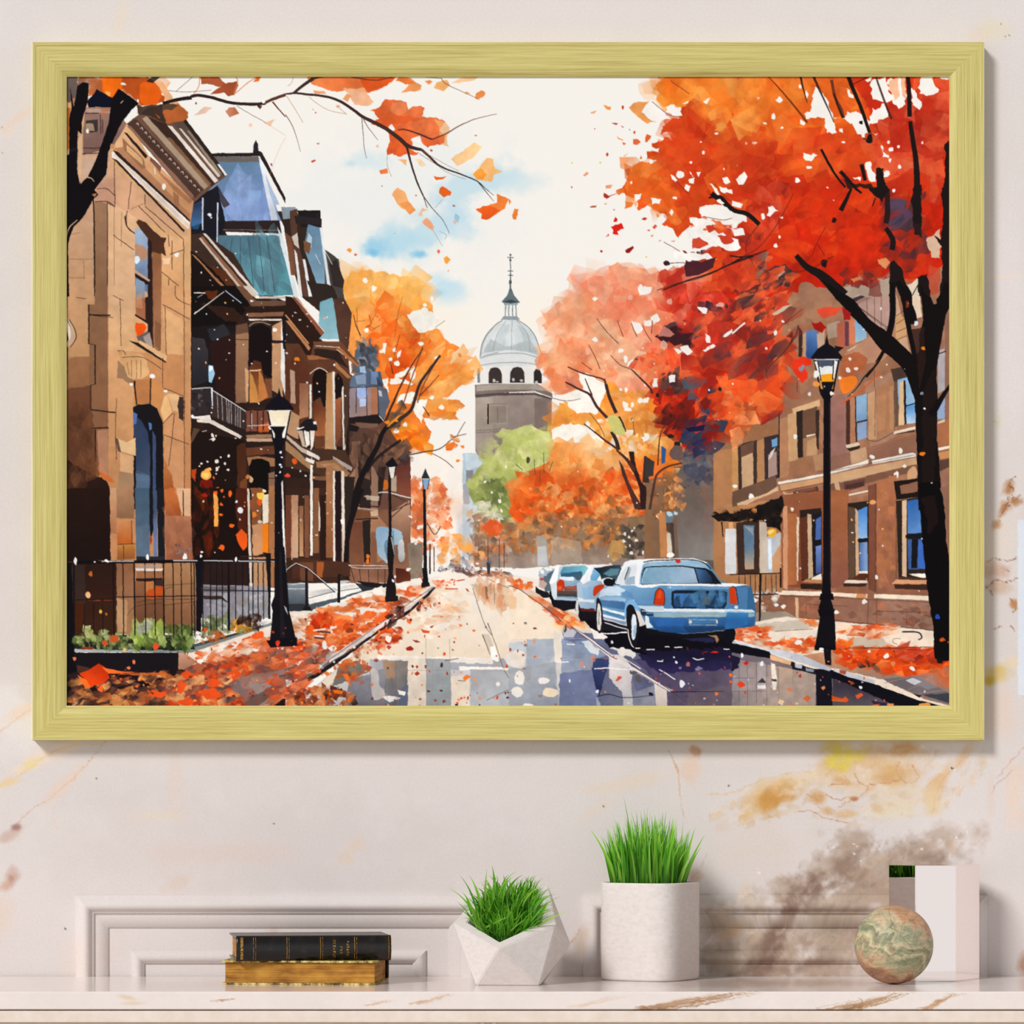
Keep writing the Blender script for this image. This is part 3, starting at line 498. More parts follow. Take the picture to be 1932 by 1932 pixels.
    P('d8b498', '1680 1450 1800 1340 1812 1500 1800 1600 1730 1600 1690 1520', e=3, j=4, step=40); P('d98a5a', '1260 1610 1340 1600 1365 1640 1330 1690 1270 1650', e=2); P('e07a50', '1030 1780 1110 1750 1120 1780 1050 1810', e=2); P('e4d2bc', '1500 1850 1620 1760 1620 1932 1540 1932', e=2); P('c04a34', '1700 1650 1800 1700 1790 1900 1700 1932', e=4, a=.8)
    F('1390 1120 1650 1120 1650 1420 1400 1350', '4a4450 3a3440 6a3034 55405a', 18, 90, ang=-35, asp=2.2, a=.9)
    T('P'); F('1345 160 1410 160 1420 540 1340 540', 'e0541c d8441a cc3212 ea6422 c83418 dc5020', 90, 38, a=.75, ang=-30); F('1330 150 1420 150 1420 240 1340 250', 'f28c34 ee7826 f09a48', 40, 36, a=.8); F('1366 430 1430 430 1430 640 1366 640', 'c8341c a82818 dc4a28 7a2420', 60, 28, a=.8)
    for q in ('1318 392 1340 388 1372 394 1402 404 1408 420 1380 426 1350 418 1322 410', '1292 436 1315 428 1335 436 1362 440 1392 452 1396 468 1372 474 1350 466 1318 470 1296 456', '1300 412 1330 414 1350 424 1338 432 1310 428', '1268 470 1300 478 1340 482 1352 490 1300 494 1270 486', '1372 430 1400 432 1404 444 1384 446'): P('f8f4ee', q, j=3.5, step=7, e=2)
    for q in ('1306 452 1318 448 1336 462 1318 470 1304 466', '1330 428 1345 424 1350 434 1336 440', '1352 446 1372 444 1384 456 1366 462'): P('cc4028', q, j=2, step=5, e=1)
    P('4a2028', '1290 500 1320 496 1350 486 1344 506 1318 520 1292 522', j=1.5, e=1.5); LL('2a1a1a', 2.4, '1250 548 1290 532 1340 516 1380 498 1420 484', w2=3.4)
    for q in ('1387 340 1403 325 1409 335 1401 350 1392 350', '1380 380 1400 386 1396 394 1380 390', '1380 416 1393 420 1388 432 1380 432'): P('f8f4ee', q, j=1, e=1)
    T('A4')
    # small branches inside the crown
    K = '1c1414'
    LL(K, 34, '1000 20 1050 150 1110 290 1160 430 1190 520', w2=26); D(K, '1188 575 36 1115 430 18', jit=.3); LL(K, 6, '1130 560 1190 600')
    LL(K, 24, '700 20 770 180 840 330 880 430', w2=4, a=.8); LL(K, 22, '590 20 610 120 650 260', w2=6, a=.85); LL('6a3420', 26, '860 60 890 210 940 310 965 390', w2=26); LL(K, 12, '880 180 920 300 960 390', w2=20, a=.8)
    LL('7a3418', 8, '310 30 430 160 540 290 650 430', w2=20); LL('3c2420', 16, '1240 20 1290 170 1340 300 1380 400', w2=22, a=.85); LL(K, 7, '1030 110 1180 30', a=.8)
    LL(K, 32, '1520 20 1530 150 1535 380', w2=40); LL(K, 34, '1540 420 1560 560 1590 760 1600 960 1600 1080', w2=60); P(K, '1570 980 1640 970 1640 1400 1580 1400 1550 1100', e=3); 
    LL(K, 22, '770 660 850 810 930 930 980 990', w2=16); LL(K, 34, '935 850 1000 920 1070 1000 1120 1040', w2=16); LL(K, 20, '1030 1000 990 1090 940 1190', w2=44); D(K, '885 1275 24 795 1650 34', jit=.4); P(K, '960 920 1060 960 1200 960 1250 1020 1130 990 1000 1000', e=3, a=.85)
    LL(K, 36, '1120 790 1150 930', w2=30); P(K, '1240 820 1300 820 1330 960 1350 1010 1300 1120 1230 1060 1180 1000 1250 980', e=3); LL(K, 10, '1240 1080 1215 1150'); LL(K, 44, '1340 1000 1345 1200 1330 1300', w2=50, a=.85); LL(K, 40, '1330 1340 1390 1440 1385 1530', w2=50)
    P('2a1a1c', '1560 1310 1630 1300 1650 1430 1580 1380', e=2, a=.9); LL('6a1a14', 6, '1520 1 1521 2;530 1040 400 1290 250 1490 110 1580;235 1310 130 1450 120 1570;810 1330 730 1480 690 1590;740 1480 800 1580;560 1720 690 1690 880 1580', a=.9)
    LL(K, 12, '-20 1580 90 1590 200 1570 300 1530', w2=6); LL(K, 40, '-180 1040 0 1180 130 1220 235 1310', w2=36); LL(K, 14, '100 1590 0 1640', w2=6)
    LL(K, 34, '550 1580 650 1680 760 1740 860 1830 960 1932', w2=120); LL(K, 20, '560 1570 640 1650 690 1700'); P(K, '880 1500 810 1640 700 1700 720 1680 790 1630', e=1, a=0)
    # trunks right
    P(K, '1365 1640 1400 1620 1470 1700 1500 1820 1550 1932 1450 1932 1420 1840 1380 1932 1360 1932', e=2); P(K, '1600 1760 1690 1740 1720 1932 1620 1932', e=3); P(K, '1840 620 1900 560 1900 1932 1790 1932 1820 1700 1810 1500 1740 1400 1800 1440 1830 1300 1810 1000 1840 950', e=3)
    # falling leaves left of the crown
    T('A3')
    for q, c in (('820 280 885 295 880 320 840 310', 'f09a4c'), ('700 350 760 325 745 350', 'f4b484'), ('890 430 945 440 930 452', 'b8503c'), ('965 455 995 465 985 472', 'a8402c'), ('930 545 995 580 980 585 945 570', 'ef8a3c'), ('1075 570 1110 570 1140 600 1110 625 1075 620', 'e0663a'), ('1190 525 1230 545 1200 600 1180 600', 'e0652c'), ('980 600 1018 610 995 628', 'dd6030'), ('990 720 1040 690 1030 700 1000 725', 'f4b060'), ('640 885 680 855 690 870 655 895', 'f0a078'), ('838 970 905 965 880 1000 840 1000', 'f0a070'), ('820 1035 880 1065 850 1090 822 1075', 'b8341c'), ('700 1160 760 1140 755 1160 715 1165', 'b85030'), ('1005 1110 1080 1120 1060 1160 1005 1180', 'e87a34'), ('930 1010 990 1000 1000 1030 950 1060', 'e8702c'), ('905 1270 920 1245 940 1265 930 1290 905 1285', 'd8221a'), ('880 1330 975 1295 1000 1345 940 1370 950 1400 900 1390 905 1360', 'e82416'), ('835 1420 865 1390 870 1405', 'd8302a'), ('1005 1530 1070 1495 1078 1515 1040 1560 1015 1555', '9c1c14'), ('785 1545 800 1530 815 1545 800 1558', 'cc2a22'), ('1145 1270 1170 1248 1198 1258 1180 1275', 'b8321c'), ('1240 1335 1265 1312 1285 1325 1260 1350', 'dd5a34'), ('1190 1360 1225 1352 1215 1370', 'dd6a44'), ('1222 1410 1250 1400 1240 1420', 'e07a50'), ('1290 1455 1325 1435 1310 1455', 'b85030'), ('1395 1450 1440 1440 1430 1460', 'e8a078'), ('1590 1430 1640 1430 1720 1480 1640 1500 1585 1520', 'd44c30'), ('1270 1215 1305 1220 1300 1250 1280 1245', 'f0a060'), ('30 1230 50 1170 85 1180 65 1270 40 1270', 'ef8234'), ('0 1080 20 1110 0 1140', 'ef8234'), ('1050 830 1042 890 1015 890 1008 830 1030 825', 'd0602c'), ('1140 710 1155 740 1130 748', 'd8783c'), ('898 1180 920 1180 908 1190', '8a4030'), ('825 1130 850 1125 840 1138', 'e08058')):
        P(c, q, e=1.2, j=1, step=20)
    D('c23c20', '985 300 13 850 706 13 1085 515 12 1045 492 6 743 484 6 545 988 7', jit=.2); D('d8c83c', '545 778 7 1190 1590 8 790 775 8', jit=.4)
    D('f8f3ee', '1685 690 17 1795 525 14 1575 775 12 1660 597 8 1432 1080 20 1408 1205 24 1060 950 12 1862 832 7 1480 880 40 1230 770 18', jit=.35)
    for q in ('1400 880 1430 890 1460 930 1440 945 1410 920', '1555 920 1610 905 1600 960 1560 950', '1530 960 1570 980 1555 1025 1520 1000', '1560 850 1600 890 1590 900', '1620 860 1668 855 1640 900', '1730 960 1760 960 1830 1050 1800 1060 1770 1000', '1820 980 1932 1010 1932 1050 1830 1020', '1845 910 1890 900 1920 940 1880 965', '1650 1170 1720 1140 1800 1160 1850 1140 1932 1200 1932 1310 1700 1230 1650 1210', '1360 290 1430 275 1500 370 1440 380 1370 330', '1150 340 1230 250 1350 340 1400 400 1290 410 1200 390', '1500 270 1560 240 1550 260', '1680 250 1740 215 1710 275', '1230 1080 1320 1090 1300 1130 1240 1140', '1090 1050 1150 1040 1140 1090 1090 1110', '1200 640 1300 650 1290 680 1240 670', '1800 1100 1830 1090 1870 1130 1840 1140'):
        P('f8f4ee', q, e=1.5, j=2.5, step=25, t=.02)
    LL('1c1414', 16, '1730 1080 1830 1070 1900 1150 1932 1180', w2=44); LL('5a2c20', 5, '1240 250 1380 360 1490 380;1680 1240 1850 1270 1932 1255;1340 1460 1480 1540;1400 70 1560 180;1450 940 1560 1050;1780 960 1880 1080 1932 1110', a=.9); D('b04038', '890 1045 0', n=5)
    LL('b84028', 8, '870 1065 940 1040', w2=4)
    # mid-distance trees' wood in front of the orange
    T('B3')
    K = '4a2c28'
    P('2e1c1c', '1135 1932 1130 1740 1060 1560 1035 1430 1080 1430 1100 1560 1150 1700 1190 1740 1185 1932', e=1); P(K, '950 1500 990 1560 1040 1700 1120 1850 1150 1932 1090 1932 1040 1780 985 1640', e=1); L(K, 12, '930 1420 1020 1500 1090 1600', 40)
    LL(K, 14, '490 830 600 890 700 940 760 1040 850 1140', w2=26); LL(K, 8, '660 800 700 900 720 950', w2=14); LL('3a2826', 26, '840 850 870 960 930 1100', w2=30); LL(K, 10, '510 700 650 760 800 800 835 830', w2=14); LL(K, 8, '830 800 840 860', w2=22)
    LL('3a2826', 30, '890 1260 930 1340 950 1420', w2=34); LL('3a2826', 24, '950 1130 980 1180 1010 1260', w2=14); LL(K, 8, '650 1190 750 1270 840 1340 940 1410', w2=20); LL(K, 5, '690 510 740 600 790 720;630 660 680 700 720 725;760 280 850 400 950 500;940 300 975 400 990 440;1060 320 1090 400 1110 440;1160 350 1200 430 1240 480;1240 300 1235 410;880 600 960 680 1060 720', w2=7, a=.85)
    LL(K, 9, '1060 720 1140 800 1220 880 1240 930', w2=22); LL(K, 6, '1380 1160 1320 1260 1300 1360 1290 1550', w2=12); LL('3a2c2c', 20, '1180 1470 1185 1700', w2=60); P('3a3434', '1180 1470 1260 1520 1250 1640 1180 1660'); LL(K, 14, '1500 1530 1380 1560 1290 1620 1260 1700 1220 1932', w2=24, a=.9); LL(K, 6, '700 1100 780 1200 830 1300;380 970 500 995 620 975', a=.7)
    LL('4a4038', 6, '220 1500 225 1630;300 1440 305 1620;380 1520 350 1600;270 1600 268 1700;60 1540 120 1590;1070 1140 1090 1290;1060 1140 1060 1160', a=.8); D('4a4a38', '165 1505 20 1105 635 12', jit=.3)
    P('c8c474', '860 1130 930 1120 985 1200 1000 1290 940 1290 880 1240', sm=1, e=2, a=.95); D('2a1c1e', '1455 1365 26 1403 1300 24 1825 890 18 1290 945 20', jit=.3); P('2c5a9a', '1320 1380 1360 1410 1350 1530 1320 1540'); P('6a5450', '1390 1430 1440 1380 1500 1400 1500 1500 1410 1490', sm=1, e=2)
    P('1c1a3c', '1520 1230 1700 1200 1680 1250 1560 1260', e=2); P('2c2c50', '1580 1360 1700 1310 1720 1320 1600 1390', e=2)
    for q in ('1060 300 1150 350 1140 400 1100 400', '1240 260 1280 240 1305 280 1250 340', '1165 300 1230 290 1220 350 1190 350', '1110 10 1240 10 1230 60 1170 80', '1630 180 1720 200 1710 240 1680 240', '1850 440 1932 370 1932 400 1870 445', '1480 530 1550 510 1590 570 1540 600', '1700 410 1740 440 1745 490 1710 490', '1430 540 1500 560 1470 590', '1380 780 1440 770 1440 830 1390 840', '1680 560 1770 500 1790 520 1700 570'):
        P('f2ece6', q, e=1.2, j=1.5, step=25, t=.02)
    P('c47a70', '1290 440 1340 340 1440 420 1400 440', e=2); D('e8b8a4', '1220 110 26 1055 100 24 1390 140 28 1825 165 26 680 560 24 1340 510 34', jit=.4, a=.8)

def left_houses(b):
    T, P, L, D, F, Wh, LL = b.T, b.P, b.L, b.D, b.F, b.Wh, b.LL
    # ================= far left-hand houses =================
    T('P')
    P('6a4434', '655 700 705 740 730 800 775 870 775 1098 655 1098', e=1, t=.12, g=('8a5e48', '660 900 760 1000'))
    T('B2')
    P('5a3e34', '530 1200 800 1250 1080 1480 1085 1932 530 1932', e=1, g=('6e4a3c', '600 1400 1000 1900')); P('8a6450', '520 1350 650 1340 640 1932 520 1932', e=1); P('a87c60', '530 1500 600 1500 600 1932 530 1932', e=1)
    P('94705c', '730 1550 800 1580 800 1932 700 1932', e=1); P('5a2e28', '920 1500 1080 1490 1085 1820 1000 1810 940 1700', e=1.5, g=('824838', '960 1500 1040 1800')); P('2e2420', '620 1380 740 1320 740 1932 640 1932', e=2)
    P('b09a84', '905 1650 960 1640 960 1780 910 1770', e=1); P('c86a24', '820 1690 880 1680 885 1750 825 1760', e=1, sm=1); P('2c201e', '800 1560 870 1560 820 1900 800 1900', e=1)
    F('520 1250 880 1250 860 1600 540 1560', '4a342c 3a2a26 6e4e3e 5c4034', 50, 60, ang=85, asp=2.4)
    # dark hedge-like crown
    P('5a443a', '880 1440 960 1370 1020 1330 1070 1360 1060 1420 1100 1440 1060 1500 960 1560 900 1560', j=5, step=30, e=2); F('860 1400 1070 1380 1060 1500 900 1560', '6a4a3a 3a2a28 8a5a3c 4a3c3c', 26, 60); F('900 1150 1030 1000 1020 1150 940 1230', '4a3c34 5a4c44 8a5c34', 22, 60)
    # turret with blue cap
    P('56626e', '600 560 660 500 700 560 740 440 760 520 800 640 780 740 560 760 590 640', j=3, step=40, e=2); F('590 500 790 500 790 740 590 740', '56606c 6c7480 3e4048 464c58 7c7c84', 40, 56, ang=80)
    P('5e7088', '545 860 580 780 640 740 820 740 850 860 790 870 560 880', e=1, g=('46566c', '600 780 800 780')); P('8a9cb8', '600 780 690 760 700 850 620 850', e=1); P('6f86ac', '740 740 800 740 800 850 740 850', e=1); P('a8c0de', '640 700 690 690 700 760 650 750', e=1.5)
    P('8f8288', '530 900 600 870 800 870 800 1130 540 1140', e=1, g=('a07c70', '600 900 790 1000')); P('9fb2dc', '620 880 700 870 700 960 630 970', e=1.5, sm=1); P('b8c8ec', '640 980 695 975 695 1040 640 1045', e=1); P('a86e52', '740 880 800 870 800 1130 740 1130', e=1); LL('3a3038', 7, '615 880 610 1100;700 870 705 1130;545 880 800 868')
    P('3e4048', '790 780 840 860 850 1160 800 1130', e=1); P('5a6270', '800 860 880 900 900 1000 850 1160 810 1100', e=2); P('b8bcc4', '800 900 830 910 840 960 810 950')
    P('201a1c', '530 1140 800 1110 850 1170 800 1200 540 1190'); P('7a5a48', '600 1180 800 1190 800 1220 640 1230'); P('1e181a', '540 1190 640 1220 620 1260 540 1250')
    LL('e8e0d8', 6, '810 1120 850 1170;530 1100 530 1180', sm=0)
    T('C2')
    P('a87858', '730 260 800 240 880 330 880 600 800 640 730 640', e=1); P('b88c70', '920 200 1075 100 1080 420 920 400', e=1, g=('8a6450', '1000 200 1000 400')); P('6a4030', '560 300 670 290 670 700 540 700', e=1.5, g=('7c4e38', '600 300 600 600')); P('26201e', '665 280 735 270 735 640 680 640'); P('8a5a40', '740 380 800 370 790 640 740 640', e=1)
    P('8fb0cc', '785 350 880 335 1000 380 1010 480 940 500 920 650 820 600 790 500', sm=1, e=2, g=('b0c0c8', '820 400 980 560')); P('5c7c98', '860 460 920 470 900 600 870 600', e=2, a=.8, sm=1); P('d8dad8', '980 470 1020 450 1030 600 1000 640 975 600', sm=1, e=1.5, g=('a8a8a8', '1000 450 1000 640'))
    P('ece0d0', '690 60 815 70 810 110 700 100', e=1, a=.6); LL('c8a890', 14, '680 70 810 85;600 170 800 190', sm=0, a=.8); P('c8a88c', '735 200 800 190 800 240 740 245'); P('70462e', '600 190 735 200 735 260 600 260', e=1); LL('2a1e1c', 10, '600 150 810 160;600 270 800 260', sm=0)
    LL('e0dcd8', 9, '805 40 880 35 980 60 1080 85', sm=1); LL('2a2020', 7, '930 60 1060 120 920 250;1075 90 1080 130 920 200', sm=0); D('f07818', '712 590 20 712 630 18 460 125 22 542 115 14', jit=.2)
    P('4a2018', '950 690 1085 700 1085 820 960 830', e=1, g=('6a3420', '960 700 1080 820')); P('8a7868', '1060 480 1190 470 1180 770 1090 790 1060 600', e=2, t=.15); D('eeeae4', '1060 700 20 1130 480 12 1245 470 18 1180 330 20 1080 245 16 1150 340 16', jit=.4)
    LL('3a2c2c', 12, '1250 480 1250 740', w2=14); LL('4a3430', 8, '1285 500 1285 720;1225 300 1290 400 1340 330', a=.9)
    # ================= victorian house (middle) =================
    T('P')
    P('2a1c18', '360 420 420 425 480 540 560 580 606 640 660 690 660 1098 360 1098', e=.8, t=.12)
    # blue mansard roofs
    P('6a88aa', '400 300 492 300 525 400 532 418 425 418 410 370 365 420 360 360', e=1, g=('86a2cc', '400 300 470 400')); T('A1')
    P('5f7f9c', '1290 770 1700 770 1810 1280 1430 1280 1400 1150 1340 970 1420 880', e=1, g=('7c94c8', '1400 800 1600 1250')); F('1450 1000 1750 1000 1780 1270 1450 1270', '8aa6d0 6f8cb4 9ab0e0', 16, 110, ang=85, asp=2.6, a=.5)
    P('231d20', '1290 695 1650 690 1650 670 1720 680 1730 720 1290 722'); P('6a625e', '1310 722 1700 722 1705 770 1330 770', e=1); P('28242a', '1655 680 1655 620 1675 580 1695 620 1700 680'); P('e8ecf2', '1700 740 1740 760 1870 1280 1810 1280', g=('c8d0dc', '1750 800 1850 1200')); P('a8bcd8', '1760 880 1880 1140 1830 1140 1800 1060'); P('2a2020', '1700 690 1730 690 1932 1080 1932 1130 1720 740')
    P('2c2020', '1350 1280 1880 1275 1900 1390 1360 1370', e=1); LL('8a7a74', 5, '1360 1355 1890 1360', sm=0); P('44404a', '1310 990 1340 970 1450 1140 1400 1170', e=1); P('1a1a22', '1150 1070 1340 980 1410 1280 1350 1480 1110 1370 1110 1120', e=2); P('2c3c58', '1110 1150 1200 1100 1210 1300 1110 1330', e=2, g=('4c74a4', '1150 1150 1170 1320')); LL('c8d0e0', 14, '1215 1080 1215 1360', sm=0, w2=12); LL('c8d0e0', 12, '1345 1120 1340 1480', sm=0); D('dfe4ec', '1275 1225 16 1290 1250 10 1150 1440 8', jit=.4); P('2a6aa0', '1120 1300 1200 1290 1180 1350 1120 1345', e=2, a=.6)
    T('P')
    P('4f7080', '412 445 525 445 560 558 488 558 440 520 418 490', e=1, g=('5a98a4', '440 450 500 560')); F('430 450 520 450 550 550 490 550', '44606e 5c8a98 6aa0ac 50707c', 24, 30, ang=75, asp=2.4, a=.6); LL('3a4a54', 1.2, '440 450 432 500;455 450 455 520;470 448 480 545;490 448 500 550;505 448 520 552')
    P('dfe6ea', '524 428 534 445 565 560 556 562', e=.5); P('3a2c28', '524 400 560 398 575 430 540 435'); P('8fa0ac', '532 392 560 392 552 418 536 418', e=1)
    P('33261f', '535 415 580 410 600 470 612 560 618 600 570 560 545 480', e=1); P('5a3c30', '548 400 562 395 562 450 590 560 575 560 552 470', e=1); P('d8ccc0', '552 448 562 440 566 470 556 462'); P('e8e4e0', '556 470 562 480 572 560 566 560'); P('7a4e38', '540 440 552 450 560 520 550 520'); P('1e1a1c', '562 398 605 398 608 430 570 430')
    P('5f8098', '582 425 604 430 622 520 628 560 600 540 575 470', e=1, g=('86aac0', '590 430 615 550')); P('b8d0de', '584 440 590 450 588 470 580 455'); P('e4e8ea', '572 490 577 490 590 560 584 560'); P('7a5238', '574 455 588 460 585 480 576 475'); D('1c1a20', '600 402 4', n=4); P('24242a', '597 418 600 400 604 418'); P('2a2224', '556 408 608 414 608 426 560 424', e=.5)
    P('4a4440', '612 470 640 490 650 560 660 600 640 640 615 560', e=1); P('332a28', '622 500 635 490 650 530 648 545 630 540'); P('e0e4e6', '604 430 608 430 625 540 628 560 620 550'); LL('cfd6da', 1.2, '612 470 628 500;596 480 606 500')
    P('2e2420', '580 530 628 540 640 570 600 580', j=2, e=1.5); P('6fa0ac', '605 570 628 562 650 640 600 640', e=.8, g=('8fb8c4', '610 570 640 640')); P('e0ecee', '640 640 652 658 646 644'); P('50342a', '630 565 650 562 665 592 655 690 640 640', e=1, t=.1)
    # main cornice of the near bay
    T('A1')
    P('3c2a22', '1110 1400 1220 1380 1480 1560 1700 1932 1500 1932 1110 1530', e=1, t=.1); P('d8ccc0', '1215 1385 1240 1385 1700 1910 1680 1925'); P('8a5f48', '1185 1430 1215 1410 1660 1932 1590 1932'); P('e2d6c8', '1180 1430 1200 1425 1590 1900 1560 1900', e=1, a=.7); P('1a1210', '1110 1530 1560 1932 1110 1932', e=1); P('a8714c', '1115 1560 1150 1580 1400 1840 1370 1840', e=1); P('5a2e18', '1280 1660 1400 1700 1520 1900 1430 1860', e=3)
    D('e8e0d8', '1205 1725 8 1345 1680 6 1280 1790 6 1500 1560 8 1300 1840 6 1160 1545 7 1420 1790 6', jit=.3); LL('eee8e0', 6, '1140 1900 1250 1898;1380 1870 1480 1890 1520 1932')
    T('B1')
    P('140f0e', '1105 0 1560 0 1620 160 1500 340 1110 600', e=1); P('3a2018', '1200 150 1500 200 1600 330 1400 300', e=4, a=.8); P('6a3010', '1240 40 1350 40 1330 110 1260 110', e=4, a=.8); LL('ece4dc', 9, '1140 60 1240 62', sm=0); LL('e6ded6', 9, '1140 245 1400 50', sm=0, w2=6); LL('b8b0b8', 5, '1170 100 1215 75')
    LL('c8d8ee', 10, '1410 40 1550 150', sm=0, a=.8); P('cdbfb2', '1540 0 1620 0 1700 90 1932 90 1932 110 1680 110'); P('6e4c3a', '1500 0 1560 0 1680 130 1932 130 1932 200 1640 180', e=1); P('2a1a16', '1560 180 1932 170 1932 230 1600 220'); P('8a5c44', '1600 235 1920 225 1910 260 1610 270', e=1); P('e0d4c6', '1610 285 1900 285 1900 300 1620 300'); D('f0ece6', '1690 97 16 1640 130 12 1600 250 8', jit=.3)
    P('2c221f', '1560 300 1932 300 1932 960 1500 1000 1500 340', e=1)
    # upper porch: columns and openings
    P('1c1618', '1110 360 1260 340 1500 340 1500 1100 1110 1000', e=1.5); P('3a3438', '1120 440 1230 460 1260 560 1260 820 1120 870', e=2, g=('26242a', '1150 500 1250 800')); P('2a2a30', '1250 380 1400 320 1460 420 1330 540', e=4); P('2a1614', '1270 500 1490 400 1500 1000 1330 900', e=2)
    P('9ac4dc', '1265 685 1305 690 1320 760 1290 840 1265 830', e=1); P('e8f4fa', '1270 690 1300 695 1305 720 1270 740', e=1)
    P('a07658', '1500 340 1580 330 1615 420 1600 1010 1500 1010', e=1, g=('8a6248', '1500 400 1600 1000')); P('6a4a38', '1500 340 1600 320 1615 400 1500 420', e=1); P('d0a078', '1580 700 1615 740 1610 1000 1590 1000'); LL(INKC, 6, '1500 465 1610 465;1500 400 1495 1010')
    P('180f10', '1615 400 1640 350 1720 325 1790 360 1815 430 1815 800 1615 700', e=1); P('5a3020', '1620 700 1660 640 1720 660 1740 800 1700 1010 1620 1010', e=1, g=('b87038', '1650 700 1650 1000')); P('c88848', '1620 740 1650 780 1690 920 1700 1010 1620 1010', e=1); P('e0b888', '1615 730 1720 720 1720 735 1620 740'); P('7a4830', '1750 800 1815 800 1815 960 1760 980'); P('c07840', '1700 720 1740 800 1780 960 1700 1010', e=1)
    P('c0916a', '1815 350 1905 300 1910 960 1815 900', e=1); D('f6f0e4', '1838 380 20', jit=.15); P('e8e4e0', '1895 300 1925 580 1932 960 1890 800'); P('2a2024', '1815 470 1910 470 1910 495 1815 495', e=1); P('15161c', '1905 270 1932 260 1932 560 1910 540')
    LL('5a3a2c', 10, '1620 330 1720 300 1815 340', a=.9); LL('c8a890', 5, '1615 350 1660 320 1730 315 1800 340')
    # balcony
    P('30282a', '1120 880 1290 870 1300 1100 1110 1120', e=1); F('1120 890 1280 880 1280 1080 1120 1090', '4a4448 242024 5a5458', 30, 26); P('3a2c2a', '1290 900 1590 1080 1580 1290 1290 1150', e=1); LL('a8a0a0', 6, '1340 930 1350 1150;1380 950 1390 1170;1420 980 1430 1190;1460 1010 1465 1210;1500 1030 1500 1230;1540 1060 1540 1250;1440 990 1445 1200;1520 1045 1520 1240', sm=0)
    LL('c8c4c4', 9, '1120 890 1280 878 1300 900 1590 1085', sm=0); LL('e8ecf4', 14, '1295 880 1300 1040', sm=0, w2=8); P('e6dcd4', '1120 1130 1280 1115 1300 1150 1280 1165 1180 1150 1120 1145'); P('e0d4c8', '1165 1155 1290 1150 1560 1300 1540 1320 1270 1185 1170 1180'); P('2a1e1c', '1280 1120 1580 1240 1580 1330 1290 1160', e=1); P('ded2c6', '1300 1160 1560 1300 1545 1310 1290 1175'); D('eef0f4', '1125 1125 14', jit=.3)
    LL('3a2424', 12, '1600 1060 1780 1055', sm=0); P('7a4838', '1590 1080 1790 1070 1800 1250 1590 1260', e=1.5); P('d06028', '1700 1200 1800 1180 1790 1260 1700 1270', e=2, a=.8); LL('2a1a1a', 10, '1630 1080 1635 1250;1690 1080 1690 1250;1740 1080 1740 1250', sm=0); LL('c8ccd0', 6, '1640 1100 1640 1240;1600 1210 1790 1200'); P('9a7458', '1590 1290 1830 1280 1830 1310 1600 1320'); P('c8a488', '1590 1320 1820 1315 1820 1345 1600 1345', e=1)
    # lower porch
    P('1d1210', '1110 1240 1580 1340 1600 1932 1110 1932', e=1); P('5a4234', '1130 1230 1190 1240 1140 1330 1110 1370', e=1); P('4a2818', '1510 1380 1590 1350 1600 1932 1520 1932', e=2); P('6a3c28', '1590 1400 1830 1380 1840 1450 1590 1470', e=1); P('a0704c', '1600 1480 1700 1470 1840 1490 1840 1560 1790 1560 1740 1510 1660 1500 1610 1560', e=1)
    P('100c0c', '1620 1560 1640 1500 1720 1490 1790 1520 1800 1580 1790 1932 1620 1932', e=1); P('7a4628', '1540 1700 1600 1650 1610 1932 1540 1932', e=2, a=.8); P('8a6450', '1785 1620 1850 1600 1855 1932 1790 1932', e=1); LL(INKC, 6, '1780 1660 1850 1662')
    D('f6e8d8', '1335 1515 17 1255 1518 10 1340 1584 16 1435 1590 13 1410 1533 12 1440 1472 12 1370 1480 8 1205 1535 10 1300 1290 14 1305 1325 16 1330 1295 8', jit=.35); LL('e8e4e0', 5, '1210 1260 1250 1250;1310 1320 1270 1330')
    P('f2a84c', '1200 1640 1215 1600 1270 1595 1290 1640 1260 1675 1220 1670', sm=1); P('f8ce6e', '1210 1620 1270 1620 1255 1660 1225 1655', sm=1); P('f0b05c', '1235 1585 1280 1570 1290 1595 1240 1600', sm=1); P('8a1a0c', '1200 1680 1300 1680 1290 1800 1190 1720', e=4, a=.8); P('b02010', '1210 1800 1250 1790 1245 1830 1215 1830', sm=1); P('b8441c', '1120 1590 1165 1580 1150 1700 1120 1640', e=2); D('e0662c', '1345 1760 18 1375 1770 13 1455 1797 22 1400 1825 9 1375 1885 18 1310 1655 12', jit=.35)
    P('f8d878', '1690 1790 1745 1790 1740 1835 1700 1845', sm=1); P('f4e4c0', '1700 1745 1760 1765 1755 1785 1710 1775', sm=1); P('d8501c', '1680 1840 1730 1840 1720 1900 1690 1900', e=1.5); P('8c4628', '1620 1850 1680 1840 1680 1932 1620 1932', e=2); D('c8a478', '1635 1665 22', jit=.4); D('c47a40', '1605 1650 16', jit=.4); P('f0dcc0', '1735 1850 1780 1830 1780 1932 1730 1932')
    T('C1')
    P('1a0f0c', '1110 0 1620 0 1620 860 1110 860', e=1); F('1120 0 1350 0 1350 600 1130 600', '4a1c0c 2a120c 6a2408 1a0e0c 5a1a0c', 40, 70, ang=88, asp=3, a=.7); P('f0a44c', '1308 40 1330 35 1350 100 1350 330 1315 332', e=.8)
    P('5a2414', '1500 0 1600 0 1600 400 1540 460 1500 200', e=2, a=.8); P('e85818', '1500 405 1550 355 1600 400 1600 500 1570 540 1535 500', j=2, e=1.5); D('ea6420', '1378 510 28 1465 325 22 1375 230 14 1375 140 16 1455 50 20 1330 40 18 1382 20 14 1400 75 10', jit=.35); D('a81c0c', '1232 60 24', jit=.3); D('e8ecf0', '1540 190 24 1508 118 12 1320 555 7', jit=.3)
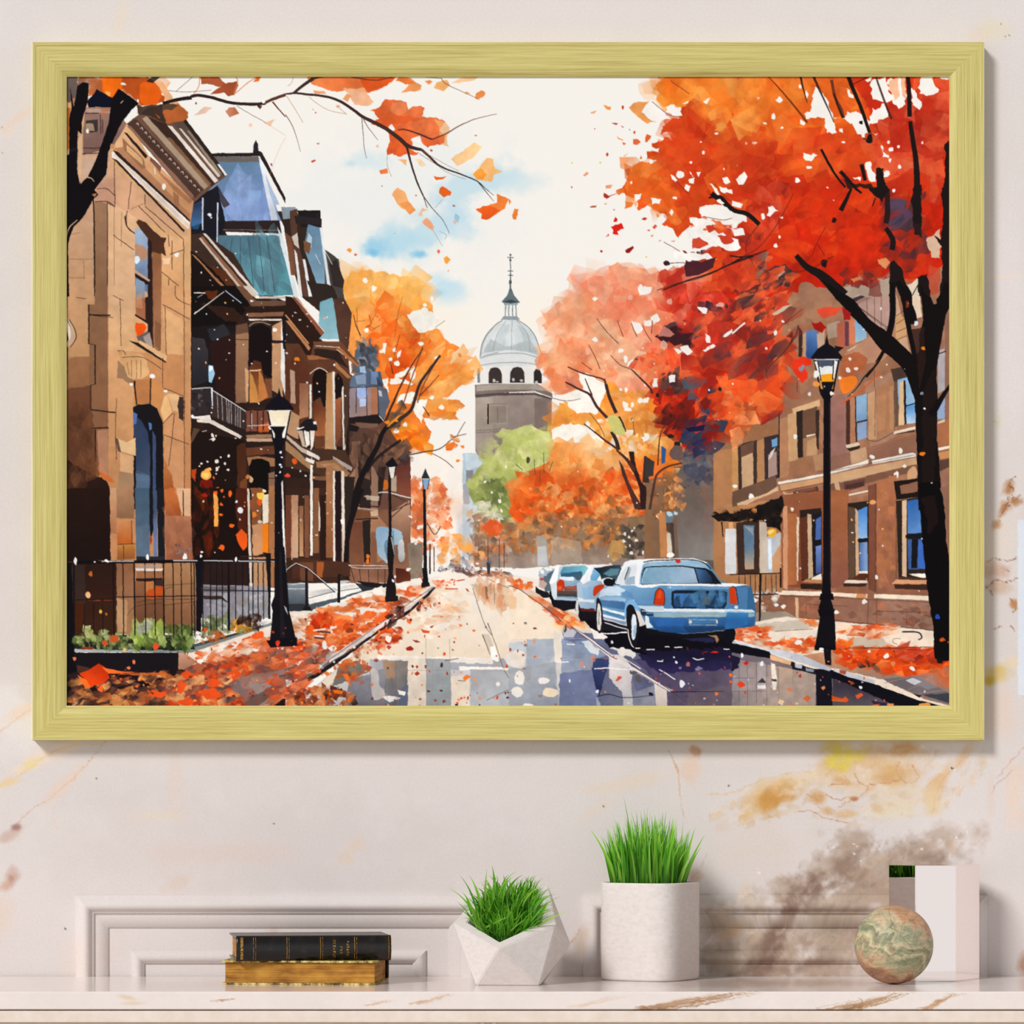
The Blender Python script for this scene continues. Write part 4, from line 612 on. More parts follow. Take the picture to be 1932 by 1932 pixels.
    P('d8c8b8', '1600 0 1618 0 1630 400 1640 620 1640 860 1625 860 1610 500', e=.8); P('8a5030', '1630 0 1730 0 1720 300 1640 340', e=2); P('efe2cc', '1730 60 1785 50 1785 300 1735 310', e=1); P('f8cc50', '1685 45 1745 45 1735 95 1695 90', sm=1); P('e25c20', '1690 100 1730 105 1720 150 1690 140', sm=1); P('c89068', '1640 320 1730 300 1740 560 1650 600', e=2); P('ef8018', '1730 310 1785 305 1785 560 1735 550', e=1); P('a87048', '1785 -20 1850 -20 1850 860 1790 860', e=1); D('dd8234', '1660 230 22', jit=.3); D('d8d0c4', '1710 290 16', jit=.3)
    P('b88c68', '1650 600 1780 590 1780 850 1650 860', e=1); P('2a1a18', '1220 620 1610 600 1610 860 1220 860', e=2); P('8a8490', '1210 830 1800 850 1800 1120 1400 1160 1220 1120', e=2, t=.1, g=('9a98a0', '1300 900 1700 1050')); P('1c1414', '1110 640 1230 640 1210 1120 1110 1160', e=1); F('1220 880 1790 880 1790 1080 1230 1080', '9aa2ac b4b4b8 7a7c84 8c8078', 60, 60, a=.6); P('3a2c28', '1210 930 1380 930 1450 1000 1380 960 1230 960'); P('5c5450', '1210 850 1500 850 1500 900 1210 900', e=2, a=.7)
    # bay between porch and turret (columns)
    T('B2')
    P('5a3626', '0 500 240 500 540 560 560 800 520 1400 0 1300', e=1, t=.12); P('2c1a14', '0 90 60 100 320 420 240 520 200 640 0 300', e=1); P('8a5038', '60 90 100 100 335 400 310 430 80 130', e=1); LL('e8e0d8', 6, '80 90 340 400', sm=0); LL('c88c5c', 12, '0 250 200 500', sm=0); P('b87a50', '0 300 30 300 220 540 200 560', e=1); D('d8d0c8', '85 232 10 125 295 10 10 580 12 10 420 6 190 350 6 60 260 6', jit=.3)
    P('9c6038', '180 600 420 590 420 630 200 640', e=1); P('6a4430', '240 480 480 480 640 680 620 700 450 560 250 540', e=1); LL('e4dcd4', 6, '260 520 470 530;440 550 640 690', sm=0); P('b06c40', '440 540 470 530 640 690 620 700', e=1); P('2c1e1a', '250 540 450 560 550 720 420 640 250 600', e=1); P('a87448', '430 650 570 790 540 800 430 700', e=1)
    D('e88018', '98 638 22', jit=.2); D('f0ece8', '420 682 11', jit=.2); P('5a3020', '0 640 200 660 200 1300 0 1280', e=1.5); P('b89880', '40 720 80 740 85 1020 45 1010', e=1); P('8a5c44', '120 840 200 840 200 1130 120 1150', e=1, g=('b07c5c', '130 850 190 1100'))
    P('e4ddd4', '208 850 225 850 228 1140 208 1150'); P('1a1010', '230 800 250 740 300 715 350 740 370 800 370 1000 340 1060 300 960 240 1000', e=1); P('5a2c1c', '240 1000 360 1060 350 1300 250 1300', e=1.5, g=('a8643c', '260 1000 330 1250')); LL('d8c8b8', 8, '210 760 290 710 370 750'); P('b08054', '355 760 410 740 430 1440 340 1430', e=1, g=('c8986c', '360 900 420 1200')); P('e6ded6', '405 740 425 740 430 980 440 1440 418 1440', g=('c0b8ac', '410 740 430 1440'))
    P('1a1010', '425 800 450 750 490 800 500 860 480 960 430 980', e=1); P('a05c3c', '430 980 480 960 480 1300 430 1400', e=1, g=('7a4630', '440 1000 470 1300')); P('e0d8ce', '485 880 500 860 520 1400 500 1500'); P('4a342a', '500 800 550 860 540 1200 510 1400', e=1)
    P('c8a078', '0 1050 120 1120 110 1330 0 1270', e=1.5, a=.8); P('6a4028', '250 1300 340 1300 340 1420 250 1400', e=1)
    # belt course
    P('4a3024', '0 1260 180 1400 520 1420 590 1580 520 1700 240 1620 0 1560', e=1); P('d8c8b8', '0 1280 130 1390 290 1470 280 1500 130 1430 0 1310', e=1, a=.85); P('b0885f', '0 1340 120 1440 240 1560 200 1580 0 1420', e=1, a=.9); P('e6ded8', '190 1420 300 1480 290 1505 180 1455'); P('ece6e0', '180 1480 250 1510 240 1540 175 1510', e=1.2); P('e0d8ce', '410 1470 580 1570 570 1600 420 1520', e=1, a=.7); P('9c6e4c', '260 1520 430 1500 560 1620 520 1660 430 1580 270 1570', e=1); P('c09068', '300 1540 430 1530 540 1640 510 1660', e=1, a=.7); D('e85c14', '78 1515 24', jit=.2); D('e84c2c', '18 1640 24', jit=.3); D('e8e4e0', '130 1600 9 175 1640 8 225 1520 6', jit=.3)
    P('7a5238', '240 1640 500 1650 510 1700 250 1690', e=1); P('d8d0c6', '410 1660 500 1690 500 1720 410 1690')
    # tall ground-floor columns
    P('33201a', '0 1650 520 1700 530 1932 0 1932', e=1); T('C2')
    P('3a241c', '0 0 540 0 520 820 0 820', e=1, t=.1); P('b8886a', '50 60 110 60 110 600 50 620', e=1, g=('d0a888', '60 100 100 600')); P('c8986c', '118 150 155 150 155 590 120 590', e=1, g=('8a5c40', '130 590 130 150')); P('7a4c34', '165 60 205 60 205 600 165 600', e=1); P('f0e8de', '212 -200 235 -200 236 580 214 580'); P('8c5c3c', '240 0 290 0 290 560 240 560', e=1, a=.9); P('e8e0d4', '285 100 305 220 306 370 287 370', a=.9); P('2a1814', '300 60 350 60 350 640 300 640', e=1); P('a87450', '350 -200 410 -200 415 600 350 600', e=1, g=('8a5638', '360 0 400 600')); P('eae2d8', '410 -150 426 -150 432 640 414 640'); P('24161a', '430 -150 480 -150 480 700 440 700', e=1); P('e8dccc', '482 -150 505 -150 520 740 490 740', g=('b8987c', '490 300 510 740')); D('fafafa', '490 290 18', jit=.3); P('2e2420', '510 -100 600 -100 540 500 520 500', e=1); P('6a3a28', '0 60 50 60 50 600 0 600', e=1)
    P('4a2c20', '60 600 560 640 560 760 60 780', e=1.5); P('a05428', '270 630 330 640 320 770 270 760', e=1.5); P('7a4c34', '120 640 240 640 240 800 130 800', e=1, a=.7)

    # ================= sandstone building =================
    T('P')
    P('d8a878', '126 160 250 240 362 430 362 1060 362 1180 126 1190', e=.8, t=.06, g=('c0855a', '300 600 300 960'))
    P('c49c7e', '126 300 205 300 205 680 126 700', e=1, g=('a87850', '160 400 160 780')); P('9a6a48', '126 680 182 660 184 900 126 920', e=2, g=('5a3424', '150 700 150 900'))
    T('A1')
    P('caa284', '20 640 420 640 420 2450 20 2450', e=1, g=('c09064', '200 900 200 2400')); P('dcb088', '395 1120 640 1120 640 1932 395 1932', e=1); P('d2a27e', '400 760 1100 1380 1100 1420 640 1250 390 1100', e=1.5); P('9a7458', '280 1110 390 1110 390 1932 280 1932', e=1, g=('8a6448', '280 1200 390 1900')); P('e0b082', '860 1400 1050 1440 1050 1932 860 1932', e=1, g=('d29c68', '900 1400 900 1932'))
    P('c49078', '300 960 460 900 460 1150 290 1100', e=2, a=.7)
    # cornice
    P('6e4e40', '560 440 740 300 880 280 1080 420 1430 885 1310 975 1140 1120 1020 1000', e=1); P('e0b084', '430 640 520 480 1140 1110 1105 1320', e=1, g=('c48c60', '500 560 1100 1200'))
    P('f0e4dc', '430 690 450 680 1105 1290 1105 1320 1090 1350 430 730'); P('2e221e', '440 665 480 680 1105 1270 1105 1290 460 700'); P('32241e', '430 735 470 750 1060 1360 1050 1375'); P('d8c0ac', '455 695 1100 1310 1090 1340 440 715', e=.8, a=.6); P('a87454', '440 650 540 640 1105 1220 1105 1270 480 680', e=1, a=.8)
    P('9a6c4c', '520 560 700 740 720 820 690 830 530 660', e=1); P('d8a878', '560 620 690 740 700 800 560 680', e=1); P('2c201c', '530 510 560 520 740 720 720 740'); P('7a5240', '760 720 860 810 850 860 760 760', e=1); P('e8dcd0', '795 810 808 820 808 880 798 870'); D('f4f0ea', '880 985 20', jit=.3); P('9a6444', '780 800 1130 1110 1100 1130 960 1010', e=1, a=.7); P('a06c4c', '960 1020 1010 1060 1010 1180 970 1140', e=1)
    P('4a342c', '560 440 640 400 1220 1010 1150 1080', e=1); P('8a6452', '560 460 590 460 1140 1060 1120 1100', e=1)
    for i in range(16):
        t = i/15; x, y = 640+t*530, 445+t*570
        L('b8a498', 11, [x, y, x+14, y-10, x+20, y+12], 8); 
        if i % 2: L('2a1e1a', 7, [x+6, y-4, x+14, y+12])
    P('a8937c', '690 395 730 375 1270 970 1230 1010', e=.8); P('3a2820', '740 380 900 440 1320 960 1290 980', e=1); P('8a6448', '900 560 940 560 1290 960 1260 980', e=1, a=.8); P('e4dcd4', '910 455 950 460 1350 930 1320 950', e=.6); P('5a4a40', '960 440 1040 400 1400 880 1370 920', e=1); P('d8ccc0', '1010 480 1030 480 1370 890 1350 905', e=.6); P('2c221e', '1040 410 1070 400 1430 880 1400 890'); P('f0ece8', '1340 790 1360 790 1430 880 1410 890'); P('a08c78', '1080 500 1100 500 1380 870 1360 880', a=.8)
    # front pavilion top
    P('987468', '200 300 440 300 560 440 440 640 180 710 180 520', e=1, g=('7c5c54', '250 320 300 680')); P('c8a898', '200 310 440 310 460 350 200 340', e=1, a=.7); P('3c3230', '205 410 310 405 305 510 250 520 200 480', e=1); P('b89c80', '200 440 270 440 280 500 210 510', e=2, a=.8); D('f6f0ea', '220 505 17', jit=.2); LL('3a2a2a', 8, '330 360 335 530;350 400 350 520;200 350 320 350;180 650 360 650;175 700 350 690', sm=0, a=.9); P('d4a888', '150 520 175 520 170 720 260 720 330 700 290 880 150 960 135 880', e=1); P('d8a888', '440 310 475 340 460 360 440 340'); P('c8a890', '180 740 260 730 300 760 200 900 160 900', e=1)
    P('b4642c', '20 300 70 300 60 650 20 700', e=2); D('e8e4dc', '220 215 14', jit=.3)
    # upper window
    P('4a2c20', '640 1290 660 1265 720 1290 850 1420 900 1430 880 1480 900 1580 860 1560 855 1700 850 2400 780 2400 770 1800 780 1560 700 1380', e=1.5); P('8a5a3c', '780 1540 860 1570 855 2400 790 2380', e=.8, g=('a87450', '790 1600 840 2200')); P('9cb0c8', '630 1340 680 1350 740 1430 745 1900 630 1840', e=1, g=('6a7c9c', '680 1400 700 1800')); P('b08468', '630 1480 700 1500 740 1560 700 1620 640 1560', sm=1, e=2); P('d8e8f4', '630 1590 660 1585 672 1620 650 1650 630 1640', sm=1); P('2a1c1c', '740 1430 775 1460 780 2350 740 2350'); P('c89a7c', '630 1700 760 1790 750 1810 630 1730'); P('241a1c', '630 1730 760 1810 730 1830 630 1760'); P('8a9cb4', '635 1780 715 1810 715 2100 635 2100', g=('a8704c', '670 1850 670 2100'))
    D('f0ece8', '990 1570 20', jit=.3); P('ecc8a4', '870 1600 940 1600 930 1650 870 1650', e=2); LL(INKC, 7, '450 760 455 1150;395 1120 460 1160;300 1005 380 1000 455 1060;290 1115 390 1110 450 1150;600 940 590 1000 570 1180;715 1050 715 1140;560 1190 560 1330 620 1380;440 1400 620 1530;860 1720 1105 1920;715 1150 1050 1440;660 1150 890 1380;950 1450 950 1700;1050 1440 1052 1932;920 1780 920 1932;915 1400 925 1500;930 1570 1050 1530;540 1240 550 1300', a=.75, e=1); LL('6a4a3a', 5, '450 1160 450 1932;515 1200 510 1500;590 1180 700 1130;60 1610 270 1610;185 1620 190 1780;60 1770 200 1770;60 1400 150 1380', a=.6)
    LL('241816', 12, '268 1090 275 1250 282 1932', w2=12); LL('2a1c18', 8, '390 1110 392 1400 390 1932', a=.8); LL('2a1c18', 9, '550 1230 555 1320 630 1390', a=.85)
    # trim between upper and lower
    T('B1')
    P('8a6448', '285 0 395 0 400 1640 300 1640 230 1500 235 500 230 160 280 160', e=1, g=('84583c', '300 100 340 1500')); P('dcb088', '400 0 625 0 620 560 400 560', e=1, g=('d8a878', '500 0 500 560')); P('d49c6c', '860 0 1050 0 1050 900 870 900 900 640 860 560', e=1); P('e2b07c', '870 180 1045 300 1040 620 900 590', e=1, a=.8); P('d8a070', '1055 0 1105 50 1110 1932 1060 1932', e=1, g=('b87c50', '1080 100 1080 1900'))
    P('c88c5c', '470 560 1050 600 1050 1932 470 1932', e=1.5, g=('b47848', '700 600 700 1900')); P('d6a272', '400 560 480 560 620 880 620 1932 400 1932', e=1, g=('b88054', '500 600 500 1900')); P('c99064', '880 900 1050 940 1050 1932 880 1932', e=2)
    P('2e1e1c', '720 100 780 80 780 340 720 300', e=1); P('aa6a48', '640 120 720 100 720 300 640 240', e=1); P('dc9a6c', '650 80 690 60 700 200 640 180', e=2, a=.6); P('f05414', '635 315 700 320 730 360 690 440 680 470 640 440', e=1.5, j=1.5, step=20); LL('2a1c1a', 14, '630 250 760 330', sm=0, w2=20); P('6a6060', '640 440 740 390 780 480 720 520 660 480', e=1.5); P('a89890', '700 440 760 400 780 520 740 530', e=1); P('e2b484', '670 470 905 600 900 650 660 510', e=.7); P('2c1e1a', '575 470 660 495 900 655 895 665 650 520'); P('8a5c40', '800 300 855 330 855 560 800 520', e=.8)
    P('c89868', '500 600 560 570 700 600 740 700 750 760 690 800 600 800 540 760', sm=1, e=1.5, g=('e0b07c', '560 620 700 760')); P('8a6a50', '480 640 530 690 560 780 620 820 600 860 520 800 475 800', e=2, a=.8); LL('7a5238', 4, '600 640 600 790;640 640 645 800;680 640 680 790;560 660 580 770'); P('b87848', '630 820 760 800 755 1030 640 1030', e=1); P('c88850', '770 800 880 880 830 1060 780 1030', e=1.5); P('e4b47c', '850 1080 880 960 910 940 950 1090 880 1180', e=1); P('dcb080', '910 930 1000 940 1040 1000 1020 1100 960 1080', e=1.5); P('3a2a28', '1010 950 1050 960 1050 1170 1010 1140 1000 1040', e=2)
    LL('241816', 16, '625 820 630 900 645 1030', w2=10); LL('241816', 11, '765 800 760 1030'); D('f0f0f0', '598 850 14 770 780 22 893 910 16', jit=.4); LL(INKC, 6, '880 885 1050 950;870 620 870 880;860 1200 960 1100;880 1285 1100 1370;870 160 1105 290;890 180 900 600;1055 60 1058 1932;980 0 985 100 1105 170;480 560 530 560 550 600;230 250 440 275;500 110 510 520;440 80 530 130;120 100 210 110;970 1100 940 1400 920 1560;1045 1780 1045 1932;470 970 460 1250 470 1500;510 620 700 620 860 720', a=.75, e=1); LL('241816', 11, '230 160 230 500 285 510 285 850 245 860 245 1080;245 1070 460 1095;245 1230 400 1225;285 1240 290 1520;235 250 420 255', sm=0)
    P('b88058', '640 1340 860 1280 880 1932 640 1932', a=0)
    P('161418', '615 1050 660 1025 760 1020 820 1060 870 1180 880 1932 620 1932', e=1); P('2c3854', '615 1120 680 1160 740 1260 760 1400 760 1932 640 1932 635 1320 620 1300', e=1, g=('4a5c70', '680 1200 700 1900')); P('5068a0', '615 1090 650 1110 640 1190 615 1200', e=1); P('4c74ac', '745 1180 770 1190 775 1240 755 1250', e=1); P('3c4c70', '780 1250 810 1300 810 1932 785 1932', e=.8); P('566c86', '640 1620 750 1640 755 1932 640 1932', e=1.5); LL('5c6c84', 4, '640 1600 750 1640')
    P('e4bc8c', '480 1320 560 1350 635 1310 635 1470 510 1430 480 1380', e=1); P('d8a87c', '500 1440 620 1480 615 1640 500 1600', e=1); P('9a7c60', '490 1600 615 1620 615 1932 470 1932', e=2, a=.8); P('4a3c34', '455 1310 480 1320 510 1440 480 1430', e=1.5, a=.8); P('b8703c', '880 1500 950 1640 1000 1932 880 1932', e=3, g=('8a3814', '900 1600 940 1900')); P('c86a34', '300 1560 330 1540 400 1640 460 1700 400 1690 330 1660', e=2, j=2)
    P('5a3424', '25 900 240 860 290 1440 300 1660 25 1932', e=4, a=.6); P('2e1a14', '25 1500 290 1640 400 1700 405 1932 25 1932', e=3, g=('24140f', '100 1600 300 1900')); F('30 1100 240 1000 280 1600 30 1800', '6a4028 4a2c1e 7a4c30 5c3826', 50, 90, ang=88, asp=2, a=.5); P('b88468', '300 1250 395 1240 400 1640 320 1600', e=1, a=.8)
    P('c8a88c', '25 290 70 300 110 400 100 480 60 520 25 530', sm=1, e=.6); P('2a1e1c', '25 310 50 310 70 380 60 450 25 500', sm=1); P('e8dccc', '35 300 60 340 75 420 60 470 45 400', sm=1); LL('2a1e1c', 6, '60 290 110 380 120 450 70 530')
    # basement zone
    T('C1')
    P('8a5a3c', '400 0 1110 0 1120 1160 400 1200', e=1, a=.0); P('c89a74', '410 0 470 0 470 400 415 380', e=1.5, g=('a8704c', '440 0 440 380')); P('a87c5c', '470 0 620 0 625 260 470 260', e=2, g=('8a6448', '500 20 560 250')); P('c88858', '475 270 600 270 610 480 475 490', e=1, g=('b05c28', '540 280 560 470')); P('b87838', '475 485 630 480 630 610 475 620', e=1, g=('94582c', '540 490 540 600')); LL(INKC, 5, '530 490 530 610;475 485 630 480;600 280 605 480')
    P('42586c', '630 0 755 0 760 600 640 610', e=1, g=('54667a', '690 20 690 560')); P('5a6c80', '640 330 750 320 760 580 640 590', e=2, a=.7); P('16161c', '755 0 785 0 790 350 765 460 755 300'); P('44506c', '785 20 820 20 820 600 790 600', g=('6478a4', '800 200 800 300')); P('1a1a20', '820 0 880 0 890 640 830 640'); P('a83c24', '755 440 768 410 780 450 768 490'); P('24262c', '640 590 880 590 890 650 640 640', e=1)
    P('c06c38', '880 0 980 0 1030 240 890 240', e=2.5, g=('9a4a24', '900 100 960 240')); P('dcae88', '990 0 1110 0 1110 250 1030 230', e=1); P('b87858', '890 240 1115 240 1130 620 900 620', e=1.5, g=('8c5440', '1000 260 1000 600')); F('900 250 1110 250 1120 600 900 600', 'c08060 a86a4c b4704c 94583c', 24, 70, ang=85, asp=2.5, a=.5); LL(INKC, 9, '1045 20 1050 240'); F('980 480 1100 500 1110 600 990 610', '7a6a68 9a8a88 5c5050', 12, 26)
    P('24140f', '25 0 410 0 420 620 25 640', e=1.5, g=('1c100e', '100 50 300 600')); P('281712', '80 640 470 640 470 1300 100 1340', e=1.5, g=('3a2014', '200 700 300 1200')); P('3a2c2a', '80 660 200 660 200 1000 90 1000', e=2, a=.6); P('4a200c', '100 970 190 990 190 1200 110 1200', e=3, a=.7)
    P('8a5c40', '470 640 630 640 630 1260 470 1260', e=1.5, g=('a07450', '540 700 540 1100')); P('a87a54', '880 650 1170 640 1170 1250 880 1250', e=1.5, g=('84583c', '1000 700 1000 1200')); P('8a5a3c', '630 800 880 790 880 1240 630 1240', e=1.5, g=('6a4430', '700 820 700 1200')); P('e6dcd0', '635 690 880 695 860 715 640 712'); P('9a6444', '640 715 870 715 870 780 640 780', e=1); P('24181a', '635 780 870 775 860 810 640 800'); P('c07844', '720 810 790 800 790 960 720 940', e=1.5); P('c4501c', '790 860 870 850 870 930 730 950 740 880', e=2, sm=1); P('3a2a26', '790 790 870 790 870 850 800 840', e=1)
    LL(INKC, 5, '640 990 800 960 1150 960;560 1100 640 1020 870 990;880 1010 1160 980;640 930 730 940;890 840 1150 820;890 870 960 850', a=.7); LL('a8502c', 6, '170 965 330 970;360 970 440 965'); D('eab480', '223 920 26', jit=.15); D('d8b040', '332 1065 15', jit=.2); D('c05c24', '382 1088 13 245 740 20', jit=.3); P('c89c74', '470 960 560 960 560 1240 480 1240', e=2, a=.7)
def street(b):
    T, P, L, D, F, Wh, LL = b.T, b.P, b.L, b.D, b.F, b.Wh, b.LL
    T('P')
    # road
    P('f4e8da', '850 1072 905 1072 1010 1090 1160 1110 1400 1180 1800 1240 1800 1340 540 1340 820 1100', e=1, t=.03, g=('a9a9ae', '880 1150 900 1330'))
    P('f6ecdf', '840 1072 900 1074 1000 1200 1100 1240 1040 1260 700 1240 560 1330 800 1110', e=4, t=.03, g=('ecd9c2', '850 1100 850 1250'))
    P('6a7090', '1060 1180 1100 1190 1400 1230 1780 1340 1080 1340 1060 1260', e=4, t=.12, g=('4c4c68', '1080 1260 1400 1300'))
    P('5a5468', '1240 1240 1400 1220 1640 1290 1740 1340 1260 1340', e=4, t=.12, g=('7a6c70', '1300 1240 1420 1330'))
    P('cfd4da', '960 1200 1062 1200 1140 1340 960 1340', e=4, t=.05, g=('9aa0ac', '1000 1200 1000 1330')); P('f0dcc4', '960 1130 1050 1150 1060 1210 960 1210', e=5, a=.8); P('a9a9b0', '700 1240 960 1240 960 1340 690 1340', e=3, t=.06)
    T('C2')
    P('e8c8a8', '1600 830 1932 830 1932 1030 1820 1030 1700 950', e=3, t=.1); F('1600 800 1932 800 1932 1020 1750 1010', 'd98a5a e0a070 c8845c f0b890 e8d0b8', 40, 60, ang=88, asp=2.5, a=.7); P('7a5a48', '1725 850 1745 850 1750 960 1738 960', a=.8); P('8a6048', '1800 830 1808 830 1812 1000 1804 1000', a=.6)
    F('1000 850 1500 800 1600 1000 1250 1300 1000 1300 800 1300', 'f3dcc4 f8ede0 eed0b0 f0b080 fbf4ea', 90, 60, asp=2.5, ang=0, a=.5); F('1180 900 1600 900 1500 1250 1000 1250', 'f0a878 e8905c f6caa4', 50, 40, asp=2.6, ang=0, a=.45)
    P('f8efe4', '800 1440 1800 1470 1800 1520 800 1480', e=3, a=.8); P('f8efe6', '1500 1540 1932 1550 1932 1570 1500 1570', e=2); P('a8a8ac', '1590 1600 1932 1580 1932 1932 1590 1932', e=2, t=.08, g=('b8bcc2', '1600 1600 1900 1900')); P('c8c8ca', '1430 1570 1600 1570 1600 1932 1440 1932', e=2); P('f0dcc4', '1430 1620 1590 1620 1590 1932 1440 1932', e=2, a=.75); P('a4a8aa', '1215 1470 1420 1480 1430 1932 1215 1932', e=1.5, g=('8a9094', '1300 1500 1300 1900')); P('eddccb', '1055 1470 1215 1470 1215 1932 1055 1932', e=1.5, g=('d8c8ba', '1100 1500 1100 1900')); P('8a8078', '850 1490 1055 1490 1055 1932 850 1932', e=2, t=.12, g=('5a5c66', '900 1500 1000 1900')); P('b08868', '840 1490 950 1490 940 1650 860 1640', e=4, a=.7); P('8a8a92', '560 1650 860 1560 860 1932 500 1932', e=3, t=.1, g=('6a6870', '700 1600 700 1900')); P('c4bcb6', '740 1580 800 1580 810 1700 850 1740 860 1800 760 1820', e=2, sm=1, a=.8); P('5c6478', '970 1740 1060 1700 1060 1932 970 1932', e=3); P('dcd8d8', '830 1800 900 1790 1000 1810 900 1850', e=1); P('f0ece6', '970 1740 1040 1760 1030 1790 980 1780', e=1, j=1); P('4c4844', '440 1560 600 1480 760 1560 500 1680 400 1720', e=4, a=.7)
    P('e6e0d8', '1700 1170 1760 1160 1790 1260 1700 1260', e=2, a=.5); P('b8a898', '1700 1265 1760 1260 1870 1530 1820 1530', e=1.5, a=.5); LL('6a5c54', 8, '1705 1265 1770 1440;1750 1165 1790 1270', w2=5); LL('6c6058', 5, '1620 860 1720 1170 1800 1300 1880 1540 1932 1640;1932 1740 1740 1830'); P('fdfaf4', '1770 1370 1810 1360 1850 1490 1830 1500 1780 1470', e=1); LL('4a4642', 5, '1380 1490 1500 1470;1490 1660 1560 1665'); LL('908a86', 3, '1220 1480 1220 1900;1270 1480 1270 1900;1420 1300 1430 1900;780 1570 1420 1575;735 1590 745 1760;1215 1300 1215 1500;880 1580 880 1900;970 1500 970 1900', a=.7)
    # left pavement
    T('P')
    P('efe6da', '545 1180 640 1150 740 1100 830 1085 845 1090 700 1180 540 1300 200 1331 126 1331 126 1230 350 1235 480 1160', e=1.5, t=.04)
    T('C2')
    P('2e3238', '0 1000 40 1000 420 990 640 900 880 850 900 820 700 830 600 820 660 880 460 950 240 1050 210 1080 0 1060', e=1); P('4a545c', '200 1000 660 900 720 880 200 1060', e=1.5, t=.1); P('8a949a', '10 820 200 815 200 1000 20 1000', e=1, t=.1, g=('4a545e', '100 820 100 1000')); P('eae4dc', '200 890 420 860 460 880 250 940 200 930', e=1, g=('b8b8ba', '200 900 400 900')); P('ece8e0', '200 975 410 910 412 945 210 1005', e=.8); P('d8d4ce', '470 850 590 830 610 850 470 880', e=.8); P('eeeae2', '490 910 640 870 662 885 600 905 500 930', e=.8); P('c8c8ca', '460 800 540 795 560 810 470 830', e=.8); LL('e0e4e6', 6, '40 830 190 820;20 870 190 868', sm=0); LL('2a2c30', 5, '200 950 430 890;460 890 640 860', sm=0)
    LL('e4e4e8', 6, '0 710 90 645 190 690 300 780 430 890', sm=0); LL('1e1a1c', 7, '10 720 90 655 190 700 300 790 430 900;460 740 560 790', sm=0); LL('1c1618', 20, '180 690 185 1070;465 740 460 990', w2=26, sm=0); P('1c181a', '140 1060 160 1020 215 1020 230 1070'); LL('5a2c20', 7, '280 635 330 635 390 680 450 670'); LL('e0dedc', 7, '545 660 620 690 920 690;545 665 680 668 930 672', sm=1, w2=4); LL('3a2420', 6, '560 670 600 820;640 700 650 820;720 700 722 830;800 700 800 840;860 700 860 850'); P('1c1618', '610 800 880 830 860 860 700 850', e=1.5)
    P('e8ddd0', '540 980 700 900 870 860 1060 810 1180 850 1280 840 700 1240 0 1760 0 1060 250 1060', e=2, t=.05)
    F('560 960 760 930 980 960 1080 990 900 1030 600 1010', 'd85a24 e87a3c b8441c ee9a68 8a3418', 60, 40, asp=2.4, ang=5); F('270 1040 600 1030 600 1070 280 1080', 'e07a44 f0a878 c8602c', 30, 40, asp=3, ang=0); F('950 880 1200 840 1180 920 980 950', 'e86a34 f09a70 d85a28', 36, 36, asp=2, ang=0); D('f4ece2', '800 880 40 700 920 36 1020 840 40', jit=.4)
    F('0 1100 250 1100 250 1300 80 1280', 'f2e4d4 e8b088 d06c38 f6ede2 c8784c', 50, 44, asp=3, ang=0)
    F('230 1100 900 1080 860 1180 480 1400 330 1420 200 1250', 'e2581c ec6f30 cf4a18 f08a4c b83c14 e8662c d85a24', 230, 46, asp=2.2, ang=-10); F('230 1100 420 1100 380 1200 230 1200', 'c8300f d84418 a82c10', 24, 44); F('60 1280 360 1300 340 1460 0 1500 0 1370', 'd8481c b83a18 e4682c 7a2a1a e88a58 8a3020', 90, 44, asp=2, ang=-8)
    F('0 1420 420 1420 300 1600 0 1700', '5a4848 c8441c 8a4a3c 4a4448 b8501c e0683a a8a0a0', 70, 50, asp=2.4, ang=-10); D('ece8e6', '215 1495 40 0 1490 20 95 1580 16 290 1540 20 340 1350 30 400 1380 26 600 1370 14', jit=.4); P('f0ece8', '0 1600 60 1640 0 1670'); D('8a3a20', '555 1230 28 120 1600 0', jit=.3); LL('5a3c34', 16, '270 1235 390 1245;250 1290 340 1300', sm=0); LL('f0ece4', 12, '240 1230 350 1215;250 1275 330 1280', sm=0)
    # leaves in the gutter
    F('840 1200 1000 1200 990 1330 700 1340 780 1260', 'e0481a c83a14 e86a30 8a2c18', 70, 36, asp=1.8, ang=-8); F('560 1330 860 1330 820 1420 560 1470', 'd8562c e8885c b04a2c f0b890 8a4a38', 50, 34); F('400 1500 720 1480 660 1700 440 1680', 'e06a28 c85a28 b04a2c 7a4030', 26, 50); F('0 1720 560 1720 600 1932 0 1932', 'c8561c 8a3018 e0702c 5a2418 3a2420 d89060 6a3424', 120, 56, asp=1.8)
    # kerb line
    P('201a1c', '0 1770 320 1560 640 1340 860 1190 1080 1040 1290 850 1300 860 1240 930 1060 1090 900 1180 800 1250 640 1370 380 1560 100 1740 0 1820', e=1, j=1); P('d6c8c4', '0 1690 250 1560 500 1380 800 1180 1100 1000 1270 850 1285 855 1090 1030 830 1200 640 1340 400 1480 100 1660 0 1730', e=1, t=.12); P('6a5a58', '0 1735 130 1655 400 1490 640 1345 640 1355 380 1520 100 1690 0 1760', e=1, a=.8); LL('3a2c2c', 4, '0 1700 300 1530 640 1300 900 1110 1280 850'); P('e4e0e0', '260 1530 300 1525 320 1545 280 1565'); D('eae6e4', '595 1370 13 420 1500 10', jit=.3)
    F('900 1060 1080 1050 1030 1110 880 1200 830 1220', '5a2a20 2a1a1a 8a4a3a', 26, 40); F('1150 980 1260 960 1240 1060 1150 1060', '7a2c20 c8583c 3a2420', 16, 24); LL('c8543c', 5, '1160 960 1160 1080'); F('1170 940 1350 930 1280 1050 1180 1050', 'd0784c e09a70 b8603c', 20, 22)
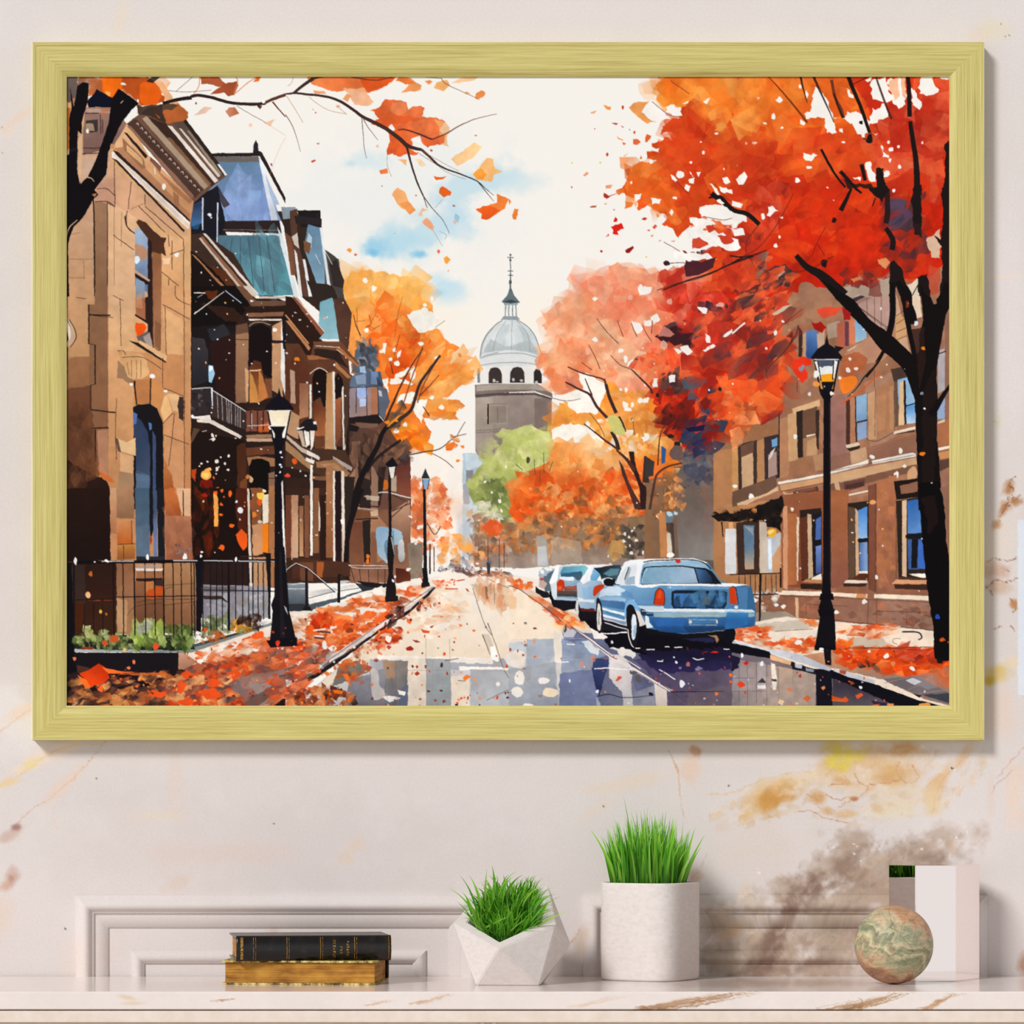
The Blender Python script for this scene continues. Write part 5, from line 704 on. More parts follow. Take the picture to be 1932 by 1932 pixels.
    for q, c in (('1040 1385 1080 1360 1110 1385 1095 1405 1050 1400', 'a8281a'), ('868 1370 890 1355 920 1370 895 1395', 'c23c28'), ('1095 1310 1130 1310 1170 1330 1130 1335', '9a4030'), ('1170 1215 1250 1235 1240 1255 1190 1245', 'd8582c'), ('1045 1120 1100 1140 1080 1180 1050 1160', 'ec6e3c'), ('1255 1190 1290 1185 1270 1210 1250 1205', 'a8583c'), ('1115 1600 1140 1580 1160 1600 1135 1620', 'a83c24'), ('1540 1630 1575 1610 1605 1630 1560 1660 1540 1650', 'ef7a34'), ('760 1490 785 1475 810 1488 785 1505', '9a3a34'), ('335 1600 360 1580 390 1600 360 1625', 'ee7c2c'), ('490 1610 530 1600 560 1650 530 1665', 'e8702c'), ('1440 1290 1480 1285 1480 1310', 'f6b070'), ('1620 1640 1660 1650 1630 1670', 'f09a50'), ('410 1740 500 1750 490 1780 420 1770', 'e87020'), ('1330 1110 1350 1095 1370 1110 1350 1120', 'e88860'), ('1315 985 1335 978 1340 1000 1318 1000', 'c85830'), ('1555 865 1580 865 1590 895 1570 890', 'b86040')):
        P(c, q, e=1.2)
    D('3a2a2a', '1350 1527 16 1348 1748 12 1480 1875 14 1320 1380 6', jit=.3); D('f4ece4', '890 1300 26 1840 1695 18', jit=.35); LL('f3ece2', 9, '1600 1560 1930 1555')
    F('1280 800 1500 760 1450 870 1300 850', 'd8502c e88a60 b84020 f0b090', 26, 24, asp=2.2, ang=-5); LL('c84a28', 10, '1380 870 1490 870;1480 800 1550 790;1160 740 1200 830'); F('1290 690 1640 690 1640 720 1300 720', '5c5660 9a9098 3a3840 c8c0c0', 44, 18); F('1450 700 1930 730 1932 780 1600 760', '8a5c50 b87a60 5c4844 d8a080', 50, 24, asp=3, ang=4)
    LL('8a7870', 5, '1750 780 1850 830 1932 860'); D('f6f0ea', '1835 805 20 1385 668 14 1660 650 12', jit=.3); P('3c3c44', '1740 640 1770 640 1770 740 1745 740'); D('3a70b0', '1770 640 14', jit=.3); LL('3a3434', 7, '1750 430 1752 660;1850 440 1850 700;1890 470 1892 690', a=.8)
    # garden + low wall bottom left
    T('C1')
    P('8a7470', '1500 1640 1932 1560 1932 1720 1600 1800 1450 1780', e=3, a=.75); P('6c6468', '1200 1720 1500 1640 1600 1760 1400 1800', e=3, a=.6); P('988c8a', '1600 1690 1860 1680 1900 1740 1700 1790', e=2, a=.7)
    P('4a2c22', '20 1500 1000 1560 1050 1932 20 1932', e=2); P('a85c3c', '1000 1560 1200 1500 1800 1380 1932 1400 1932 1932 1000 1932', e=3, g=('8a5c50', '1200 1500 1600 1900')); F('1010 1400 1932 1330 1932 1932 1000 1932', 'd84a1c e8682c b83a18 c85a34 e88a50 6a4444 8a2c18', 320, 56, asp=2, ang=-6)
    P('8a7470', '1500 1640 1932 1560 1932 1720 1600 1800 1450 1780', e=3, a=.75); P('6c6468', '1200 1720 1500 1640 1600 1760 1400 1800', e=3, a=.6); P('988c8a', '1600 1690 1860 1680 1900 1740 1700 1790', e=2, a=.7)
    P('0e0c10', '20 640 80 640 110 1400 130 1600 200 1730 90 1780 60 1860 20 1890', e=1.5); P('f0dccc', '1050 1430 1200 1350 1500 1280 1810 1180 1800 1300 1760 1340 1500 1330 1300 1400 1200 1520 1160 1500', e=2, t=.05); F('1150 1380 1800 1280 1760 1420 1200 1520', 'e87a44 f0b08c d85a24 f6e4d4 c8603c', 80, 50, asp=2.2, ang=-12); P('f45c20', '1640 1270 1720 1235 1745 1255 1730 1290 1670 1305', sm=1); P('c89880', '1000 1420 1060 1420 1170 1500 1050 1570 1000 1570', e=1, g=('a87458', '1020 1430 1080 1560'))
    P('171216', '100 1420 1005 1420 1005 1590 700 1600 400 1590 100 1520', e=1); P('7c8886', '105 1390 960 1400 1050 1390 1200 1330 1480 1260 1810 1160 1810 1185 1500 1290 1120 1420 980 1418 105 1415', e=.8, g=('a8b0b0', '900 1400 200 1400')); LL('2a2a2c', 9, '1030 1400 1200 1350 1480 1270 1740 1190;1060 1375 1300 1310 1600 1230')
    P('1c1e18', '100 1300 700 1250 1100 1280 1150 1390 950 1400 100 1390', e=2); F('100 1260 400 1240 640 1260 640 1390 100 1380', '5a6a34 7c8a4c 2c3420 9aa668 3c4424 a8b078', 130, 40, asp=1.5); F('630 1180 870 1170 880 1340 640 1340', '9ab04c b4c468 7c9440 c4d080 8aa050 5a7030', 110, 60, ang=70); F('650 1160 780 1120 780 1200 660 1240', 'a8a898 c8c4b4 8a907c', 20, 40); F('880 1180 1150 1180 1140 1380 900 1390', '3c4c24 6a7c3c 5a6a30 8a9c58 26301a', 110, 44, ang=80); F('1220 1130 1450 1100 1440 1260 1220 1280', '6a7448 8a9468 4a5434 a8a888 5c6440', 90, 40); F('1460 1150 1620 1120 1640 1210 1470 1250', 'c8801c b87418 d89434 8a5a1c', 30, 44); F('1540 1220 1660 1180 1650 1200 1560 1250', 'a8a468 8a8c50', 12, 30); F('1200 1270 1420 1230 1400 1300 1210 1330', 'b8581c 8a3c1c c8703c', 20, 36)
    F('180 1210 280 1200 260 1300 190 1290', 'a8b068 c8cc90 8a9450', 20, 40); F('1500 1110 1720 1090 1720 1180 1520 1150', '2a1a18 3a2420 5a3428', 14, 60); D('c85424', '450 1300 36 372 1335 26 1228 1225 24 1330 1260 14', jit=.3); D('e8502c', '812 1368 30 1180 1250 0', jit=.3); D('e8b478', '540 1396 17', jit=.2); D('b8a890', '570 1278 12 1165 1318 18 1700 1165 20', jit=.4); P('b8bcc8', '1680 1160 1780 1150 1740 1180', e=1); P('8a3420', '160 1370 270 1370 270 1395 180 1392')
    P('1a1013', '50 1600 1050 1570 1150 1640 1050 1720 900 1700 120 1760', e=3); F('60 1620 1050 1590 1100 1900 60 1900', '8a4828 c8783c 3a2024 b8602c 5a342c d08848 a85c34 2c1c22 d8985a', 230, 60, asp=1.8, ang=-12, k=4); F('900 1640 1500 1580 1500 1880 900 1900', 'd8481c c83a14 e87840 8a4434 d89058 e8a468 4a3438', 160, 56, asp=1.9, ang=-10, k=4)
    P('e84810', '150 1600 260 1550 320 1510 380 1560 410 1640 340 1690 230 1720 200 1660', e=2, j=3, g=('c8300a', '200 1680 320 1520')); P('f87028', '130 1610 210 1660 250 1720 200 1730', e=1); P('f8702c', '340 1545 400 1560 500 1580 660 1590 400 1600', e=1); P('d8642c', '380 1600 900 1590 930 1620 600 1612', e=2, a=.8); D('f0662c', '330 1735 30', jit=.4); D('e07850', '105 1472 16 620 1505 16 575 1550 16', jit=.3)
    for q in ('1020 1610 1080 1570 1130 1600 1080 1650', '1460 1600 1500 1560 1560 1620 1480 1660', '1250 1700 1300 1640 1400 1690 1320 1720', '990 1690 1030 1660 1080 1700 1030 1780 990 1750', '730 1800 780 1740 900 1780 860 1810 780 1790', '980 1850 1080 1800 1150 1850 1080 1890', '1170 1750 1300 1720 1400 1790 1250 1830'):
        P(['e07c3c', 'e8501c', 'd8863c'][int(q[0])*7 % 3 if int(q[2]) % 2 else 1], q, e=1.5, j=1.5, step=30)
    P('6a5048', '1560 1860 1932 1640 1932 1740 1700 1900', e=1, t=.1); P('c8a89c', '1700 1880 1932 1700 1932 1730 1760 1890', e=1, a=.5); P('1e1416', '1760 1932 1932 1800 1932 1932', e=1)
    LL('eeeae6', 8, '20 1890 80 1885 130 1850', a=.6)
    T('P'); F('505 1232 600 1225 590 1290 520 1325 505 1320', 'c8441c 8a4434 d8582c 5a4040 b0583c e0784c', 90, 11, asp=2, ang=-10); T('C1')
    # iron fence
    LL('100c10', 26, '95 640 1850 625', sm=0); P('121018', '1150 600 1195 560 1210 600 1200 1270 1160 1270 1160 900', e=.8); LL('120e12', 12, '100 640 105 1280', sm=0)
    for x in (440, 525, 622, 715, 798, 875, 958, 1028, 1115, 1140): L('120e12', 12 if x in (622, 875) else 9, [x, 640, x+8, 1270], sm=0)
    for x in (1215, 1283, 1335, 1385, 1440, 1500, 1560, 1612, 1650, 1695, 1740, 1790): L('161216', 9 if x not in (1440, 1790) else 20, [x, 640, x+2, 1130 if x > 1450 else 1230], sm=0)
    for x in (190, 270, 350): L('120e12', 6, [x, 1000, x+2, 1250], sm=0)
    LL('161216', 9, '450 940 1160 930;1200 880 1850 890;110 965 450 960', sm=0, a=.85); LL('e8e4e4', 9, '340 632 620 630;960 625 1170 625;1220 625 1480 628;1520 630 1850 632', sm=0, a=.85); P('a8a0a4', '640 660 860 660 850 690 650 692', a=.6); D('f4f2f0', '115 625 24 385 630 16 735 592 18 1060 590 22 1505 615 18 1208 552 12 280 637 8 1185 1250 20 1200 590 12', jit=.4); LL('3a2420', 10, '1540 590 1790 585', sm=0); P('161216', '1760 560 1805 560 1805 900 1780 900')
    # right pavement
    T('C4')
    P('eadccb', '0 1190 450 1110 1740 1230 1900 1260 1900 1932 1500 1850 20 1320', e=1.5, t=.05)
    P('c08a68', '560 1450 900 1400 1900 1420 1900 1932 1300 1650 800 1540', e=2, t=.1, g=('8a746c', '900 1400 1500 1800')); P('c0b4a4', '20 1200 500 1140 740 1160 740 1200 300 1240 100 1250', e=3, a=.7); P('b09a84', '1000 1290 1250 1280 1400 1340 1350 1390 1000 1380', e=3, a=.6); P('ecd8c4', '1300 1290 1480 1240 1740 1250 1750 1380 1350 1370', e=2)
    F('40 1210 320 1200 280 1320 40 1310', 'e0501c e8743c c8441c f0a070', 60, 36, asp=2.6, ang=-5); F('200 1340 740 1290 730 1400 400 1410', 'e0521c ee6c2c d8481a f09a60 c85a30', 110, 40, asp=2.2, ang=-8); F('880 1300 1040 1310 1040 1390 880 1380', 'e8641c ee7a30 d8541c', 40, 36); F('600 1140 740 1140 740 1180 620 1170', 'e07840 d06030', 16, 36, asp=2.4, ang=0); F('920 1210 1400 1180 1480 1230 1250 1290 930 1250', 'dd602c e88050 c8441c f0c8a8', 60, 40, asp=3, ang=3)
    F('940 1390 1700 1380 1890 1450 1890 1700 1400 1600 960 1490', 'e04a10 d84210 ea5c1c c83810 ee7434 b82e10', 260, 60, asp=2.2, ang=8); F('1400 1350 1760 1420 1880 1520 1600 1500', 'b82c10 8a2412 c83a18 d0583c', 60, 50, asp=2.5, ang=-20); F('100 1300 500 1380 560 1420 300 1400', 'e8d4c0 d88a5c c0a890', 30, 40, asp=2.4, ang=15)
    P('6c6468', '1300 1650 1600 1620 1890 1780 1890 1870 1620 1780 1400 1700', e=2, t=.08); P('8a8284', '1560 1620 1760 1600 1850 1700 1700 1740 1600 1700', e=2, a=.7); P('c8c8d0', '1500 1660 1560 1635 1640 1670 1580 1700'); P('b86a48', '1700 1560 1890 1560 1890 1740 1780 1720 1740 1640', e=3, a=.7); P('3a3c44', '1640 1780 1890 1770 1890 1860', e=1.5); LL('a08070', 5, '1320 1680 1500 1640 1700 1590;1520 1740 1620 1700;1620 1770 1890 1740')
    D('f0ece8', '575 1332 22 1185 1410 12 1560 1562 22 1335 1445 26', jit=.4); F('1090 1480 1300 1560 1290 1620 1100 1560', '3a3034 6a4a3c 2a2428', 7, 40); D('d88048', '1392 1518 26 940 1448 18', jit=.4); LL('2a2022', 13, '1470 1240 1560 1240 1620 1250 1640 1290 1610 1310', w2=10); LL('6a4a3c', 5, '1460 1300 1400 1300 1390 1330 1430 1350;370 1235 700 1215', a=.8); LL('3a2420', 5, '1000 1375 1300 1380 1650 1400;1690 1390 1850 1360;900 1390 1740 1370', a=.7)
    # kerb right
    P('0c0c14', '-100 1330 40 1345 320 1410 340 1450 700 1560 860 1570 1260 1700 1600 1830 1900 1880 1900 1932 1600 1932 1250 1830 900 1650 700 1600 330 1470 0 1420 -100 1400', e=1)
    P('d8d8de', '20 1315 120 1335 300 1390 420 1400 600 1440 870 1560 840 1580 700 1540 350 1430 320 1410 40 1340', e=.8, g=('b8bcc8', '100 1330 800 1560')); P('c8c8d0', '880 1560 1010 1590 1240 1660 1230 1690 1000 1630 880 1580', e=.8); P('f0dcc8', '1220 1670 1330 1690 1620 1810 1890 1880 1890 1905 1600 1820 1300 1720', e=.8); P('a84c38', '930 1570 990 1580 980 1610 930 1600', e=1); P('1a1212', '1560 1770 1640 1790 1620 1810')
    # reflections right
    P('8a8084', '0 1470 720 1600 720 1932 0 1932', e=2, t=.12, g=('a89488', '0 1600 500 1700')); P('c8a890', '400 1540 520 1560 520 1900 400 1932', e=2, a=.7, g=('9a8c88', '460 1560 460 1900')); P('e8b080', '325 1440 510 1500 505 1530 330 1480', e=1); P('1c1c24', '515 1500 720 1570 720 1610 520 1560', e=1); P('b8bcc8', '545 1510 605 1530 600 1560 545 1545'); P('8a90a0', '635 1550 710 1570 700 1590 640 1580'); P('e8dccb', '335 1510 370 1520 390 1640 380 1740 350 1740 345 1640', e=1.2); P('4a4044', '340 1645 385 1650 385 1670 345 1665'); P('12101c', '720 1560 860 1590 870 1932 730 1932', e=1.5); P('3a3440', '870 1640 1250 1800 1500 1932 870 1932', e=2, g=('5a5058', '900 1700 900 1900')); P('2a2440', '1200 1830 1500 1890 1640 1932 1250 1932', e=2); P('1c1830', '-60 1430 60 1460 60 1560 -60 1600', e=3); P('b0a8ac', '220 1500 290 1510 290 1700 220 1730', e=2, a=.6); P('3a3436', '215 1680 260 1640 295 1680'); P('e8e0e0', '215 1700 290 1700 290 1730 220 1735', e=1)
    LL('4a4048', 3, '0 1755 290 1752;60 1480 60 1932;130 1480 135 1932;210 1500 212 1932;300 1520 300 1932;400 1560 402 1900;0 1640 200 1640', a=.6)
    for q, c in (('90 1510 130 1490 145 1510 120 1530', 'cc1c14'), ('40 1690 70 1665 110 1690 115 1710 70 1725', 'd83c1c'), ('570 1625 590 1600 605 1620 590 1640', 'b03430'), ('610 1815 650 1790 680 1810 655 1850', 'cf6438'), ('470 1735 500 1725 520 1745 500 1760', 'd8784c'), ('100 1760 120 1755 130 1775 112 1785', 'c04c34'), ('860 1790 950 1820 980 1800 1010 1830 990 1850 870 1840', 'd85018'), ('1060 1790 1120 1770 1135 1790 1080 1820', 'e05a28'), ('1015 1665 1040 1670 1060 1690 1025 1700', 'a84424'), ('1190 1880 1280 1860 1240 1900 1200 1900', 'e06a30'), ('1340 1860 1400 1860 1390 1890 1340 1890', 'e08a58'), ('1600 1900 1620 1860 1700 1850 1720 1870 1680 1900', 'e8954c'), ('470 1870 510 1860 520 1900 480 1900', 'c8885c'), ('770 1720 800 1705 810 1725 790 1745', 'd08048')):
        P(c, q, e=1.2)
    D('eef0f4', '258 1515 20 1110 1720 14 85 1442 16', jit=.3); D('e0c09a', '425 1845 24 560 1860 14', jit=.3); LL('b8703c', 8, '860 1830 980 1836')

def cars(b):
    T, P, L, D, F, Wh, LL = b.T, b.P, b.L, b.D, b.F, b.Wh, b.LL
    T('C3')
    # wet road texture in the middle
    P('f4e2cc', '0 840 200 950 450 1150 460 1300 0 1310', e=3, t=.04); P('f0b480', '0 880 80 940 60 1040 0 1060', e=5, a=.6); P('a9b0bc', '150 1300 390 1300 390 1450 300 1560 160 1540', e=3, t=.08); P('a4a8ae', '0 1560 160 1540 400 1500 430 1932 0 1932', e=3, t=.08, g=('9096a4', '100 1600 300 1900')); P('e8dcce', '390 1200 465 1190 460 1520 395 1500', e=1.5); P('d4ccc4', '410 1510 460 1510 465 1780 420 1780', e=2, a=.8); P('8a98b4', '460 1300 880 1440 720 1480 720 1640 460 1640', e=3, t=.1, g=('9098a8', '500 1320 600 1600')); P('6c7494', '440 1600 740 1560 760 1932 430 1932', e=3, t=.1); P('c0c0cc', '470 1180 600 1220 560 1290 470 1290', e=2); P('3a2c28', '470 1170 500 1180 500 1230 480 1250', e=1)
    P('34406c', '720 1470 870 1480 870 1860 800 1870 730 1640', e=2, t=.12, g=('24284c', '800 1500 800 1750')); P('5c6078', '870 1500 1040 1540 1100 1760 1260 1700 1270 1932 800 1932 780 1800', e=2, t=.1, g=('8a8c9c', '900 1700 1100 1900')); P('dcd4d0', '860 1430 980 1440 1080 1560 1060 1680 1080 1932 1000 1932 980 1760 870 1640', e=2.5, t=.06, g=('b8b4bc', '950 1500 1020 1900')); P('e4d6cc', '1260 1680 1365 1740 1370 1932 1275 1932', e=1.5, g=('b8aca8', '1300 1700 1300 1932')); P('4a4060', '1080 1480 1400 1480 1932 1500 1932 1932 1370 1932 1370 1750', e=3, t=.14, g=('5c5062', '1300 1500 1700 1900')); P('1c1c38', '1100 1440 1932 1440 1932 1560 1300 1600', e=5, g=('2c2450', '1300 1450 1300 1590')); P('6a5c64', '1550 1760 1932 1700 1932 1932 1550 1932', e=4, a=.6)
    P('8aa4c8', '560 1320 700 1310 850 1430 700 1440', e=3, a=.6); P('eef0f2', '630 1330 690 1320 790 1400 770 1440 700 1420', e=3, a=.85)
    # dark shadow beneath cars
    P('0c0a12', '340 880 600 920 760 1130 900 1190 1040 1200 1180 1180 1500 1260 1932 1230 1932 1450 1500 1470 1150 1440 1000 1380 860 1380 800 1250 700 1200 620 1160 590 1100 570 1040 380 1040', e=3, t=.05); P('1c1838', '1150 1400 1932 1380 1932 1480 1300 1520', e=6, a=.8); P('2a2c5a', '1500 1300 1750 1280 1800 1330 1650 1330', e=3, a=.7)
    # gutter strip + lane line
    P('d8c0a8', '0 840 40 850 200 940 330 1050 460 1150 620 1210 700 1200 620 1100 460 1040 360 1000 200 880 60 830', e=2, t=.1); F('0 780 190 800 190 870 40 860', 'e8682c f08a50 d85a24', 30, 36); F('200 920 440 1040 560 1120 400 1120 240 980', 'e8703c f0a070 c8543c d89070 a86a5c', 60, 34, asp=2.2, ang=25); F('380 1060 620 1130 660 1210 420 1190', 'ef6a20 f0a050 d8542c f4c088', 46, 44, ang=15, asp=2)
    P('e6dada', '540 1195 580 1200 880 1430 940 1470 1120 1570 1420 1750 1380 1760 1100 1590 880 1470', e=.8, t=.05); P('ece6e0', '870 1380 1000 1370 1090 1420 1080 1470 960 1440', e=3, j=2, step=30); P('f0e8e2', '700 1200 800 1250 860 1290 820 1310 740 1300', e=2); LL('4a3c40', 6, '0 842 100 880 330 1045 460 1150;540 1200 870 1440 940 1475;1010 1470 1110 1560 1330 1700 1540 1850'); LL('3a3040', 4, '540 1195 700 1290 860 1405;1110 1590 1390 1760'); LL('e6d8d8', 7, '1000 1470 1140 1560', w2=10)
    # blue puddle reflections: strokes
    LL('f2eef0', 9, '400 1500 520 1500;500 1345 570 1350;740 1560 870 1555 1060 1570;1190 1395 1265 1392;1090 1382 1140 1382;1285 1495 1335 1495;1430 1375 1500 1372;1860 1390 1910 1390;1300 1565 1360 1600 1440 1650;1590 1465 1640 1480 1690 1470;800 1255 920 1255 1020 1240;1350 1370 1390 1370;880 1255 1050 1245', e=1); LL('c8ccd8', 3, '20 1310 390 1300 660 1300;200 1465 400 1460;460 1480 640 1480;60 1600 180 1700', a=.7); LL('1c1c2c', 8, '760 1800 870 1780 1000 1810 1240 1790;1400 1760 1860 1755', w2=4); D('20182c', '1230 1780 24', jit=.4)
    D('f0e8e0', '90 1635 56 305 1660 40 60 1470 84 70 1760 50 160 1900 50', jit=.2, a=.9); D('ecd8bc', '355 1765 56', jit=.12); D('f0e0d0', '95 1490 56 40 1450 40', jit=.3, a=.8); D('8a8078', '145 1165 14 145 1355 16 270 1795 18 455 1470 10', jit=.3); D('e8e8f0', '765 1757 16 527 1663 12 1500 1690 28 1450 1505 14 895 1330 14 1115 1635 18 1430 1460 8 1400 860 0', jit=.3); P('d44c34', '920 1660 950 1620 985 1630 940 1665', e=1); P('e8241c', '1740 1420 1780 1405 1820 1415 1790 1425', e=.8); P('b81c1c', '1660 1415 1740 1410 1700 1420'); D('5a5458', '1080 1590 26 1120 1650 34', jit=.4); P('c83c24', '390 1865 410 1860 415 1880'); D('e88870', '635 1520 22 725 1470 24 1550 1520 18', jit=.4, a=.7); D('ea7030', '1800 1775 16 1920 1610 16 1920 1675 14', jit=.3); LL('5a1c2c', 14, '1540 1370 1550 1400'); D('b0a8c8', '1640 1560 26 1480 1550 12', jit=.5, a=.6)
    # furthest cars
    P('a8b4c0', '262 720 300 685 400 690 400 800 350 900 262 850', e=1.5, t=.1); D('eef0f0', '290 720 20 320 690 14 350 700 20', jit=.4); D('b84c3c', '290 785 18', jit=.3); P('5a6870', '300 760 380 740 380 880 310 900', e=2); D('c8a8a0', '300 830 34', jit=.3); P('1a1a20', '230 850 280 880 340 900 360 940 300 950 230 900', e=1.5); P('4a6478', '330 740 400 700 410 780 350 790', e=1.5)
    P('c4d2dc', '350 810 420 680 480 665 660 665 680 700 620 790 600 960 400 960 380 920', e=1, t=.05, g=('7c9ab4', '400 700 500 900')); P('4e84a4', '440 740 470 680 660 670 690 690 650 740 600 770', e=1, g=('7cc0cc', '450 750 640 670')); P('2a5c7c', '450 740 620 715 640 730 600 770 450 765', e=1.5); P('f2f4f6', '400 690 440 670 420 790 380 850 350 820', e=1); P('dce4ea', '440 765 560 765 560 800 440 790'); P('c03418', '415 820 440 790 475 800 480 850 460 885 412 880', e=1, sm=1); P('e06034', '425 850 455 845 455 880 420 878', e=1); P('8a4030', '475 850 600 840 600 880 480 885', e=1.5); P('b0643c', '490 855 590 850 590 870 490 870', e=1.5, a=.7); P('5c4a44', '415 885 600 885 590 940 415 930', e=1, g=('3c3434', '500 890 500 940')); P('a8bcd0', '400 940 590 955 580 975 400 965'); P('d4dce2', '360 830 415 800 415 940 400 980 370 920', e=1); P('141218', '370 960 590 975 580 1040 480 1060 380 1020', e=1); P('445868', '560 740 640 740 620 790 580 790', e=2); LL('f4f6f8', 5, '440 665 660 662')
    P('b0c8dc', '590 820 640 790 800 800 830 860 800 1040 740 1060 610 1040 590 930', e=1, t=.06, g=('88a8c4', '600 900 760 1000')); P('f0f2f6', '620 800 700 660 840 655 830 670 740 690 700 800 640 830', e=1); P('8ab8dc', '705 760 740 680 790 700 800 740 760 800 705 795', e=1, g=('64a4d0', '720 700 760 780')); P('1c2a34', '735 690 900 665 970 665 980 700 930 800 800 790 790 740', e=1, g=('3c5460', '800 700 900 780')); P('5c8898', '820 740 880 690 960 695 940 750 860 760', e=1.5); P('e8e0dc', '830 660 880 645 900 665 840 670'); P('e87c4c', '810 655 870 650 860 662', e=.8); P('eef2f6', '780 790 880 780 860 800 780 805', e=1); P('cc3c18', '735 860 780 835 830 840 780 900 735 935', e=1, sm=1); P('8ab4e0', '640 860 730 850 720 950 640 960', e=2, a=.6); P('f0ece8', '595 940 640 960 740 960 740 990 600 980', e=1.5, a=.8); P('141218', '590 1030 750 1060 760 1130 620 1150 600 1100', e=1); P('5c1c14', '620 1035 740 1045 740 1070 620 1060', e=2); P('d8d4d0', '585 960 600 970 605 1100 590 1090 575 1040', e=.8); P('1c1a20', '605 1000 620 1040 610 1110 600 1100', e=.8)
    # nearest blue saloon
    P('7ba8cc', '760 960 800 880 840 840 920 820 1000 640 1160 620 1600 610 1720 640 1830 800 1932 830 2100 850 2140 1050 2130 1190 1932 1220 1500 1260 1200 1210 1130 1060 1080 960 1010 1010 1000 1180 800 1110 760 1060', e=1, t=.05, g=('34648f', '1100 820 1300 1230'))
    P('f2f4f8', '940 780 1000 640 1050 620 1200 610 1600 605 1720 640 1700 650 1580 622 1200 640 1160 660 1140 740 1130 830 1230 820 1932 820 2080 835 1932 850 1300 840 1240 860 1130 860 1090 840 920 840', e=.8, t=.02)
    P('94b8d0', '1165 660 1200 640 1440 625 1600 628 1700 655 1730 700 1680 690 1400 670 1180 685', e=.8); LL('14181e', 8, '1165 640 1250 625 1450 618 1600 620 1700 650 1750 700'); D('c8322c', '1465 632 20', jit=.2)
    P('161a22', '1150 740 1170 685 1250 672 1500 668 1700 690 1760 720 1840 830 1700 825 1300 825 1150 835', e=.6); P('78a2bc', '1155 800 1160 730 1185 690 1260 680 1500 678 1600 690 1640 820 1300 822 1155 830', e=.8, g=('9cb4cc', '1200 700 1560 780')); P('3c6490', '1610 690 1700 705 1750 760 1760 815 1650 820', e=1.5, g=('1c2c44', '1640 740 1760 780')); LL('c8d8e8', 5, '1200 690 1160 760 1155 820')
    P('dfe6ec', '920 830 960 760 1010 680 1060 660 1110 650 1100 740 1090 830 1000 840', e=.8); P('a8b4c4', '1000 780 1040 700 1060 680 1020 830 1000 830', e=1); P('9cb0c4', '1040 770 1090 760 1090 830 1010 838', e=1); LL('14141a', 9, '1040 680 1000 790;900 810 920 830 960 835', w2=5); P('121218', '820 800 860 780 920 790 905 840 880 850 830 835', e=1, sm=1); LL('e8ecf0', 7, '800 790 860 775 900 785')
    P('c8dcec', '800 880 860 850 960 850 1010 880 960 930 830 930 790 940 770 960', e=1.5); P('5a88b8', '1020 880 1060 900 1080 950 1000 940 960 900', e=3, a=.7); P('4c78a8', '790 960 960 960 1010 1000 1000 1050 800 1020', e=1, g=('3c6898', '850 970 980 1030')); P('98b8d8', '780 940 960 940 1020 960 1010 980 800 965', e=1); P('6090c0', '1100 960 1250 970 1250 1000 1100 990', e=1, a=.8); P('3a7a9c', '830 1060 960 1090 950 1110 830 1080', e=2, a=.7); P('e4ecf4', '800 1030 1010 1080 1010 1110 960 1090 800 1050', e=1); P('7c98b8', '800 1100 1020 1150 1010 1180 800 1120', e=1); P('e8e4f0', '800 1085 860 1100 1020 1145 1020 1155 850 1120 800 1100', e=.8); P('18161c', '800 1130 1020 1190 1030 1240 900 1240 800 1220', e=1); LL('d8d4e0', 9, '830 1160 920 1190 1030 1220')
    P('a84410', '0 0 1 0 1 1')
    P('141418', '1010 1030 1040 1000 1080 1020 1110 1100 1130 1200 1110 1330 1080 1370 1050 1350 1030 1280 1020 1180', e=.8, sm=1); P('7ab0e0', '1000 1100 1010 1010 1050 960 1100 990 1130 1060 1100 1050 1060 1000 1020 1030 1015 1120', sm=1, e=.8); P('dfe8f2', '1075 1090 1095 1100 1105 1180 1095 1280 1080 1310 1065 1290 1060 1180 1065 1120', sm=1, e=.8); P('9cb8d0', '1085 1180 1100 1180 1098 1260 1082 1290 1072 1240', e=1); LL('ece4dc', 9, '1030 1220 1040 1290 1060 1350 1080 1375'); P('1a1a20', '760 960 790 970 810 1060 820 1200 800 1250 770 1240 750 1150', e=.8, sm=1); P('e4dcd4', '770 1000 790 1020 800 1120 795 1220 770 1220 760 1120', e=1, sm=1); P('8a8c8c', '775 1040 785 1080 785 1180 772 1180', e=1)
    # boot and bumper
    P('5685ae', '1300 850 1932 860 2070 850 2060 1040 1932 1060 1340 1050 1350 900', e=.8, g=('4a7aa6', '1400 860 1500 1040')); P('7ca8cc', '1360 850 1932 852 1932 872 1380 870', e=1, a=.8); P('142030', '1410 890 1440 882 1860 885 1890 900 1885 1000 1860 1040 1430 1040 1405 1000', e=.8); P('3c70a8', '1430 910 1870 905 1870 1000 1840 1025 1450 1025 1430 1000', e=1, g=('28507c', '1500 920 1700 1000')); F('1440 910 1860 910 1860 1020 1450 1020', '2c5478 4478a4 1c3450 5084ac 24406a', 26, 70, ang=88, asp=1.6, a=.8); P('5a6a74', '1680 930 1740 930 1740 1010 1680 1010', e=2, a=.7)
    P('c83410', '1255 960 1280 880 1300 862 1335 880 1350 960 1340 1012 1255 1005', e=.6, sm=0); P('e85c2c', '1275 950 1300 880 1325 900 1320 960', e=1.5, a=.6); LL('301418', 6, '1300 862 1270 900 1255 1000;1300 862 1340 890 1350 960 1342 1012')
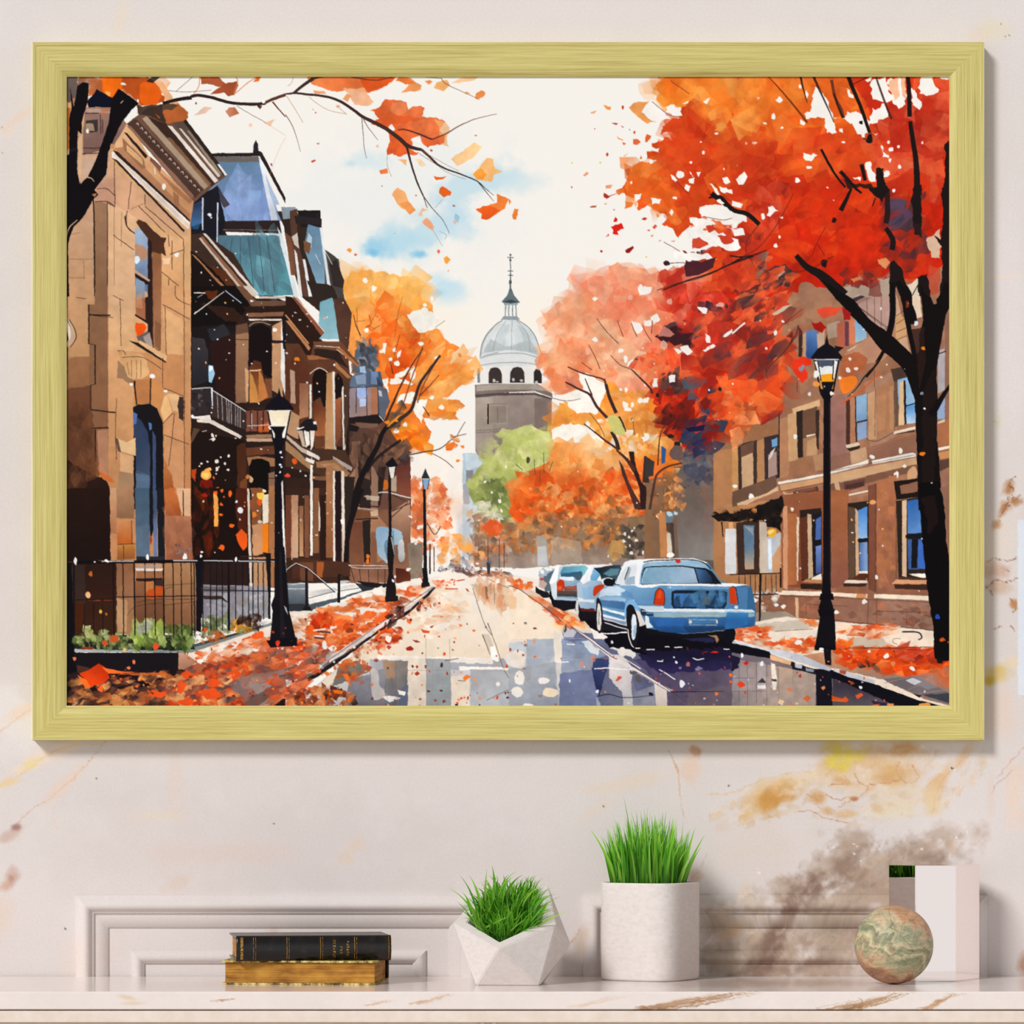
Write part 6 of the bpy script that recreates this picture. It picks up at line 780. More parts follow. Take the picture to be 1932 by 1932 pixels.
    P('c4d4e0', '1110 1015 1340 1020 1340 1040 1932 1050 2130 1060 2130 1075 1932 1075 1250 1070 1150 1060', e=.8, t=.02); P('8aa8b4', '1250 1075 1932 1070 2130 1080 2130 1110 1500 1115 1260 1115', e=1); P('35669c', '1200 1110 1500 1120 2130 1110 2110 1190 1932 1215 1600 1250 1320 1250 1250 1200', e=1, g=('1c4478', '1600 1110 1600 1240')); P('2c62ac', '1250 1130 1540 1130 1500 1200 1280 1190', e=2, a=.7); P('4a80b4', '1540 1120 1810 1125 1810 1170 1560 1175', e=1, a=.6); LL('c8c0a8', 4, '1500 1100 1820 1100;1560 1135 1560 1180 1800 1182 1805 1135 1560 1135', sm=0); D('d8ccb0', '1570 1155 14 1800 1155 12', jit=.3); P('24304a', '1140 1040 1180 1050 1190 1090 1250 1085 1250 1100 1180 1110 1140 1090', e=1); P('dce8f2', '1180 1100 1210 1110 1215 1160 1250 1200 1190 1210 1180 1160', e=1); P('101014', '1160 1200 1320 1240 1500 1260 1932 1225 1960 1300 1932 1330 1800 1290 1500 1290 1200 1260', e=1.5); LL('f0f4f8', 5, '1150 1060 1340 1065;1340 1050 1932 1056'); P('1a3050', '1500 1200 1900 1190 1900 1225 1560 1250', e=2, a=.6)
    P('e0a878', '1720 1270 1800 1270 1820 1310 1800 1340 1780 1290', e=1, a=.7)
    # right rear lamp, wheel
    P('c83a14', '1905 860 1932 850 1960 870 1975 960 1970 1000 1915 1000', e=.8); LL('10141c', 6, '1932 846 1965 870 1985 1000'); P('e4e8ee', '1340 1040 1932 1046 2110 1050 2120 1060 1932 1066 1340 1056', e=.6)
    T('C4'); P('0c0e16', '-60 1220 10 1210 30 1250 10 1320 -40 1340 -70 1300', e=1, sm=1); D('e8e4e0', '35 1025 18', jit=.4); P('4080b0', '-40 1060 140 1065 140 1120 60 1130 -60 1130', e=.8, g=('2868a8', '0 1070 0 1130')); P('2c66a4', '-60 1130 140 1120 130 1180 60 1205 -60 1220', e=.8); P('a8c8dc', '-60 1055 140 1060 140 1075 -60 1070')

def lamp(b, x, top, bot, w, g1, g2, fr='14121a'):
    """street lamp: x centre, head top, foot bottom, head width, all in photo pixels"""
    P, L, LL, D = b.P, b.L, b.LL, b.D; b.T('P'); h = w*1.75
    P(fr, [x, top, x+w*.07, top+w*.3, x+w*.3, top+w*.45, x+w*.5, top+w*.72, x+w*.5, top+w*.78, x-w*.5, top+w*.78, x-w*.5, top+w*.72, x-w*.3, top+w*.45, x-w*.07, top+w*.3], e=.4)
    P(g1, [x-w*.4, top+w*.8, x+w*.4, top+w*.8, x+w*.22, top+h, x-w*.22, top+h], e=.3, g=(g2, [x, top+w, x, top+h]))
    LL(fr, max(w*.05, 1), '%f %f %f %f;%f %f %f %f' % (x-w*.4, top+w*.8, x-w*.22, top+h, x+w*.4, top+w*.8, x+w*.22, top+h)); LL('e8e8ee', 1.2, '%f %f %f %f' % (x-w*.42, top+w*.8, x+w*.42, top+w*.8))
    P(fr, [x-w*.26, top+h, x+w*.26, top+h, x+w*.2, top+h+w*.2, x+w*.1, top+h+w*.35, x-w*.1, top+h+w*.35, x-w*.2, top+h+w*.2], e=.3)
    return top+h+w*.3

def front(b):
    T, P, L, D, F, Wh, LL = b.T, b.P, b.L, b.D, b.F, b.Wh, b.LL
    # left leaning tree
    T('B2'); K = '1a1416'
    LL('2a2020', 20, '1190 540 1120 680 1020 800 960 900 900 1080 850 1190', w2=26, a=.0)
    LL('5a3428', 8, '1190 540 1110 660 1050 760 980 900', w2=18); LL('3a2824', 16, '980 900 910 1060 860 1180', w2=22); LL('3c2c28', 20, '1340 600 1250 720 1160 850 1120 980 1080 1080 980 1160 880 1230', w2=34); LL('4a3430', 6, '1330 770 1240 870 1160 950;1190 1040 1240 1120;590 250 610 340 650 430;905 650 930 760', w2=10); LL('6a2c18', 5, '720 250 740 330 690 360;820 340 750 380;990 420 940 600', a=.8)
    LL(K, 34, '880 1210 830 1290 790 1400 700 1560 620 1750 590 1932', w2=56); LL(K, 24, '1000 1330 860 1430 760 1520 700 1600', w2=30, a=.8); D('f08a20', '880 1180 26 960 1160 20', jit=.5); P('ef9430', '870 1220 960 1130 1010 1110 900 1210', e=1)
    T('C2'); LL(K, 56, '650 0 590 200 540 400 520 640', w2=36)
    # second and third lamps
    T('P')
    L(K, 5, '736 895 737 1020', 5.5, sm=0); P(K, '733 1010 741 1010 744 1045 742 1080 748 1108 748 1128 728 1130 729 1108 734 1080 731 1045', e=.5); P('1c1616', '727 1124 751 1122 752 1132 728 1134'); P('e8e4dc', '733 879 747 878 744 900 736 901', e=.5); P('14121a', '727 875 741 862 752 878 733 881'); LL(K, 1.6, '733 880 737 901;747 879 744 900'); LL('e0ded8', 2, '739 1012 745 1045', a=.8); D('e8ecf4', '742 1094 3 746 1086 2.5', jit=.3)
    LL('40647e', 2.4, '742 1000 745 1045', a=.6)
    L('14141c', 5, '801 922 803 1070', 6.5, sm=0); P('14141c', '797 1070 806 1068 808 1090 809 1104 796 1106 798 1088', e=.5); P('2c3034', '803 882 806 890 812 902 795 902 800 890', e=.4); P('88a8d0', '797 903 811 903 807 921 800 921', e=.4); LL('1a1a20', 1.3, '797 903 800 922;811 903 807 922')
    P('1c1818', '795 1098 810 1096 812 1104 796 1107')
    # lantern on the porch
    P('1c1a1e', '566 806 572 796 582 790 592 792 598 802 597 812 564 812', e=.5, sm=1); P('c8ae98', '563 812 572 812 578 842 572 842', e=.5); P('f0e8dc', '573 814 584 814 586 838 578 844 576 836', e=.5); P('efe6da', '586 812 595 812 592 842 587 850', e=.5); LL('f4f0ea', 2, '567 808 575 805;592 795 598 800'); LL(K, 1.5, '573 812 578 840;585 812 587 845'); D('eceff4', '595 797 3 565 808 3', jit=.3)
    # near left lamp
    y = lamp(b, 528, 731, 0, 54, 'f3e4c8', 'f0f0ec')
    P('f6e8c8', '519 774 537 774 534 800 522 800', e=1); D('eef2f6', '513 806 4 531 814 3', jit=.4)
    P('121016', '510 804 540 804 536 812 534 818 520 818 517 812', e=.4); P('121016', '520 816 534 816 538 1125 519 1125', e=.5); P('f2ece6', '533 960 537 960 541 1060 545 1140 540 1130', e=.5); P('eee8e2', '532 910 535 905 537 960 534 960', e=.5)
    D('e8ecf2', '531 852 2.2 529 876 2.6 532 880 2 533 862 2 530 890 2', jit=.4)
    P('121016', '520 1030 538 1030 545 1120 547 1150 560 1205 560 1213 508 1215 511 1203 516 1150 513 1138 520 1120', e=.5); P('0e0c12', '504 1206 562 1200 562 1216 512 1219'); P('241c22', '528 1040 532 1040 536 1140 540 1200 530 1200', e=1, a=.7); P('dfe4ea', '537 1140 542 1145 545 1158 540 1150', e=.6, a=.8); D('d83020', '525 1211 5', jit=.2); D('e8e4e0', '517 1243 0', jit=.3)
    P('0e0c10', '545 1135 0 0 545 1135', a=0)
    # right lamp
    y = lamp(b, 1558, 632, 0, 58, '5c6474', 'f4a030')
    P('eef0ee', '1543 692 1571 690 1569 708 1545 708', e=1.2); P('4a5464', '1543 680 1571 680 1568 692 1558 689 1548 694', e=1); P('f9a41c', '1548 708 1570 706 1567 720 1550 722', e=1.2, sm=1); P('f8f4ec', '1535 682 1540 682 1548 712 1545 716', e=.4); P('f4f0ea', '1572 680 1578 682 1572 715 1569 708', e=.4); P('1a1418', '1573 652 1590 656 1580 664 1586 682 1576 674', e=.5); LL('14121a', 2, '1541 681 1547 718;1571 680 1569 716'); P('14121a', '1548 720 1572 720 1568 732 1564 740 1554 740 1550 730', e=.4); D('f2f0ee', '1539 706 7 1565 742 4 1554 729 1.5', jit=.3); D('f09a48', '1539 724 6', jit=.3)
    P('0f0d12', '1552 736 1565 736 1565 900 1566 1130 1572 1150 1575 1200 1574 1222 1536 1223 1538 1205 1544 1170 1546 1148 1542 1145 1547 1130 1551 1080', e=.5); P('0c0a10', '1535 1215 1575 1215 1575 1224 1535 1224'); P('2c2024', '1562 760 1565 760 1566 1100 1563 1100', e=.5, a=.7); P('0c0a10', '1546 1118 1570 1118 1572 1130 1544 1130'); P('0c0a10', '1541 1147 1574 1147 1571 1160 1544 1160'); D('e8e8ec', '1548 1222 4', jit=.4); P('100e14', '1552 1224 1566 1224 1566 1252 1556 1252', e=1)
    # ---- big tree on the right
    T('B4'); K = '120d0e'
    P(K, '1620 -30 1640 100 1650 300 1620 420 1620 560 1560 640 1600 900 1580 1000 1590 1240 1600 1500 1610 1940 1812 1940 1800 1700 1790 1500 1770 1300 1775 1000 1770 700 1800 540 1850 250 1900 150 1900 -30 1840 -30 1810 60 1770 110 1770 150 1745 160 1720 100 1660 60', e=1.5)
    P(K, '780 -50 860 0 950 60 1060 130 1180 280 1290 360 1380 430 1500 540 1620 680 1640 900 1590 1000 1500 760 1400 640 1280 540 1150 380 1080 310 980 200 880 90 820 0', e=1.2, sm=1); P('2c1a16', '1560 380 1660 350 1680 660 1620 900 1600 700 1570 560', e=3, a=.8); P('241814', '1650 900 1760 700 1760 1300 1740 1932 1650 1932', e=4, a=.6)
    LL(K, 50, '1385 -30 1390 200 1380 320 1350 440', w2=56); LL(K, 46, '1430 -40 1480 80 1510 260 1540 420 1570 560 1590 680', w2=40); P(K, '1440 0 1520 0 1560 80 1560 160 1590 230 1600 330 1540 330 1500 250 1460 120', e=1); LL(K, 8, '1560 80 1610 -10'); LL(K, 8, '1240 660 1320 540', w2=20); LL(K, 26, '1330 520 1290 610 1240 690 1160 790', w2=14); LL('2a1a18', 16, '1240 690 1150 780 1080 880 1000 960', w2=6); LL(K, 22, '1900 840 1830 940 1770 1040 1720 1120', w2=70); LL('14100f', 8, '1790 585 1850 565')
    LL('d8541c', 9, '1280 740 1180 850 1080 930 940 1020', w2=12); P('ee7c24', '940 800 1060 780 1080 840 1030 900 960 930 930 850', sm=1, e=1.5); D('eeb878', '1600 325 14', n=6); D('d8e4f4', '1590 325 22 1642 930 14', jit=.3); D('1c1c24', '1642 930 7'); D('f0801c', '1652 542 18 1645 1450 22', jit=.3); P('7a2c14', '1500 140 1530 130 1530 180 1505 190', e=2); D('ece4de', '1018 630 16 1005 730 22 1072 715 16 865 930 18 930 795 16 670 935 16 1290 790 10', jit=.3); P('f0361a', '520 640 600 610 690 640 690 680 630 700 650 800 600 840 560 790 520 720', e=2, j=2, step=30); D('8a8c9c', '605 710 26', jit=.4); P('a81a10', '690 320 770 310 820 360 780 410 720 380', e=1.5, j=2, step=30); P('a81c18', '950 180 1030 230 1020 290 970 300', e=1.5); P('e04c30', '740 200 840 180 960 190 900 250 800 280 740 240', e=2, j=2, step=30); P('e8481c', '250 280 310 275 350 310 310 350 250 330', e=1.5, sm=1); D('e8401c', '185 290 20 270 210 26', jit=.4)
    T('C4'); P('0b080a', '1610 -40 1800 -60 1840 200 1850 420 1880 650 1890 900 1890 1480 1800 1500 1750 1470 1740 1200 1700 960 1670 700 1640 400', e=1.5); P('2a1814', '1640 80 1760 60 1780 300 1700 400', e=4, a=.5); D('244cb4', '1780 1110 20', jit=.3); D('c8501c', '1820 1308 22 1870 1328 10', jit=.4); P('15100f', '1760 1470 1830 1480 1820 1510 1780 1515', e=1.5); D('b8c4dc', '1642 437 8'); P('8a6450', '1800 0 1900 -40 1900 640 1860 400 1830 100', e=1.5, a=.9)
    # thin curved twigs over the right facade
    T('B4'); LL('3c2c28', 10, '575 340 540 450 440 580 330 690 290 750', w2=6); LL('3a2a28', 5, '610 200 470 310 330 440;290 700 300 800;1080 170 1340 370;1160 1320 1250 1340 1400 1260;560 830 565 920', a=.8); D('efe8e2', '375 405 18 295 540 10 440 310 14', jit=.4); P('2a2028', '60 80 200 0 260 -20 160 120 60 150', e=3, a=.7); F('60 60 500 60 360 330 60 330', 'd84a24 3a2a30 e8683c b83420 4a3034 c84028', 60, 60, ang=-35, asp=2.4, a=.9); P('f0e8e0', '0 400 110 310 115 325 0 420', e=.6); P('c8b49c', '350 240 440 180 520 160 440 220 360 260', e=1)
    # ---- dark tree top left
    T('A1'); K = '100c10'
    F('20 25 700 25 880 260 700 330 560 250 260 250 20 250', 'd8601c e87018 c0501c a85428 7a5a4c b8683c', 40, 130, a=.95); P('6a5a54', '20 30 140 30 120 200 60 260 20 240', e=4); P('f06c10', '340 40 530 30 540 130 440 220 360 190', e=3, j=2); P('b8501c', '520 40 740 30 800 80 900 220 880 260 680 280 620 210 520 140', e=3, j=3); P('e86010', '680 100 800 90 860 200 800 280 690 260', e=4, a=.9, sm=1); P('eab080', '820 80 870 80 960 220 1090 340 1060 330 900 240', e=1.5); P('b86030', '860 330 1000 260 1090 350 1080 400 900 440', e=2.5, j=2); P('5a4030', '830 290 900 260 1000 280 950 330', e=3); P('3a2a24', '640 280 860 280 900 440 760 380 660 360', e=3, j=2, a=.9); P('a8501c', '800 350 850 380 840 400', e=1)
    D('f0ece8', '530 97 18 222 215 14 655 245 12', jit=.4); P('f0a858', '370 160 420 170 420 200 380 190', e=1.5)
    P('0c1020', '215 250 300 140 360 180 440 220 460 300 230 300', e=1.5, j=1); P(K, '430 220 490 140 640 240 660 270 600 320 520 420 450 560 400 690 380 880 280 1010 310 1050 260 1110 180 1250 100 1330 50 1480 50 1600 60 1932 20 1932 20 720 60 700 60 400 80 300 70 120 100 300 110 240 130 110 180 80 230 90 220 250 170 420 170 530 130 600 140 700 140 900 160 960 220 900 290 760 340 620 400 430', e=1.2)
    P('dcb48c', '135 500 175 530 165 880 150 960 130 860', e=1.2, a=.9); LL('c8a888', 12, '210 900 250 910 275 940;30 1440 60 1340 130 1270', w2=6); P('c08c60', '420 610 460 620 440 660 410 640', e=1.2); P('1c1418', '60 690 140 670 120 640 60 660', e=1); P('b87850', '255 1050 300 1040 280 1075', e=1); LL('e8e4ec', 5, '505 265 530 240'); P('caa080', '110 1280 200 1180 230 1300 60 1600 50 1450', e=2, a=0)
    T('B1'); P(K, '20 0 50 0 40 190 20 210', e=1); P(K, '20 480 50 540 40 900 20 1000', e=1)
    # ---- branch over the sky
    T('A2')
    P('ef8a50', '170 25 700 25 960 40 860 110 720 170 600 140 500 160 400 160 230 100', j=3, e=2.5, g=('e8642c', '200 100 900 60')); P('e05820', '650 60 940 40 860 110 720 168 680 130', e=2, j=2); P('f6b488', '500 130 680 130 760 250 740 280 600 280 560 200', e=2.5, j=2, a=.9); P('f09a5c', '980 30 1080 40 1180 110 1170 150 1000 170 1070 100 960 70', e=2, j=2); P('ec7838', '990 45 1060 45 1120 90 1040 100 960 60', e=2)
    P('ee7844', '720 320 800 310 860 230 950 235 1040 250 1060 320 1100 285 1205 300 1180 380 1300 380 1380 420 1340 500 1390 540 1380 600 1230 640 1170 600 1170 560 1100 600 1090 660 1160 700 980 720 880 710 880 650 910 600 890 520 800 460 740 440 800 390', j=4, step=50, e=3, g=('e4602c', '1100 300 850 450'), t=.14); P('f4b074', '1280 400 1380 420 1420 480 1400 560 1410 640 1330 600 1340 480', e=3, a=.7); P('f09060', '920 260 1020 250 1060 330 960 380 900 320', e=3, a=.6); P('e25a28', '860 360 1060 370 1200 400 1000 440 880 440', e=4, a=.7); P('e86030', '1180 570 1380 540 1370 600 1230 640', e=2, a=.7); P('f6f2ec', '890 470 920 440 950 490 920 510', j=1, e=1); P('f6f2ec', '1080 580 1160 540 1170 600 1110 640', e=1.5, j=1.5, step=25); P('f6f0ea', '700 370 780 370 810 400 760 410', e=1)
    for q, c in (('1430 740 1640 600 1700 640 1620 740 1490 805', 'f8cc94'), ('1620 880 1740 730 1800 750 1810 830 1880 850 1800 880 1790 940 1680 930', 'f6bc78'), ('1620 875 1690 825 1740 880 1700 930 1660 920', 'f29a3c'), ('1650 1180 1740 1150 1830 1120 1830 1045 1932 1090 1900 1170 1740 1270 1690 1260 1700 1220', 'ee8038'), ('1650 1175 1750 1145 1870 1190 1740 1272 1690 1260 1700 1215', 'e45c1c'), ('1335 1000 1360 980 1440 1030 1430 1060 1370 1075 1330 1040', 'e8641c'), ('1285 890 1330 905 1400 895 1360 920 1305 930', 'e8641c'), ('810 840 880 825 888 865 820 875', 'ef8048'), ('920 1050 970 990 1030 1020 1060 1100 1130 1190 1080 1225 980 1150', 'f6b070'), ('980 1130 1060 1110 1128 1190 1080 1222', 'f29a58'), ('1285 130 1310 80 1400 60 1420 110 1370 160', 'f6b46c'), ('1205 75 1240 60 1275 75 1240 100', 'ef8c48'), ('1640 220 1650 180 1690 150 1730 165 1720 200 1660 230', 'f0904c'), ('1430 90 1520 40 1680 25 1640 60 1500 90', 'f8cc9c'), ('970 750 1050 750 1040 800', 'f6b878'), ('1120 750 1160 740 1220 800 1180 815', 'fbdcb8'), ('240 150 340 160 350 185 250 180', 'eaa070'), ('490 230 530 180 575 200 540 250', 'f2a468'), ('1180 1290 1220 1250 1260 1290 1290 1340 1270 1360 1200 1320', 'f0a87c'), ('1150 1230 1180 1165 1240 1180 1180 1200 1190 1240', 'f6c8a4'), ('525 1530 550 1510 575 1530 555 1552', 'ef9434'), ('590 1570 605 1557 622 1572 603 1585', 'e06430'), ('1370 1600 1400 1583 1430 1610 1400 1655 1375 1640', 'f5a43c'), ('1312 1535 1330 1518 1343 1540 1328 1562', 'ea6440'), ('1545 175 1570 160 1595 180 1570 195', 'f6bc80'), ('220 770 245 748 265 755 235 780', 'd03c20'), ('265 612 290 602 285 618', 'cf4428')):
        P(c, q, e=1.5, j=1, step=30)
    D('8ab0c8', '1480 1255 30', jit=.4, a=.6); D('e8a888', '1465 1290 14 1410 1710 10 795 632 14 455 290 16', jit=.4, a=.7); D('a85428', '1455 1150 10 1265 672 12 1645 542 8', jit=.5); D('cc5c30', '258 345 7 240 318 5 1130 1060 8 835 978 6 945 1388 4', jit=.4)
    B_ = '3c2824'
    LL(B_, 14, '0 185 75 175 180 185 350 205 480 250 600 330 660 375 740 415 850 470 930 525 1000 580 1060 640', w2=38); LL('6a3c30', 10, '660 375 850 470 930 525', a=.4); LL(B_, 34, '1020 600 1080 640 1180 665', w2=26); LL('4a302a', 22, '1180 665 1250 730 1310 790', w2=18); LL(B_, 16, '1310 790 1400 835 1530 880 1660 935', w2=9); LL(B_, 8, '1660 935 1720 990 1800 1060;1660 935 1800 1110', w2=3); LL(B_, 20, '1050 640 1080 760 1130 920 1190 1060', w2=11); LL('5a4640', 8, '1190 1060 1220 1150 1230 1165;1190 1060 1260 1160 1360 1270 1420 1390', w2=3); LL('8a8078', 3, '1270 1350 1360 1500;1360 1090 1290 1170;1380 1440 1390 1400 1330 1370', a=.7)
    LL('5a2e28', 10, '970 495 1030 490 1130 520 1270 575', w2=15); LL('6a3c30', 13, '1270 575 1400 520 1500 460 1640 400 1830 355', w2=3); LL(B_, 22, '70 175 150 110 240 50', w2=30); LL(B_, 18, '240 50 330 30 420 25', w2=9); LL(B_, 8, '520 25 620 45 720 60 820 60 900 40 1000 22', w2=6); LL('6a4a40', 6, '1090 22 1220 35 1350 50;1350 50 1380 90 1500 150 1680 230', w2=3); LL('6a4c44', 7, '660 385 670 500 680 640 700 740;0 360 50 440 90 540 130 680;675 400 720 480 800 580', w2=3); LL('b07048', 4, '200 205 280 270 380 325 520 355;10 200 80 310 150 430;880 700 880 800 920 900;440 280 530 360;70 30 50 90 20 115', a=.8); LL('8a6c60', 5, '1160 700 1300 790 1400 860 1560 920;1190 680 1330 760 1500 850', w2=3, a=.8); LL('3c2824', 9, '640 60 700 70', a=0)
    T('A1')
    LL('241818', 26, '870 265 960 240 1040 225 1120 215', w2=34); LL('2c1e1c', 26, '1110 205 1180 195 1300 215 1420 250 1540 268 1680 270 1760 262', w2=26); LL('5a3428', 24, '1760 255 1830 225 1932 190', w2=26); LL('6a3828', 14, '1820 250 1870 310 1932 380', w2=8); P('4a2c24', '1680 270 1730 290 1715 315 1690 290', e=1); D('f4f0ea', '1738 250 16', jit=.3)
    P('b05838', '1195 30 1340 30 1400 80 1420 110 1330 115 1260 95 1200 100', e=2, j=1.5, step=30); P('a85030', '1280 190 1320 150 1400 95 1510 70 1525 110 1490 190 1440 200 1400 170', e=1.5); LL('e08858', 8, '1190 30 1180 120 1140 180;1500 30 1520 80 1490 180 1600 90 1690 30', a=.9); P('e8682c', '1650 80 1690 25 1720 35 1700 70', e=1); P('e8b898', '1140 370 1230 290 1300 300 1230 350', e=2, a=.7); P('d49070', '1410 330 1440 300 1500 298 1530 350 1450 385', e=2, g=('b86844', '1420 340 1520 330')); P('eab894', '1740 430 1840 400 1800 465', e=1.5, a=.8); LL('6a5c54', 5, '920 155 1060 165 1200 158 1290 150;985 160 1110 50 1140 30;1510 285 1600 340 1760 430', a=.8); P('1c1618', '730 70 780 30 860 30 780 90', e=1, a=.8); D('6a5a54', '1158 262 10', jit=.5); D('f4b088', '1625 452 14', jit=.6, a=.6); D('8a3a28', '1810 790 10', jit=.5); LL('d8a080', 3, '1930 560 1860 700 1800 880;1932 540 1740 420', a=.6)
    # white and coloured flecks everywhere
    T('P'); r = b.rnd
    for i in range(170):
        x = r.choice((r.uniform(370, 660), r.uniform(1020, 1760))); y = r.uniform(560, 1010) if x < 700 else r.uniform(560, 1120)
        D(r.choice(('f4eee6', 'e8dcd0', 'dfe6ee', 'f0b070')), '%f %f %f' % (x, y, r.uniform(.6, 2)), jit=.4)
    for i in range(230):
        x = r.uniform(180, 1010); y = 1331-(r.random()**1.3)*200
        if y < 1120+abs(x-760)*.25 : continue
        D(r.choice(('d84a1c', 'e87034', 'a83820', 'e89050', '6a2c20')), '%f %f %f' % (x, y, r.uniform(.8, 3)), jit=.4)
    for i in range(90):
        x = r.uniform(1080, 1780); y = r.uniform(1230, 1331)
        D(r.choice(('d85a2c', 'e8885c', 'c84024', 'e8dcd4', 'b0b4c4')), '%f %f %f' % (x, y, r.uniform(.6, 2.2)), jit=.4)
# ------------------------------------------------------------------ marble: wall colour map
def wall_map():
    b = Brush(-60, -60, 1992, 1992, .75, 'e3dbd8', 9); b.T('P'); Wh, L, F, D = b.Wh, b.L, b.F, b.D
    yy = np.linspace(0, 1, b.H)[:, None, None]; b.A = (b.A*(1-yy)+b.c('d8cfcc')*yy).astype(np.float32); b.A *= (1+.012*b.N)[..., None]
    Wh('e6dcd9', 900, 30, 500, 60, .5); Wh('e8e0e0', 1890, 600, 60, 300, .6); Wh('d4c9c6', 500, 1600, 500, 120, .5); Wh('e2dad6', 1250, 1600, 200, 60, .5); Wh('f0ece8', 20, 1350, 70, 90, .5)
    # left-hand veins
    Wh('f0cdba', 30, 225, 60, 9, .5, -.6); Wh('ecd9bc', 228, 30, 16, 40, .35, .3); Wh('f0d4c0', 15, 250, 18, 10, .5); D('c8a888', '4 240 2 5 289 1.5', jit=.4)
    Wh('efd2bc', 45, 1340, 60, 14, .6, -.5); L('e8b48c', 2.5, '0 1382 40 1352 62 1340', 1.5, e=3, a=.6); Wh('eed8c4', 100, 1420, 110, 16, .6, -.45); L('ecc080', 4, '0 1482 40 1462 80 1432 120 1412 190 1404', 2, e=4, a=.5); Wh('e6c88c', 12, 1478, 30, 13, .7, -.3, nz=1.); Wh('e8d490', 60, 1441, 20, 9, .6, -.3, nz=1.)
    L('d09c78', 2, '30 1556 60 1528 90 1508 130 1478 160 1448 200 1400', 1.2, e=4, a=.65); Wh('e8c8b0', 120, 1480, 60, 12, .45, -.75); Wh('9a7468', 32, 1561, 12, 9, .9); Wh('b88e78', 20, 1575, 40, 12, .4, -.5); Wh('b0806a', 22, 1655, 18, 24, .75, .5); Wh('c89c84', 10, 1672, 16, 14, .7); Wh('e0c4b0', 0, 1720, 40, 60, .4); Wh('e4d0c4', 160, 1820, 60, 80, .4); L('e4bfa0', 1.5, '105 1520 100 1545 110 1570', e=2, a=.5)
    Wh('e0c8b4', 330, 1460, 16, 80, .3); Wh('e4d2b8', 300, 1540, 60, 14, .3); Wh('dfc6b2', 655, 1610, 50, 18, .45, -.7); Wh('e2cab0', 660, 1625, 16, 8, .6); Wh('dcc4b8', 420, 1610, 140, 24, .35); Wh('d8bca8', 330, 1670, 40, 14, .35, -.5); Wh('c8aa98', 515, 1765, 24, 16, .45, -.8); Wh('d9c2b0', 190, 1780, 14, 40, .4)
    # centre right
    L('d49c78', 3, '1276 1440 1280 1465 1284 1500 1290 1545', 1.2, e=3, a=.6); L('cf9a74', 2, '1262 1418 1272 1435 1280 1460', e=3, a=.6); Wh('b87844', 1311, 1416, 12, 8, .55, .5, nz=1.2); Wh('e4c0a8', 1300, 1450, 20, 34, .5); Wh('e4ccb4', 1170, 1480, 110, 16, .4, -.2); Wh('e6ccb4', 1120, 1530, 60, 14, .3, -.6)
    L('c08860', 2.5, '1306 1660 1320 1640 1335 1610', 1, e=3, a=.5); Wh('c8a084', 1312, 1650, 14, 14, .5, -.7); Wh('dcc0a0', 1405, 1690, 16, 30, .45); Wh('dcc4b4', 1362, 1560, 24, 16, .6); Wh('dcc0a4', 1430, 1600, 120, 60, .18)
    # gold cloud below the frame
    Wh('e6cfae', 1480, 1480, 90, 18, .75, -.28); L('dcb27c', 2.2, '1330 1500 1380 1497 1430 1475 1480 1461 1530 1457', 1.5, e=5, a=.6); Wh('dcb888', 1450, 1500, 60, 26, .75, -.5); Wh('c98f44', 1452, 1512, 26, 18, .85, -.6); Wh('cc9450', 1484, 1506, 26, 9, .8, -.15); Wh('e2c090', 1412, 1535, 24, 16, .55, -.6)
    Wh('d8b07c', 1650, 1440, 110, 40, .8); Wh('e4c8a4', 1620, 1470, 110, 26, .5); Wh('dccb4c', 1600, 1428, 44, 26, .75, -.25, nz=1.); Wh('e0cc50', 1575, 1436, 18, 14, .5); Wh('d2a468', 1690, 1462, 44, 24, .7); Wh('c89458', 1700, 1415, 60, 18, .7); Wh('dfd0c8', 1735, 1440, 14, 12, .6); Wh('cfa070', 1668, 1470, 24, 12, .6)
    for l in ('1560 1484 1585 1480 1605 1478 1592 1464', '1612 1462 1625 1478 1640 1486 1626 1500 1612 1510', '1560 1500 1580 1508 1600 1505 1612 1508', '1640 1480 1680 1478 1700 1470 1715 1478 1735 1466 1720 1445', '1500 1535 1530 1530 1560 1545 1600 1552', '1605 1510 1590 1520 1575 1530', '1520 1500 1545 1510 1540 1520 1565 1530', '1700 1440 1690 1455 1700 1470', '1750 1490 1760 1475 1780 1460'): L('c08458', 1.8, l, 1.2, e=4, a=.75)
    Wh('cc9864', 1545, 1506, 18, 16, .8); Wh('d2a470', 1592, 1474, 22, 7, .7, .3); Wh('b87444', 1611, 1507, 8, 5, .9); Wh('d4a87c', 1560, 1528, 12, 8, .7); Wh('d8b080', 1596, 1536, 22, 9, .75); Wh('cf9c6c', 1657, 1527, 14, 9, .75, .4); Wh('e2d4b4', 1690, 1530, 60, 20, .6)
    Wh('dcb68a', 1775, 1470, 50, 16, .85, -1.0); Wh('d8b48c', 1815, 1430, 36, 14, .7, -1.0); Wh('dfc69c', 1762, 1515, 20, 34, .8, .2); Wh('e4cca8', 1700, 1500, 60, 26, .4); L('d0a078', 1.6, '1830 1425 1790 1460 1768 1495 1760 1540', 1, e=3, a=.6); D('5a4438', '1797 1450 2.6', jit=.3); D('f6f0ea', '1801 1453 2', jit=.3); L('c89484', 1.6, '1932 1412 1905 1440 1880 1470', 1, e=3, a=.7); L('b88070', 1.8, '1912 1452 1895 1470 1880 1480 1872 1500', 1, e=2, a=.7); Wh('dcc4b8', 1870, 1500, 8, 40, .4)
